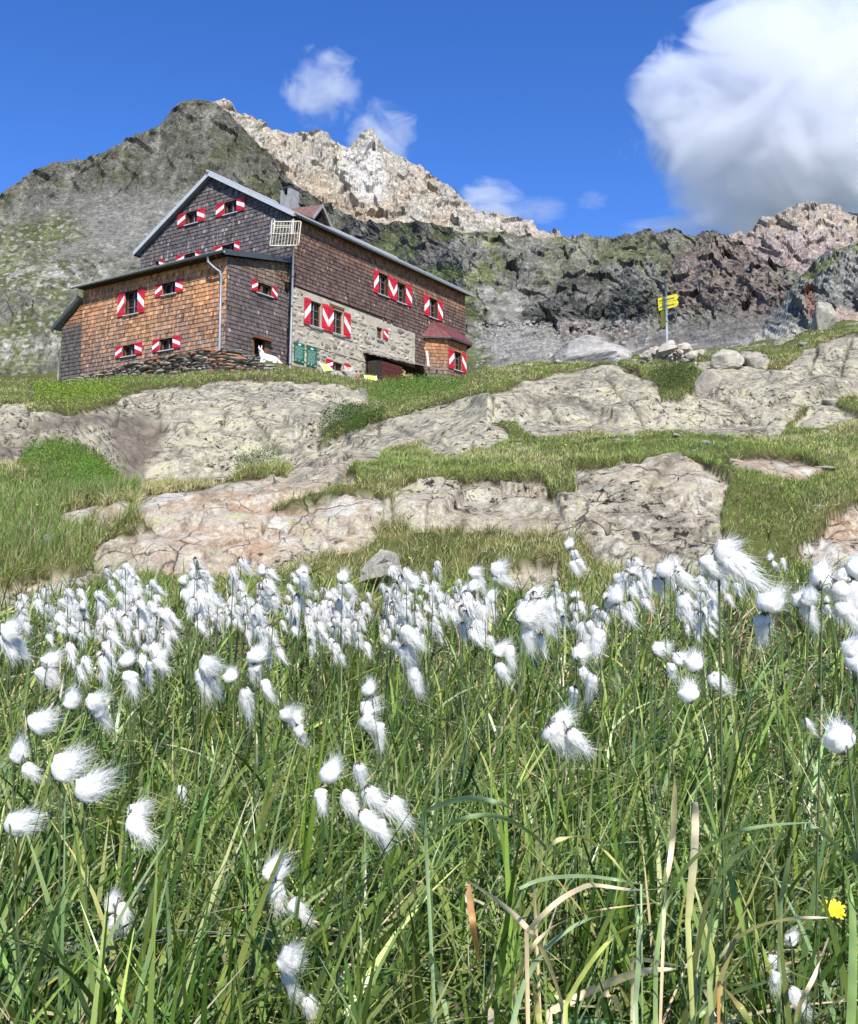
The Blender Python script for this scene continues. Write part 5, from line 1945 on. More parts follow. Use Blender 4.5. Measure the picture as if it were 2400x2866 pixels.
for sx, tip in ((-1, pv[9]), (1, pv[13])):
    for k in range(5):
        mb = MB()
        a = np.array(tip)
        off = np.array([(k - 2) * .016, 0, 0])
        mb.tube([a + off, a + off * 1.2 + np.array([0, -.04 - .012 * (2 - abs(k - 2)), -.008]), a + off * 1.2 + np.array([0, -.065 - .015 * (2 - abs(k - 2)), -.035])], [.009, .008, .006], 6)
        mb.obj('finger', M['skin'], per, True)

# ================================================================== DRY STONE WALL
DS = [stone_mesh('stone', 200 + i, M['drystone'], 2, 8, .07) for i in range(9)]
DR = [stone_mesh('stone', 240 + i, M['rusty'], 2, 8, .07) for i in range(4)]
wallpath = [(14.9, -1.5), (10, -1.3), (5, -1.35), (0.5, -1.5), (-1.2, -1.2), (-2.0, .6), (-2.1, 2.6)]
WP = [H(p, q, 0) for p, q in wallpath]
seg = [np.linalg.norm(b - a) for a, b in zip(WP, WP[1:])]
tot = sum(seg)
topz = [(0, 9.75), (2.5, 10.12), (6, 10.38), (9.5, 10.5), (13.5, 10.62), (16, 10.58), (17.4, 10.42), (19, 10.0), (21, 9.75)]
dsw = root_at('dry_stone_wall', H(6, -1.4, 9.4), 'dry stone wall of flat grey and rusty slabs along the front of the hut', 'wall')


def on_path(s_):
    for a, b, l in zip(WP, WP[1:], seg):
        if s_ <= l:
            d = (b - a) / l
            return a + d * s_, d
        s_ -= l
    return WP[-1], (WP[-1] - WP[-2]) / seg[-1]


stones = []
s_ = 0.0
lay = 0
zl = 8.6
while zl < 10.7 and len(stones) < 1400:
    s_ = random.uniform(0, .3)
    hrow = random.uniform(.10, .17)
    while s_ < tot:
        l = random.choice((.25, .35, .45, .6, .8)) * random.uniform(.85, 1.15)
        P_, d = on_path(s_ + l / 2)
        gz_ = float(ground_z(P_[0] - .2 * HV[0] * 0, P_[1] - .25))
        tz = float(np.interp(s_ + l / 2, [a for a, b in topz], [b for a, b in topz])) + random.uniform(-.08, .08)
        if zl + hrow < tz and zl + hrow > gz_ - .05:
            stones.append((P_, d, l, hrow, zl + hrow / 2, s_))
        s_ += l * .97
    zl += hrow * .93
# a core keeps light from passing through the gaps
mb = MB()
for a, b in zip(np.arange(0, tot, .5), np.arange(.5, tot + .5, .5)):
    A_, dA = on_path(a)
    B_, dB = on_path(min(b, tot))
    zt_ = min(float(np.interp(a, [x for x, y in topz], [y for x, y in topz])), float(np.interp(b, [x for x, y in topz], [y for x, y in topz]))) - .22
    nA = np.array([-dA[1], dA[0], 0])
    nB = np.array([-dB[1], dB[0], 0])
    mb.hexa([A_ - nA * .12 + np.array([0, 0, 8.4]), B_ - nB * .12 + np.array([0, 0, 8.4]), B_ + nB * .2 + np.array([0, 0, 8.4]), A_ + nA * .2 + np.array([0, 0, 8.4])],
            [A_ - nA * .12 + np.array([0, 0, zt_]), B_ - nB * .12 + np.array([0, 0, zt_]), B_ + nB * .2 + np.array([0, 0, zt_]), A_ + nA * .2 + np.array([0, 0, zt_])])
part(mb, 'core', M['board_dark'], dsw)
stones.sort(key=lambda t: -t[2] * t[3])
extra = MB()
for i, (P_, d, l, hr, zc_, s0) in enumerate(stones):
    rusty = 10.5 < s0 < 17 and random.random() < (.5 if zc_ > 10.2 else .2)
    me_ = random.choice(DR if rusty else DS)
    Mx = Matrix.Translation((P_[0] + random.gauss(0, .04), P_[1] + random.gauss(0, .04), zc_)) @ Matrix.Rotation(math.atan2(d[1], d[0]) + random.gauss(0, .12), 4, 'Z') @ \
        Matrix.Rotation(random.gauss(0, .09), 4, 'Y') @ Matrix.Rotation(random.gauss(0, .08), 4, 'X') @ Matrix.Diagonal((l * 1.08, random.uniform(.38, .55), hr * 1.15, 1))
    if i < 295:
        o_ = link('stone', me_, dsw)
        o_.matrix_parent_inverse = Matrix.Translation(-dsw.location)
        o_.matrix_basis = Mx
    else:
        extra.add([Mx @ v.co for v in me_.vertices], [tuple(p.vertices) for p in me_.polygons])
if extra.v:
    o_ = part(extra, 'small_stones', M['drystone'], dsw)
    tag(o_, kind='stuff')
# slabs lying on the path edge right of the wall
# ================================================================== CAIRN AND SIGNPOST
CS = [stone_mesh('stone', 300 + i, M['cairn'], 3, 16, .07) for i in range(8)]
sg = place(1368, 748, 26.0)
cairn = root_at('cairn', sg, 'heap of pale angular stones around the foot of the yellow signpost', 'cairn')
CL = [(740, 1110, 130, 90, .1), (680, 1150, 170, 110, -.1), (690, 1215, 310, 150, -.25), (955, 1190, 240, 165, .0), (880, 1245, 110, 70, .2), (520, 1190, 90, 70, 0), (480, 1240, 170, 110, .2), (375, 1290, 130, 160, .9),
      (430, 1320, 190, 140, .3), (560, 1310, 110, 150, .2), (765, 1310, 170, 100, -.1), (920, 1320, 150, 70, .1), (1060, 1310, 180, 140, -.3), (330, 1440, 190, 100, .2), (470, 1430, 130, 100, 0), (650, 1410, 230, 170, .05),
      (830, 1440, 120, 110, .2), (970, 1370, 150, 100, -.2), (930, 1440, 220, 90, 0), (1090, 1420, 110, 120, .3), (600, 1270, 130, 60, 0), (1150, 1270, 130, 100, -.2), (1210, 1250, 90, 90, .1), (770, 1250, 200, 100, .1),
      (640, 1370, 300, 160, 0), (860, 1370, 260, 130, 0)]
for k, (x, y, w_, h_, ro) in enumerate(CL):
    dd_ = 26.0 - .12 * ((k * 7) % 5 - 2) + (.45 if k > 22 else 0)
    r_ = ray(*C('S', x, y))
    P_ = r_ * (dd_ / math.hypot(r_[0], r_[1]))
    sc = dd_ / FPX * .18192
    o_ = link('stone', CS[k % 8], cairn)
    o_.matrix_parent_inverse = Matrix.Translation(-cairn.location)
    o_.matrix_basis = Matrix.Translation(P_) @ Matrix.Rotation(ro, 4, 'Y') @ Matrix.Rotation(random.uniform(-.4, .4), 4, 'Z') @ Matrix.Diagonal((w_ * sc * 1.12, w_ * sc * .95, h_ * sc * 1.15, 1))

M['yellow'] = simple_mat('yellow_sign_paint', (0.84, 0.70, 0.05), 0.45, 0.06, 5, 0.4)
M['rail'] = simple_mat('brown_rail', (0.42, 0.33, 0.12), 0.6, 0.15, 8)


def sgp(x, y, d=26.0):
    r_ = ray(*C('S', x, y))
    return r_ * (d / math.hypot(r_[0], r_[1]))


b0_, t0_ = sgp(690, 1130), sgp(670, 145)
post = root_at('signpost', b0_, 'yellow hiking signpost on a grey steel pole rising from the cairn', 'signpost')
m = MB()
m.tube([b0_ - np.array([0, 0, .3]), t0_], .034, 12)
m.tube([t0_, t0_ + np.array([0, 0, .03])], .038, 12)
part(m, 'pole', M['pipe'], post, True)
az_b = R(44)
bx_ = np.array([math.cos(az_b), -math.sin(az_b), 0])       # right end is nearer
bn = np.array([-math.sin(az_b), -math.cos(az_b), 0])       # faces the viewer


def on_board(x, y):
    """photo point on the vertical plane of the boards, 6 cm behind the pole"""
    o_ = t0_ - bn * .055
    r_ = ray(*C('S', x, y))
    return r_ * ((o_ @ bn) / (r_ @ bn))


for quad in ([(550, 412), (832, 345), (866, 380), (842, 432), (553, 498)], [(554, 504), (842, 440), (867, 475), (836, 540), (566, 604)]):
    m = MB()
    m.prism([on_board(x, y) for x, y in quad], bn * -.02)
    pn = part(m, 'board', M['yellow'], post)
for (xa, ya), (xb, yb_) in (((575, 452), (808, 398)), ((580, 552), (808, 494))):
    a, b = on_board(xa, ya), on_board(xb, yb_)
    m = MB()
    m.prism([a + np.array([0, 0, .011]), b + np.array([0, 0, .011]), b - np.array([0, 0, .011]), a - np.array([0, 0, .011])], bn * .012)
    part(m, 'rail', M['rail'], post)
for y in (415, 505, 665, 760):
    m = MB()
    c_ = sgp(680 + (y - 415) * .02, y)
    m.tube([c_ - np.array([0, 0, .022]), c_ + np.array([0, 0, .022])], .046, 10)
    part(m, 'clamp', M['pipe'], post)
m = MB()
e_a, e_b = sgp(640, 585, 26.05), sgp(662, 840, 26.05)
vv = np.array([-.02, .30, 0])
zA, zB = e_a[2], e_b[2]
Q = [np.array([e_a[0], e_a[1], zA]), np.array([e_a[0], e_a[1], zA - .45]), np.array([e_b[0], e_b[1], zB]), np.array([e_b[0] + .02, e_b[1], zA - .38])]
m.prism([np.array([e_a[0], e_a[1], zA]), np.array([e_a[0], e_a[1], zA]) + vv, np.array([e_b[0], e_b[1], zB]) + vv, np.array([e_b[0], e_b[1], zB + .02])], (.012, .004, 0))
part(m, 'board', M['yellow'], post)

# ================================================================== BOULDERS
def rough_boulder(seed, n=9, cuts=22, amp=.16):
    me_ = stone_mesh('boulder', seed, M['boulder'], n, cuts, .012)
    co = np.array([v.co[:] for v in me_.vertices])
    k = 1 + amp * fbm(co[:, 0] * 3.2 + seed, co[:, 1] * 3.2, co[:, 2] * 3.2, 4, seed) + .5 * amp * (worley(co[:, 0] * 3.5 + seed, co[:, 1] * 3.5, co[:, 2] * 3.5, seed)[2] - .5)
    co *= k[:, None]
    me_.vertices.foreach_set('co', co.astype(np.float32).ravel())
    me_.update()
    return me_


BM = [rough_boulder(400 + i) for i in range(6)]


def boulder(x, y, w_, h_, label, k=0, rmin=6.5, ro=0.0, dep=.8, d=None):
    P_, r_ = ground_hit(x, y + h_ * .5, rmin)
    if d:
        r_ = d
    sc = r_ * D2 / FPX
    v = place(x, y, r_ + .2 * w_ * sc)
    o_ = link('boulder', BM[k % 6])
    o_.location = v
    o_.scale = (w_ * sc * 1.08, w_ * sc * dep, h_ * sc * 1.25)
    o_.rotation_euler = (0, ro, random.uniform(-.3, .3))
    tag(o_, label, 'boulder')
    return o_


# the pointed stone in the grass is given its own shape
P_, r_ = ground_hit(770, 1195, 6.3)
r_ = 6.9
sc = r_ * D2 / FPX


def ps(x, y, dy=0):
    return place(960 / D2 + x * 200 / 1759 / D2, 1500 / D2 + y * 200 / 1759 / D2, r_ + dy)


fr = [ps(400, 1130, -.05), ps(430, 850, .0), ps(660, 560, .06), ps(920, 320, .12), ps(1090, 360, .12), ps(1180, 620, .06), ps(1230, 880, -.02), ps(900, 1010, -.12), ps(620, 1060, -.12)]
bk = [p + np.array([.06, .30, -.02]) for p in fr]
mid_ = ps(800, 720, -.10)
mid2 = ps(1000, 560, -.05)
m = MB()
n9 = len(fr)
m.add(fr + bk + [mid_, mid2], [(i, (i + 1) % n9, 18) for i in (0, 1, 7, 8)] + [(6, 7, 18), (2, 19, 18), (2, 3, 19), (3, 4, 19), (4, 5, 19), (5, 6, 18), (5, 18, 19)] +
      [((i + 1) % n9, i, 9 + i, 9 + (i + 1) % n9) for i in range(n9)] + [tuple(range(9, 18))])
me_ = m.mesh('boulder', M['boulder'])
o = link('boulder', me_)
for q in me_.vertices:
    pass
mod = o.modifiers.new('sub', 'SUBSURF')
mod.subdivision_type = 'SIMPLE'
mod.levels = mod.render_levels = 3
tex = bpy.data.textures.new('stone_relief', 'CLOUDS')
tex.noise_scale = .06
dm_ = o.modifiers.new('disp', 'DISPLACE')
dm_.texture = tex
dm_.strength = .035
tag(o, 'grey pointed boulder in the grass just behind the white cotton grass', 'boulder')
o = boulder(1452, 790, 50, 56, 'pale rounded boulder standing on the slab below the cairn', 1, 18, .35)
o.data = rough_boulder(433)
o.data.materials.clear()
o.data.materials.append(M['cairn'])
o = boulder(1205, 752, 190, 84, 'broad rounded grey green rock dome left of the cairn, behind the pale slab', 2, 24, -.12, .6, 40)
o.data = rough_boulder(431, 22, 24, .16)
o.data.materials.clear()
o.data.materials.append(M['scree'])
boulder(1490, 742, 62, 38, 'dark grey boulder directly to the right of the cairn', 2, 24)
boulder(1545, 742, 44, 30, 'grey boulder on the grass strip right of the cairn', 3, 24)
boulder(1690, 655, 44, 56, 'large upright grey boulder at the foot of the crag', 4, 30, .15, .8, 44)
boulder(1716, 690, 34, 20, 'flat tinted slab on the grass below the crag', 5, 28, -.2, .8, 40)
boulder(1705, 826, 34, 14, 'flat bluish slab lying in the dark hollow at the right edge', 3, 18, .1)
boulder(1678, 1041, 30, 9, 'thin flat slab lying on the turf at the right', 2, 8, .05)
boulder(1690, 1052 - 90, 40, 10, 'low grey slab at the end of the turf step on the right', 4, 8)
boulder(100, 1108, 30, 22, 'small pale stone half hidden in the grass at the left', 1, 6.6)
boulder(620, 772, 24, 16, 'whitish block left of the deck chairs', 1, 44)
boulder(652, 777, 36, 15, 'flat grey slab below the green notice boards', 0, 44)
boulder(690, 775, 34, 24, 'dark angular stone between the two deck chairs', 2, 44)
boulder(716, 768, 30, 24, 'white topped stone beside the basement window', 3, 46)
boulder(590, 775, 28, 20, 'pale block at the foot of the mast', 5, 44)
boulder(738, 785, 34, 13, 'pale flat stone in front of the second deck chair', 5, 46)
boulder(1010, 793, 26, 20, 'grey boulder lying at the right end of the hut', 4, 50)

# small stones lying in the turf
RK = [rough_boulder(450 + i, 4, 12, .12) for i in range(5)]
for me_ in RK:
    me_.name = 'rock'
cand = np.argwhere((sd > 6) & (sd < 40) & (RR[:, None] > 7) & (RR[:, None] < 30) & (PX > 0) & (PX < 1760) & (PY < 1180))
for q in range(46):
    a, b = cand[rng.integers(0, len(cand))]
    s_ = RR[a] * D2 / FPX * random.uniform(8, 22)
    o_ = link('rock', RK[q % 5])
    o_.location = (Xg[a, b], Yg[a, b], Zg[a, b] + .12 * s_)
    o_.scale = (s_, s_ * random.uniform(.6, .9), s_ * random.uniform(.4, .7))
    o_.rotation_euler = (random.gauss(0, .15), random.gauss(0, .15), random.uniform(0, 6.28))
    tag(o_, 'small pale stone poking out of the short turf between the slabs', 'rock', 'small stones in the turf')

# scree on the cirque floor
N_ = 1500
sv, sf = [], []
tm = [polytope(500 + i, (1, 1, .7), 1, 7, .1) for i in range(8)]
nb = 0
VV, FF = [], []
gx, gy = project(FX, FY, FZ)
ok = np.argwhere((gx > 975) & (gx < 1330) & (gy > 660) & (gy < 812))
ok2 = np.argwhere((gx > -20) & (gx < 400) & (gy > 400) & (gy < 760))
for arr, cnt_, smin, smax in ((ok, 1900, 3.0, 13), (ok2, 1000, 1.5, 6)):
    if len(arr) == 0:
        continue
    for i in rng.integers(0, len(arr), cnt_):
        a, b = arr[i]
        if a >= FX.shape[0] - 3:
            continue
        P_ = np.array([FX[a, b], FY[a, b], FZ[a, b]])
        if arr is ok and math.hypot(P_[0], P_[1]) > 200:
            continue
        rr_ = math.hypot(P_[0], P_[1])
        pxs = smin * (smax / smin) ** (rng.random() ** 2.2)
        sz_ = pxs * rr_ * D2 / FPX * .55
        vs, fs = tm[rng.integers(0, 8)]
        an = rng.random() * 6.28
        A = np.array(vs) * sz_ * rng.uniform(.6, 1.3, 3)
        A = np.stack([A[:, 0] * math.cos(an) - A[:, 1] * math.sin(an), A[:, 0] * math.sin(an) + A[:, 1] * math.cos(an), A[:, 2]], -1)
        VV.append(A + P_)
        FF.append(np.array(fs) + nb)
        nb += len(vs)
o = link('scree', mesh_np('scree', np.concatenate(VV), np.concatenate(FF), M['scree']))
tag(o, kind='stuff')

# ------------------------------------------------------------------ where the cotton grass stands
U, DN = True, False
PLANTS = [
    ([(1474, 1122, 58, U), (1502, 1172, 78, DN), (1462, 1180, 62, DN), (1446, 1160, 40, DN)], .95, 'tallest cotton grass stalk, its big tuft rising against the right rock band', (1462, 1330)),
    ([(1686, 1182, 56, U), (1722, 1222, 62, DN), (1726, 1256, 52, DN)], 1.15, 'large cotton grass with streaming tufts on a thick dark stalk near the right edge', (1673, 1420)),
    ([(1752, 1165, 44, U), (1756, 1215, 50, DN)], 1.3, 'cotton grass cut by the right edge of the picture, level with the rock', (1750, 1400)),
    ([(1745, 1332, 48, U), (1752, 1368, 52, DN)], 1.05, 'cotton grass with matted tufts at the right edge above the lone round tuft', None),
    ([(1738, 1516, 58, U)], 1.05, 'lone round cotton tuft at the right edge below the matted pair', None),
    ([(1068, 1242, 66, U), (1088, 1300, 46, DN), (1112, 1250, 50, DN)], 1.35, 'cotton grass with a wide puffed tuft in mid row on a straight stalk', (1076, 1500)),
    ([(1187, 1338, 38, U), (1196, 1386, 40, DN), (1226, 1404, 46, DN), (1185, 1426, 36, DN)], 1.6, 'cotton grass with four tufts one below another right of the centre', None),
    ([(1148, 1472, 50, U), (1132, 1514, 58, DN), (1172, 1524, 56, DN)], 1.3, 'cotton grass with three fat tufts just below the four tuft stalk', (1120, 1640)),
    ([(1344, 1322, 38, U), (1386, 1346, 34, U), (1430, 1360, 42, U), (1382, 1374, 32, DN)], 1.7, 'cotton grass spreading four tufts left of the tall right stalk', None),
    ([(1424, 1418, 48, U), (1462, 1402, 46, DN)], 1.5, 'pair of cotton tufts touching behind the tall right stalk', None),
    ([(1574, 1232, 52, U), (1576, 1284, 54, DN)], 1.6, 'cotton grass nodding alone in the gap between the two right rocks', (1600, 1300)),
    ([(1362, 1166, 46, U), (1398, 1196, 48, DN), (1350, 1206, 44, DN), (1404, 1240, 46, DN)], 1.7, 'bushy cotton grass in front of the right rock band', (1345, 1380)),
    ([(762, 1412, 36, U), (752, 1448, 48, U), (748, 1492, 52, DN), (782, 1500, 42, DN)], 1.7, 'cotton grass with a column of four tufts left of the centre', None),
    ([(682, 1584, 52, U), (742, 1590, 52, DN), (662, 1636, 42, DN), (708, 1652, 60, DN)], 1.2, 'big cotton grass cluster at the centre, its left four tufts', None),
    ([(758, 1642, 58, DN), (806, 1664, 62, DN), (744, 1690, 52, DN), (782, 1704, 52, DN)], 1.2, 'big cotton grass cluster at the centre, its right four tufts', (840, 1900)),
    ([(565, 1784, 58, U), (572, 1826, 52, DN), (600, 1866, 44, DN)], 1.2, 'cotton grass with three tufts in a slanting chain above the lowest tufts', None),
    ([(596, 1956, 62, U), (592, 2012, 44, DN), (594, 2054, 44, DN), (636, 2064, 48, DN)], 1.05, 'lowest cotton grass, four ragged tufts at the bottom edge', None),
    ([(236, 1850, 44, U), (254, 1872, 46, DN), (242, 1898, 40, DN)], 1.25, 'ragged cotton tuft low at the left, alone among green blades', None),
    ([(272, 1660, 46, U), (272, 1696, 52, DN)], 1.3, 'cotton grass with two tufts in the left middle, one hanging from the other', None),
    ([(172, 1612, 58, U)], 1.2, 'round creamy cotton tuft on a straight stalk at the left', (165, 1760)),
    ([(122, 1570, 56, U)], 1.25, 'round creamy cotton tuft just up and left of its twin', None),
    ([(44, 1546, 42, U), (56, 1584, 38, DN)], 1.4, 'small ragged cotton tufts left of the two round creamy tufts', None),
    ([(20, 1674, 56, U)], 1.15, 'round cotton tuft cut by the left edge', None),
    ([(76, 1476, 48, U)], 1.8, 'single fluffy cotton tuft in the upper left of the meadow', None),
    ([(152, 1438, 36, U), (186, 1432, 40, U), (202, 1466, 44, DN)], 1.8, 'three loose cotton tufts right of the single fluffy one', None),
    ([(268, 1352, 34, U), (272, 1396, 44, DN)], 2.0, 'cotton grass with two tufts below the dense left row', None),
    ([(326, 1346, 32, U), (320, 1368, 34, DN), (336, 1366, 28, DN)], 2.3, 'small three tufted cotton grass below the left row', None),
    ([(420, 1350, 48, U), (414, 1392, 46, DN), (442, 1412, 46, DN), (480, 1384, 36, U)], 1.7, 'dense white cotton clump with four tufts left of the centre', None),
    ([(526, 1342, 42, U), (532, 1376, 46, DN), (508, 1436, 56, DN), (546, 1410, 38, DN)], 1.7, 'cotton grass trailing four tufts down right of the dense clump', None),
    ([(584, 1462, 32, U), (606, 1478, 36, U), (614, 1508, 44, DN)], 1.8, 'thin windswept cotton tufts between the trailing clump and the column', None),
    ([(372, 1622, 26, DN)], 1.9, 'tiny shred of cotton on the grass in the left middle', None),
    ([(96, 1352, 36, U), (80, 1386, 34, DN), (104, 1380, 30, DN)], 2.3, 'cotton grass below the far left end of the row', None),
    ([(18, 1290, 44, U), (34, 1326, 40, DN), (12, 1318, 40, DN)], 1.8, 'cotton grass at the left edge level with the row', None),
    ([(830, 1308, 50, DN), (836, 1346, 50, DN), (852, 1386, 46, DN)], 1.7, 'cotton grass with a long drooping triple tuft hanging below the row', (800, 1620)),
    ([(1652, 1486, 28, DN)], 1.9, 'small torn cotton wisp in the right part of the meadow', None),
    ([(1022, 1330, 36, U), (1050, 1340, 40, DN), (1026, 1378, 42, DN)], 1.8, 'cotton grass left below the wide puffed tuft', None),
    ([(1270, 1222, 40, U), (1248, 1246, 40, DN), (1240, 1310, 44, DN), (1210, 1290, 38, DN)], 2.0, 'cotton grass cluster right of the middle of the row', None),
    ([(1170, 1116, 24, U), (1180, 1140, 30, DN), (1176, 1162, 26, DN), (1186, 1158, 26, DN)], 3.0, 'slender cotton grass standing clear above the row before the middle rock', (1195, 1240)),
    ([(1582, 1142, 18, U), (1606, 1152, 18, DN), (1584, 1160, 20, DN)], 3.6, 'small distant cotton grass against the dark turf between the right rocks', None),
    ([(1622, 1926, 32, U), (1592, 1976, 40, DN)], 1.1, 'tattered cotton shreds left of the yellow flower', None),
    ([(1626, 2052, 52, DN), (1600, 2010, 40, DN)], 1.05, 'tattered cotton tuft at the bottom edge below the yellow flower', None),
    ([(625, 1170, 30, U), (628, 1190, 36, DN), (620, 1206, 28, DN)], 2.6, 'cotton grass standing alone above the row left of the pointed boulder', (610, 1300)),
    ([(702, 1185, 26, U), (712, 1210, 30, DN)], 2.8, 'cotton grass with its tip just left of the pointed boulder', (700, 1300)),
    ([(966, 1168, 30, U), (1014, 1166, 32, U), (980, 1196, 36, DN), (1018, 1196, 40, DN)], 2.3, 'twin topped cotton grass rising right of the pointed boulder', (1010, 1330)),
    ([(1640, 1230, 34, U), (1660, 1222, 40, U), (1656, 1256, 44, DN)], 1.9, 'cotton grass just left of the large streaming tufts at the right', None),
]

def q6(x, y):
    return (879.6 + x * .5, 1612 + y * .5)


TAN, PNK, ORB, BGR, GRN, YGR = (0.80, 0.62, 0.37), (0.86, 0.68, 0.52), (0.56, 0.28, 0.11), (0.30, 0.40, 0.20), (0.22, 0.32, 0.09), (0.46, 0.50, 0.13)
BL = [([(1010, 0), (1002, 190), (985, 330), (965, 520)], 13, PNK, TAN), ([(1092, 66), (1090, 180), (1080, 330), (1060, 560)], 19, PNK, YGR),
      ([(430, 420), (450, 320), (500, 240), (570, 207), (640, 212), (730, 275), (800, 360), (850, 430)], 9, TAN, YGR), ([(345, 830), (400, 700), (480, 600), (600, 535), (720, 505), (935, 478)], 8, TAN, TAN),
      ([(400, 600), (520, 480), (640, 412), (700, 408), (830, 425), (960, 420)], 10, TAN, PNK), ([(560, 900), (620, 790), (690, 690), (770, 605), (850, 568), (935, 570)], 10, YGR, YGR),
      ([(1150, 800), (1200, 700), (1260, 630), (1350, 578), (1490, 545), (1640, 540)], 12, GRN, PNK), ([(490, 930), (640, 850), (760, 798), (880, 760), (1012, 750)], 18, TAN, PNK),
      ([(700, 990), (688, 910), (705, 855), (745, 855), (780, 915), (795, 990)], 15, TAN, TAN), ([(160, 392), (290, 480), (410, 595), (490, 730), (552, 912)], 11, TAN, PNK),
      ([(165, 400), (180, 560), (208, 730)], 13, ORB, ORB), ([(340, 990), (400, 790), (500, 645), (640, 550), (780, 520)], 11, BGR, BGR),
      ([(930, 990), (935, 700), (975, 470), (1060, 330), (1190, 222), (1350, 168), (1600, 148)], 12, GRN, BGR), ([(1090, 800), (1110, 600), (1160, 430), (1250, 300), (1355, 230)], 12, BGR, BGR),
      ([(1440, 480), (1475, 300), (1525, 205), (1570, 160), (1640, 215), (1745, 335)], 13, BGR, BGR), ([(-20, 105), (120, 55), (260, 62), (365, 112)], 11, BGR, BGR),
      ([(-20, 215), (150, 132), (300, 130), (430, 205), (480, 260)], 10, BGR, GRN), ([(370, 420), (480, 378), (640, 368), (760, 382), (870, 402)], 9, BGR, BGR), ([(846, 900), (862, 700), (855, 540), (838, 425)], 13, BGR, BGR),
      ([(250, 990), (255, 880), (260, 780)], 14, PNK, PNK), ([(455, 990), (432, 850), (392, 705)], 15, YGR, TAN), ([(835, 708), (900, 714), (1035, 740)], 9, TAN, TAN), ([(1640, 620), (1590, 760), (1520, 900), (1500, 990)], 8, PNK, TAN),
      ([(1330, 990), (1260, 880), (1190, 800)], 13, GRN, ORB), ([(1730, 990), (1740, 760), (1735, 500), (1700, 330)], 18, GRN, GRN), ([(0, 690), (40, 800), (80, 976)], 15, BGR, BGR), ([(1050, 976), (1160, 900), (1260, 840), (1400, 800)], 13, GRN, BGR)]

# ================================================================== GRASS
def leaf_mat(name, rough=0.5, trans=0.35):
    t = NT(name)
    a = t.attr('tint')
    b = t.bsdf(a, rough, None, 0.35)
    tr = t.n('BsdfTranslucent', Color=t.mix(1.0, a, (1.25, 1.3, 0.7), 'MULTIPLY')).outputs[0]
    mx = t.n('MixShader', i0=trans)
    t.t.links.new(b, mx.inputs[1])
    t.t.links.new(tr, mx.inputs[2])
    return t.done(mx.outputs[0])


M['leaf'] = leaf_mat('grass_leaf', 0.33, 0.28)
M['turf'] = leaf_mat('turf_leaf', 0.6, 0.25)


def ribbons(base, d0, L, wd, bend, segs, col, tipcol=None, fold=0.0, taper=2.2):
    """curved blades; base, d0, bend (n,3); returns V, F, C"""
    n = len(base)
    t = np.linspace(0, 1, segs + 1)
    P_ = base[:, None, :] + d0[:, None, :] * (L[:, None] * t[None, :])[..., None] + bend[:, None, :] * (L[:, None] * t[None, :] ** 2.2)[..., None]
    rv = rng.normal(size=(n, 3)) * .55 + bend / (np.linalg.norm(bend, axis=1)[:, None] + 1e-6)
    wv = np.cross(d0, rv)
    wv /= np.linalg.norm(wv, axis=1)[:, None] + 1e-9
    w_ = wd[:, None] * np.clip(1 - t[None, :] ** taper, .06, 1) * (.65 + .35 * np.minimum(1, t * 6))[None, :]
    a = P_ + wv[:, None, :] * w_[..., None] * .5
    b = P_ - wv[:, None, :] * w_[..., None] * .5
    V = np.stack([a, b], 2).reshape(n, -1, 3)
    k = np.arange(segs)
    f = np.stack([2 * k, 2 * k + 1, 2 * k + 3, 2 * k + 2], -1)
    F = (f[None] + (np.arange(n) * (2 * (segs + 1)))[:, None, None]).reshape(-1, 4)
    tc = col if tipcol is None else tipcol
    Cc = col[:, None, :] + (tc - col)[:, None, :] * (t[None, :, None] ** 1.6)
    Cc = np.repeat(Cc, 2, axis=1)
    return V.reshape(-1, 3), F, Cc.reshape(-1, 3)


def pick(cols, n, var=.18):
    c = np.array(cols, float)
    k = c[rng.integers(0, len(c), n)]
    return np.clip(k * np.exp(rng.normal(0, var, (n, 1))) * np.exp(rng.normal(0, .07, (n, 3))), .004, .9)


def concat(parts):
    V, F, Cc, b = [], [], [], 0
    for v, f, c in parts:
        V.append(v)
        F.append(f + b)
        Cc.append(c)
        b += len(v)
    return np.concatenate(V), np.concatenate(F), np.concatenate(Cc)


def nrm(a):
    return a / (np.linalg.norm(a, axis=1)[:, None] + 1e-9)


GREENS = [(0.145, 0.23, 0.038), (0.036, 0.075, 0.011), (0.24, 0.325, 0.066), (0.026, 0.058, 0.009), (0.23, 0.32, 0.135), (0.34, 0.385, 0.105), (0.060, 0.115, 0.018), (0.095, 0.165, 0.028)]
STRAW = [(0.58, 0.53, 0.36), (0.66, 0.61, 0.46), (0.48, 0.40, 0.23), (0.52, 0.36, 0.19)]
CLEAR = [(x, y, s_ * .55, r_) for heads, r_, lab, foot in PLANTS for x, y, s_, u_ in heads]
for pl_, wpx_, c0_, c1_ in BL:
    for (xa, ya), (xb, yb_) in zip(pl_, pl_[1:]):
        for t_k in (0, .33, .66):
            qx_, qy_ = q6(xa + (xb - xa) * t_k, ya + (yb_ - ya) * t_k)
            CLEAR.append((qx_, qy_, wpx_ * 1.2, .98))
CLEAR.append((1710, 1866, 26, 1.2))
sets = []
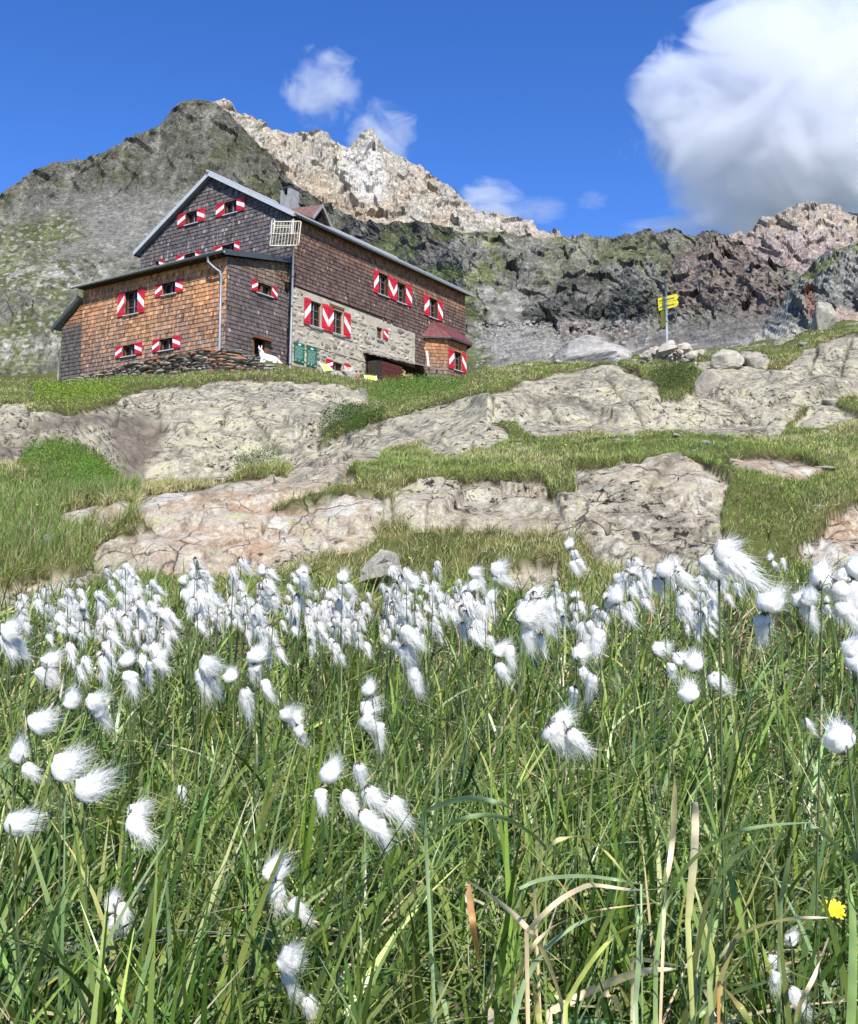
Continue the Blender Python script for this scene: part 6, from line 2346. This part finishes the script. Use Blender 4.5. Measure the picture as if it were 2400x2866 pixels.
# sedge blades of the fen meadow
def meadow(n, rlo, rhi, hnear, hfar, wlo, whi, cols, tips, lean, droop, segs, power=1.0, tipvar=.2):
    u = rng.random(n) ** power
    r_ = np.exp(math.log(rlo) + u * (math.log(rhi) - math.log(rlo)))
    a_ = rng.uniform(-.53, .53, n)
    x, y = r_ * np.sin(a_), r_ * np.cos(a_)
    # tufts: pull towards tuft centres
    tx = fbm(x * 7, y * 7, x * 0, 2, 301)
    keep = tx > rng.uniform(-.55, .12, n)
    x, y, r_ = x[keep], y[keep], r_[keep]
    n = len(x)
    z = ground_z(x, y) - .01
    k = np.clip((r_ - 1.2) / 4.5, 0, 1)
    L = (hnear + (hfar - hnear) * k) * rng.uniform(.55, 1.15, n)
    az_ = rng.uniform(0, 2 * np.pi, n)
    le = np.abs(rng.normal(0, lean, n))
    d0 = np.stack([np.cos(az_) * le, np.sin(az_) * le, np.ones(n)], -1)
    d0[:, 0] += .10
    d0 = nrm(d0)
    dr_ = np.abs(rng.normal(0, droop, n))
    az2 = az_ + rng.normal(0, .5, n)
    bend = np.stack([np.cos(az2) * dr_, np.sin(az2) * dr_, -dr_ * .55], -1)
    bend[:, 0] += .05
    wd = rng.uniform(wlo, whi, n) * (1 + .25 * k)
    B0 = np.stack([x, y, z], -1)
    hide = np.zeros(n, bool)
    for tq in (.45, .65, .85, 1.0):
        Q = B0 + d0 * (L * tq)[:, None] + bend * (L * tq ** 2.2)[:, None]
        qx, qy = project(Q[:, 0], Q[:, 1], Q[:, 2])
        for hx, hy, hr, hd in CLEAR:
            hide |= (np.hypot(qx - hx, qy - hy) < hr) & (r_ < hd + .03)
    keep = ~hide | (rng.random(n) < .12)
    x, y, z, L, wd, d0, bend = x[keep], y[keep], z[keep], L[keep], wd[keep], d0[keep], bend[keep]
    n = len(x)
    return ribbons(np.stack([x, y, z], -1), d0, L, wd, bend, segs, pick(cols, n, tipvar), pick(tips, n, tipvar))


sets.append(meadow(11500, .74, 7.2, .47, .31, .0070, .0140, GREENS, GREENS + [(0.34, 0.35, 0.13)], .24, .85, 8, .85, .3))
sets.append(meadow(8000, .74, 7.2, .38, .27, .0035, .0065, GREENS, GREENS, .22, .35, 5, .8, .3))
sets.append(meadow(1500, .74, 6.6, .36, .25, .005, .009, STRAW, STRAW, .5, .7, 6, .9))
sets.append(meadow(19000, .70, 7.0, .15, .13, .004, .010, STRAW, STRAW, 1.6, .6, 4, .85))
sets.append(meadow(2500, .70, 7.0, .20, .18, .003, .006, GREENS, GREENS, .6, .5, 4, .8))


def arching(n, cols, tips, Lr, Wr, azr, rr0, rr1):
    r_ = rng.uniform(rr0, rr1, n)
    a_ = rng.uniform(azr[0], azr[1], n)
    x, y = r_ * np.sin(a_), r_ * np.cos(a_)
    z = ground_z(x, y)
    az_ = rng.choice([0.0, np.pi], n) + rng.normal(0, .7, n)
    d0 = nrm(np.stack([np.cos(az_) * .35, np.sin(az_) * .35, np.ones(n)], -1))
    q = rng.uniform(.45, .95, n)
    bend = np.stack([np.cos(az_) * q, np.sin(az_) * q, -q * .95], -1)
    return ribbons(np.stack([x, y, z], -1), d0, rng.uniform(*Lr, n), rng.uniform(*Wr, n), bend, 10, pick(cols, n, .15), pick(tips, n, .15))


sets.append(arching(420, [(0.20, 0.30, 0.15), (0.17, 0.26, 0.07), (0.27, 0.33, 0.10)], [(0.24, 0.34, 0.19), (0.34, 0.37, 0.14), (0.62, 0.50, 0.30)], (.36, .58), (.008, .0135), (-.48, .48), .95, 3.2))
sets.append(arching(190, [(0.36, 0.38, 0.12), (0.66, 0.51, 0.30)], [(0.66, 0.51, 0.30), (0.72, 0.56, 0.42)], (.32, .52), (.006, .011), (-.02, .46), .82, 1.6))
# blades that would stand right in front of a flowering head were trodden aside
V, F, Cc = concat(sets)
o = link('meadow_grass', mesh_np('meadow_grass', V, F, M['leaf'], {'tint': Cc}))
tag(o, kind='stuff')

# short turf on the slope, where there is no bare rock
TURF = [(0.33, 0.37, 0.10), (0.27, 0.35, 0.085), (0.40, 0.41, 0.14), (0.48, 0.44, 0.21), (0.20, 0.28, 0.065), (0.30, 0.39, 0.09)]
ii = np.argwhere((rock < .25) & (RR[:, None] > 6.3) & (RR[:, None] < 60) & (PX > -40) & (PX < 1800) & (kb < .6))
def turf(n, hlo, hhi, cols, sel=None, segs=2, wpx=1.0, lean=.5, dryn=True):
    src = ii if sel is None else sel
    k = src[rng.integers(0, len(src), n)]
    i, j = k[:, 0], k[:, 1]
    jr = rng.random(n)
    jc = rng.random(n)
    i1, j1 = np.minimum(i + 1, NR - 1), np.minimum(j + 1, NC - 1)
    L3 = lambda A: A[i, j] * (1 - jr) * (1 - jc) + A[i1, j] * jr * (1 - jc) + A[i, j1] * (1 - jr) * jc + A[i1, j1] * jr * jc
    P_ = np.stack([L3(Xg), L3(Yg), L3(Zg) - .01], -1)
    r_ = np.hypot(P_[:, 0], P_[:, 1])
    pxm = r_ * D2 / FPX                                   # metres per survey pixel
    patch = fbm(P_[:, 0] * .55, P_[:, 1] * .55, P_[:, 0] * 0, 4, 311)
    c = pick(cols, n, .34)
    if dryn:
        dry = sstep(-.02, .22, patch + rng.normal(0, .08, n))[:, None]
        c = c * (1 - dry) + pick([(0.50, 0.45, 0.21), (0.42, 0.41, 0.16), (0.56, 0.49, 0.28)], n, .2) * dry
        lush = sstep(.0, .2, -patch + .1 * rng.normal(0, 1, n))[:, None] * .6
        c = c * (1 - lush) + pick([(0.19, 0.32, 0.055), (0.25, 0.37, 0.07)], n, .15) * lush
    L = np.maximum(rng.uniform(hlo, hhi, n), pxm * rng.uniform(3.5, 8, n)) * (.8 + .5 * np.clip(patch * 2, -.5, .8))
    wd = np.maximum(.003, pxm * wpx * rng.uniform(.7, 1.3, n))
    az_ = rng.uniform(0, 2 * np.pi, n)
    le = np.abs(rng.normal(0, lean, n))
    d0 = nrm(np.stack([np.cos(az_) * le + .1, np.sin(az_) * le - .12, np.ones(n)], -1))
    bend = np.stack([np.cos(az_) * .4, np.sin(az_) * .4, -np.ones(n) * .35], -1) * rng.random((n, 1))
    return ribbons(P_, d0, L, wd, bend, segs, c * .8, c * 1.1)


# darker heathy clumps
tsets0 = np.argwhere((rock < .2) & (RR[:, None] > 6.6) & (RR[:, None] < 40) & (PX > -40) & (PX < 1800) & (kb < .5) & (fbm(Xg * .8, Yg * .8, Xg * 0, 3, 315) > .12))
tsets = [turf(190000, .04, .095, TURF, None, 2, 1.25), turf(14000, .09, .17, TURF + [(0.36, 0.31, 0.16)], None, 3, .8, .35)]
tsets.append(turf(26000, .06, .14, [(0.10, 0.15, 0.035), (0.13, 0.18, 0.045), (0.16, 0.17, 0.06)], tsets0, 2, 1.4, .8, False))
# lip of the turf above bare rock: hanging tussocks
lip = np.argwhere((sd > .2) & (sd < 7) & (RR[:, None] > 6.6) & (RR[:, None] < 36) & (PX > -40) & (PX < 1800))
tsets.append(turf(42000, .07, .14, TURF + [(0.20, 0.17, 0.07)], lip, 3, 1.0, .9, True))
# taller grass left hollow and along the terrace
hol = np.argwhere((rock < .2) & (PX > -40) & (PX < 280) & (PY > 960) & (PY < 1240) & (RR[:, None] > 6.3) & (RR[:, None] < 16))
tsets.append(turf(15000, .12, .26, [(0.15, 0.245, 0.045), (0.20, 0.27, 0.06), (0.12, 0.21, 0.045), (0.36, 0.32, 0.17)], hol, 3, .9, .35, False))
ter = np.argwhere((rock < .2) & (PX > -40) & (PX < 1000) & (PY > 730) & (PY < 850) & (RR[:, None] > 24) & (RR[:, None] < 62) & (kb < .5))
tsets.append(turf(26000, .10, .24, [(0.16, 0.22, 0.045), (0.21, 0.235, 0.075), (0.12, 0.17, 0.04), (0.34, 0.29, 0.15)], ter, 2, .9, .35, False))
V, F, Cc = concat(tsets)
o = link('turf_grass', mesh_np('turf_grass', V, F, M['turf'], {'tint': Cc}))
tag(o, kind='stuff')


# ---- low shrubs
def shrub(polys, n, label, hgt, cols, rmin=6.5, lsz=2.2):
    Vs, Fs, Cs = [], [], []
    msk = np.zeros(PX.shape, bool)
    for pl in polys:
        msk |= (poly_sd(PX + jx * 1.6, PY + jy * 1.6, pl) < 0)
    k = np.argwhere(msk & (RR[:, None] > rmin) & (kb < .5))
    if len(k) == 0:
        return
    k = k[rng.integers(0, len(k), n)]
    i, j = k[:, 0], k[:, 1]
    P_ = np.stack([Xg[i, j], Yg[i, j], Zg[i, j]], -1)
    r_ = np.hypot(P_[:, 0], P_[:, 1])
    pxm = r_ * D2 / FPX
    lump = .45 + .9 * np.clip(fbm(P_[:, 0] * 1.1, P_[:, 1] * 1.1, P_[:, 0] * 0, 3, 333) + .35, 0, 1)
    hh = hgt * lump * rng.random(n) ** .6
    P_[:, 2] += hh
    P_ += rng.normal(0, .5, (n, 3)) * pxm[:, None] * 2
    L = pxm * rng.uniform(.8, 1.4, n) * lsz
    d0 = nrm(rng.normal(0, 1, (n, 3)) + np.array([0, -.5, .7]))
    bend = rng.normal(0, .2, (n, 3))
    c = pick(cols, n, .22) * (.9 + .0 * hh[:, None])
    v, f, cc = ribbons(P_, d0, L, L * .62, bend, 2, c, c * 1.1, 0, 2.5)
    o_ = link('shrub', mesh_np('shrub', v, f, M['turf'], {'tint': cc}))
    base_ = P_.mean(0)
    o_.data.transform(Matrix.Translation(-Vector(base_)))
    o_.location = base_
    tag(o_, label, 'shrub')


LUSH = [(0.15, 0.27, 0.032), (0.11, 0.22, 0.028), (0.19, 0.30, 0.042), (0.075, 0.15, 0.022)]
YEL = LUSH + [(0.30, 0.36, 0.04), (0.36, 0.39, 0.045)]
shrub([[(70, 810), (130, 800), (210, 795), (255, 808), (235, 828), (190, 842), (110, 850), (75, 835)], [(190, 800), (260, 795), (300, 800), (240, 808)]], 15000,
      'bright yellow green cushion of shrubs on the terrace left of the hut front', .38, YEL, 20)
shrub([[(40, 950), (55, 915), (90, 902), (140, 912), (180, 935), (215, 965), (260, 1000), (180, 1010), (60, 990)]], 12000, 'leafy green shrub thicket at the foot of the left rock slab', .45, LUSH, 9)
shrub([[(755, 812), (790, 790), (860, 780), (920, 790), (960, 815), (940, 835), (870, 852), (800, 868), (750, 880), (745, 850)]], 17000, 'broad green shrub mound in front of the wood shelter', .42, LUSH + [(0.14, 0.17, 0.05)], 20)
shrub([[(650, 915), (665, 880), (700, 863), (755, 850), (790, 866), (740, 890), (690, 912)]], 8000, 'dark green shrubs filling the gully between the two rock slabs', .5, [(0.05, 0.10, 0.018), (0.075, 0.13, 0.022), (0.10, 0.16, 0.03)], 12)
shrub([[(1330, 765), (1400, 758), (1440, 775), (1420, 805), (1380, 820), (1340, 800)]], 7000, 'dark heath shrubs on the turf below the cairn', .3, [(0.06, 0.095, 0.02), (0.09, 0.13, 0.03), (0.12, 0.14, 0.04)], 18)
shrub([[(470, 975), (520, 955), (580, 945), (570, 965), (500, 990)]], 3500, 'small dark green clump tucked under the left rock slab', .3, [(0.05, 0.10, 0.02), (0.08, 0.14, 0.03)], 9)

# tiny yellow flowers over the turf
fl = []
for k in range(26):
    a, b = lip[rng.integers(0, len(lip))] if k % 3 == 0 else ii[rng.integers(0, len(ii))]
    if RR[a] > 24:
        continue
    fl.append((a, b))
fm = MB()
for k in range(9):
    a0, a1 = 2 * math.pi * k / 9, 2 * math.pi * (k + .8) / 9
    fm.add([(0, 0, .004), (math.cos(a0), math.sin(a0), .18), (math.cos((a0 + a1) / 2) * 1.1, math.sin((a0 + a1) / 2) * 1.1, .1), (math.cos(a1), math.sin(a1), .18)], [(0, 1, 2, 3)])
M['petal'] = simple_mat('yellow_petal', (0.72, 0.52, 0.015), 0.6, 0.1, 20)
fme = fm.mesh('flower', M['petal'])
for a, b in fl:
    o_ = link('flower', fme)
    s_ = max(.012, RR[a] * D2 / FPX * 2.2)
    o_.location = (Xg[a, b], Yg[a, b], Zg[a, b] + .10)
    o_.scale = (s_, s_, s_)
    o_.rotation_euler = (R(35), 0, random.uniform(0, 6))
    tag(o_, 'tiny yellow flower in the short turf of the slope', 'flower', 'tiny yellow flowers in the turf')

# ================================================================== FOREGROUND LEAVES (broad sedge)
M['broad'] = leaf_mat('sedge_leaf', 0.38, 0.25)
tufts = [empty('sedge_plant', tuple(place(*q6(150, 900), 1.1))), empty('sedge_plant', tuple(place(*q6(800, 900), 1.1))), empty('sedge_plant', tuple(place(*q6(1500, 900), 1.1)))]
for e_, lab in zip(tufts, ('broad leaved sedge with bent tan leaves at the bottom centre of the meadow', 'broad leaved sedge with two upright straw coloured leaves standing out of the grass', 'broad leaved sedge with long arching leaves beside the yellow flower')):
    gz_ = float(ground_z(np.array(e_.location.x), np.array(e_.location.y)))
    e_.location.z = gz_
    tag(e_, lab, 'sedge')


def spline(pts, n):
    pts = np.array(pts, float)
    t = np.linspace(0, len(pts) - 1, n)
    k = np.clip(np.floor(t).astype(int), 0, len(pts) - 2)
    f = (t - k)[:, None]
    g = lambda i: pts[np.clip(i, 0, len(pts) - 1)]
    p0, p1, p2, p3 = g(k - 1), g(k), g(k + 1), g(k + 2)
    return .5 * ((2 * p1) + (-p0 + p2) * f + (2 * p0 - 5 * p1 + 4 * p2 - p3) * f ** 2 + (-p0 + 3 * p1 - 3 * p2 + p3) * f ** 3)


for k, (pl, wpx, c0, c1) in enumerate(BL):
    rr_ = .80 + .03 * ((k * 5) % 6)
    pts = [place(*q6(x, y), rr_ + .12 * math.sin(i * 1.1 + k)) for i, (x, y) in enumerate(pl)]
    e_ = tufts[0 if pl[0][0] < 560 else (1 if pl[0][0] < 1120 else 2)]
    S_ = spline(pts, 22)
    gz_ = float(ground_z(np.array(S_[0][0]), np.array(S_[0][1])))
    low = 0 if S_[0][2] < S_[-1][2] else -1
    foot_ = S_[low] + np.array([random.uniform(-.03, .03), .03, 0])
    foot_[2] = gz_ - .01
    if S_[low][2] - foot_[2] > .03 and c0 is not ORB:
        add = [foot_ + (S_[low] - foot_) * t for t in (0, .3, .6, .85)]
        S_ = np.vstack([add, S_]) if low == 0 else np.vstack([S_, add[::-1]])
    n = len(S_)
    w_ = wpx * .9 / 2012.0 * rr_ * np.clip(np.sin(np.linspace(.5, math.pi - .02, n)) ** .7, .03, 1)
    tg = np.gradient(S_, axis=0)
    tg /= np.linalg.norm(tg, axis=1)[:, None]
    vd = S_ / np.linalg.norm(S_, axis=1)[:, None]
    sdv = np.cross(tg, vd + np.array([.25 * math.sin(k), 0, .3 * math.cos(k * 2)]))
    sdv /= np.linalg.norm(sdv, axis=1)[:, None]
    up = np.cross(sdv, tg)
    a, b = S_ + sdv * w_[:, None] * .5 + up * w_[:, None] * .16, S_ - sdv * w_[:, None] * .5 + up * w_[:, None] * .16
    V = np.stack([a, S_, b], 1).reshape(-1, 3)
    kk = np.arange(n - 1) * 3
    F = np.concatenate([np.stack([kk, kk + 1, kk + 4, kk + 3], -1), np.stack([kk + 1, kk + 2, kk + 5, kk + 4], -1)])
    t = np.linspace(0, 1, n)
    st = np.array([-.1, 0, .1])[None, :, None]
    cc = (np.array(c0)[None] * (1 - t)[:, None] + np.array(c1)[None] * t[:, None])[:, None, :] * (1 + st + .12 * np.sin(np.arange(n) * 1.7 + k)[:, None, None])
    o_ = link('leaf', mesh_np('leaf', V - np.array(e_.location), F, M['broad'], {'tint': cc.reshape(-1, 3)}, True), e_)

# yellow composite flower
P_ = place(1710, 1868, 1.18)
fl_ = empty('yellow_flower', (P_[0], P_[1], float(ground_z(np.array(P_[0]), np.array(P_[1])))))
tag(fl_, 'single bright yellow flower among the sedge leaves near the right edge', 'flower')
PL = P_ - np.array(fl_.location)
m = MB()
m.tube([(0, .02, 0), PL * .5 + np.array([.01, 0, 0]), PL], .0016, 6)
M['green_stem'] = simple_mat('green_stem', (0.10, 0.15, 0.05), 0.6, 0.2, 20)
m.obj('stem', M['green_stem'], fl_)
for k in range(26):
    a = 2 * math.pi * k / 26 + random.uniform(-.08, .08)
    ln = random.uniform(.010, .013) if k % 2 else random.uniform(.007, .010)
    dx, dy = math.cos(a), math.sin(a)
    sx_, sy_ = -dy * .0022, dx * .0022
    h0 = .001 * (k % 2)
    m = MB()
    pts = [(0, 0, h0), (dx * ln * .5 + sx_, dy * ln * .5 + sy_, .003), (dx * ln + sx_ * .6, dy * ln + sy_ * .6, .0035), (dx * ln - sx_ * .6, dy * ln - sy_ * .6, .0035), (dx * ln * .5 - sx_, dy * ln * .5 - sy_, .003)]
    tl_ = Matrix.Rotation(R(40), 4, 'X')
    m.add([tuple(np.array(tl_ @ Vector(p)) + PL) for p in pts], [(0, 1, 2, 3, 4)])
    m.obj('petal', M['petal'], fl_)

# ================================================================== COTTON GRASS
t = NT('cotton')
cd = t.n('BsdfDiffuse', Color=(0.93, 0.92, 0.89, 1)).outputs[0]
ct = t.n('BsdfTranslucent', Color=(0.95, 0.94, 0.90, 1)).outputs[0]
mx = t.n('MixShader', i0=0.5)
t.t.links.new(cd, mx.inputs[1])
t.t.links.new(ct, mx.inputs[2])
M['cotton'] = t.done(mx.outputs[0])
M['bract'] = simple_mat('dark_bract', (0.045, 0.03, 0.025), 0.7, 0.4, 60)
M['stalk'] = simple_mat('stalk', (0.075, 0.10, 0.04), 0.6, 0.3, 15)


def cotton_head(seed, droop, spread, wind, nh, round_=False, fine=1.0, slim=1.0):
    """tuft of silky hairs gathered at the origin, unit length"""
    g = np.random.default_rng(seed)
    axis = np.array([wind, g.normal(0, .15), -1.0 if droop else .8])
    axis /= np.linalg.norm(axis)
    e1 = np.cross(axis, [0, 1, 0.01])
    e1 /= np.linalg.norm(e1)
    e2 = np.cross(axis, e1)
    nu, nv = 12, 14
    uu, vv = np.meshgrid(np.linspace(0, 1, nu + 1), np.arange(nv) * 2 * np.pi / nv, indexing='ij')
    rad = np.sin(np.pi * uu ** (.62 if not round_ else .8)) ** .8 * ((.235 if not round_ else .33) * slim * (1 + .25 * g.random()))
    lump = 1.25 * fbm(np.cos(vv) * 1.3 + seed, np.sin(vv) * 1.3, uu * 3.0, 5, seed, gain=.65)
    rad = rad * (1 + .95 * lump) * (1 + .10 * np.sin(vv * 3 + seed))
    ax_l = uu * (.86 if not round_ else .8) + .10 * lump
    V = axis[None, None] * ax_l[..., None] + e1 * (rad * np.cos(vv))[..., None] + e2 * (rad * np.sin(vv))[..., None]
    V[..., 0] += .12 * uu ** 2
    V = V.reshape(-1, 3)
    F = np.array([(i * nv + j, i * nv + (j + 1) % nv, (i + 1) * nv + (j + 1) % nv, (i + 1) * nv + j) for i in range(nu) for j in range(nv)])
    # silk: short curved hairs that leave the body all over, longest at the free end
    an = g.uniform(0, 2 * np.pi, nh)
    s0 = g.random(nh) ** 1.05
    rr_ = np.sin(np.pi * np.clip(s0, .02, .98) ** (.62 if not round_ else .8)) ** .8 * (.24 if not round_ else .34)
    o1 = e1[None] * np.cos(an)[:, None] + e2[None] * np.sin(an)[:, None]
    base_ = axis[None] * (s0 * .75)[:, None] + o1 * rr_[:, None]
    base_[:, 0] += .12 * s0 ** 2
    d0 = axis[None] * (.9 + .5 * s0)[:, None] + o1 * (spread * (.15 + .9 * g.random(nh)))[:, None] + g.normal(0, .17, (nh, 3))
    d0 /= np.linalg.norm(d0, axis=1)[:, None]
    L = g.uniform(.14, .38, nh) * (.75 + .5 * s0)
    bend = g.normal(0, .42, (nh, 3)) + np.array([.55, 0, -.25])
    t_ = np.linspace(0, 1, 4)
    P_ = base_[:, None] + d0[:, None] * (L[:, None] * t_)[..., None] + bend[:, None] * (L[:, None] * t_ ** 2)[..., None]
    wv = np.cross(d0, g.normal(size=(nh, 3)))
    wv /= np.linalg.norm(wv, axis=1)[:, None]
    w_ = .0048 * fine * np.array([1, .9, .65, .2])
    Va = np.stack([P_ + wv[:, None] * w_[None, :, None], P_ - wv[:, None] * w_[None, :, None]], 2).reshape(-1, 3)
    k = np.arange(3)
    f = np.stack([2 * k, 2 * k + 1, 2 * k + 3, 2 * k + 2], -1)
    Fh_ = (f[None] + (np.arange(nh) * 8)[:, None, None]).reshape(-1, 4) + len(V)
    nd = 7
    b0 = len(V) + len(Va)
    Vd, Fd = [], []
    for j in range(nd):
        an_ = 2 * math.pi * j / nd
        s1 = e1 * math.cos(an_) + e2 * math.sin(an_)
        s2_ = e1 * math.cos(an_ + .9) + e2 * math.sin(an_ + .9)
        bb = b0 + len(Vd)
        Vd += [-axis * .05, s1 * .15 + axis * .05, (s1 + s2_) * .13 + axis * (.18 + .12 * g.random()), s2_ * .15 + axis * .05]
        Fd.append((bb, bb + 1, bb + 2, bb + 3))
    V = np.concatenate([V, Va, np.array(Vd)])
    F = np.concatenate([F, Fh_, np.array(Fd)])
    me_ = mesh_np('head', V, F, M['cotton'], None, True)
    me_.materials.append(M['bract'])
    mi = np.zeros(len(F), np.int32)
    mi[-len(Fd):] = 1
    me_.polygons.foreach_set('material_index', mi)
    return me_


HD = [cotton_head(1, True, .30, .35, 520), cotton_head(2, True, .38, .55, 560), cotton_head(3, True, .26, .10, 520), cotton_head(4, True, .42, .8, 560), cotton_head(5, True, .34, -.1, 520), cotton_head(6, True, .5, .3, 520)]
HR = [cotton_head(11, False, .5, .25, 820, True), cotton_head(12, False, .6, .5, 820, True), cotton_head(13, False, .5, -.15, 820, True), cotton_head(14, False, .7, .9, 820, True)]
HS = [cotton_head(21, True, .38, .35, 130, False, 2.0, .72), cotton_head(22, True, .42, .6, 130, False, 2.0, .72), cotton_head(23, True, .34, .05, 130, False, 2.0, .72)]
HSR = [cotton_head(31, False, .7, .3, 140, True, 2.0, .8), cotton_head(32, False, .6, .0, 140, True, 2.0, .8)]


def cotton_plant(heads, r_, label, group=None, lean=(0.0, 0.0), small=False, foot=None):
    """heads: (x, y, size px, upright?) survey marks of the tufts' middles"""
    top = min(heads, key=lambda h: h[1])
    T_ = place(top[0], top[1] + top[2] * (.35 if top[3] else -.30), r_)
    if foot:
        f_ = place(foot[0], foot[1], r_ * 1.0)
        # follow the visible stalk down to the ground
        dv_ = f_ - T_
        B_ = T_ + dv_ * 1.0
    else:
        B_ = T_ + np.array([lean[0], lean[1], 0])
    gz_ = float(ground_z(np.array(B_[0]), np.array(B_[1])))
    if foot and B_[2] > gz_:
        k = (T_[2] - gz_) / max(.05, T_[2] - B_[2])
        B_ = T_ + (B_ - T_) * min(k, 1.6)
    B_ = np.array([B_[0], B_[1], gz_])
    e_ = empty('cotton_grass', tuple(B_))
    tag(e_, label, 'cotton grass', group, 'thing')
    m = MB()
    sr = .0011 if r_ < 2.5 else .0013
    mid_ = (T_ - B_) * .5 + np.array([random.uniform(-.02, .02), random.uniform(-.01, .01), 0])
    m.tube([(0, 0, 0), tuple(mid_), tuple(T_ - B_)], [sr * 1.25, sr * 1.1, sr], 5 if not small else 4)
    for x, y, s_, upr in heads:
        L = s_ / 2012.0 * r_ * 1.10
        c_ = place(x, y, r_ + random.uniform(-.02, .02))
        me_ = random.choice((HSR if upr else HS) if small else (HR if upr else HD))
        att = c_ + np.array([-.12 * L, 0, (-.42 if upr else .42) * L])
        h_ = link('head', me_, e_)
        h_.location = tuple(att - B_)
        h_.scale = (L * random.uniform(.72, 1.12), L * random.uniform(.75, 1.05), L * random.uniform(.85, 1.2))
        h_.rotation_euler = (random.gauss(0, .22), random.gauss(0, .22), random.uniform(-.7, .7))
        # thin pedicel
        q0_, q1_ = T_ - B_, att - B_
        m.tube([q0_, (q0_ + q1_) / 2 + np.array([0, 0, .006 + .15 * np.linalg.norm(q1_ - q0_)]), q1_], .0007, 4)
    m.obj('stem', M['stalk'], e_)
    return e_


for heads, r_, lab, foot in PLANTS:
    cotton_plant(heads, r_, lab, None, (random.uniform(-.04, .04), random.uniform(-.03, .05)), False, foot)
# the dense far row
row_c = [(135, 1232, 30, 5), (120, 1270, 25, 3), (205, 1225, 30, 6), (210, 1290, 30, 6), (232, 1190, 18, 3), (300, 1205, 35, 7), (330, 1260, 34, 7), (300, 1290, 26, 3), (395, 1200, 30, 7), (410, 1255, 36, 7), (405, 1170, 16, 2), (470, 1235, 30, 6), (530, 1200, 36, 9),
         (555, 1255, 36, 10), (545, 1295, 25, 3), (640, 1245, 26, 6), (690, 1245, 34, 9), (715, 1285, 30, 6), (800, 1225, 26, 6), (850, 1190, 28, 6), (880, 1235, 30, 8), (820, 1265, 28, 6), (930, 1240, 24, 6), (985, 1240, 28, 8), (1000, 1290, 24, 4), (1115, 1225, 26, 5),
         (1165, 1215, 20, 4), (1205, 1275, 22, 4), (1300, 1170, 20, 4), (1320, 1210, 26, 6), (1420, 1205, 30, 6), (1450, 1235, 24, 4), (1700, 1240, 26, 3), (1745, 1200, 16, 2), (60, 1265, 24, 3), (1230, 1250, 20, 3)]
GA = 'cotton grass massed in the far white row'
for x, y, sp_, n in row_c:
    for k in range(max(1, int(n * .86))):
        r_ = random.uniform(2.2, 4.2)
        cx_, cy_ = x + random.gauss(0, sp_ * .85), y + random.gauss(0, sp_ * .75)
        cy_ = max(cy_ - 12, 1158)
        L = 54 / r_ * 1.55
        hs_ = []
        for q in range(random.choice((3, 4, 4, 5))):
            hs_.append((cx_ + random.gauss(0, L * .33), cy_ + q * L * .58 + random.gauss(0, L * .12), L * random.uniform(.75, 1.15), q == 0 and random.random() < .25))
        third = 'left' if x < 620 else ('middle' if x < 1150 else 'right')
        cotton_plant(hs_, r_, 'small white cotton grass massed with others in the %s of the far row' % third, GA + ', ' + third, (random.uniform(-.05, .05), random.uniform(-.03, .05)), True)
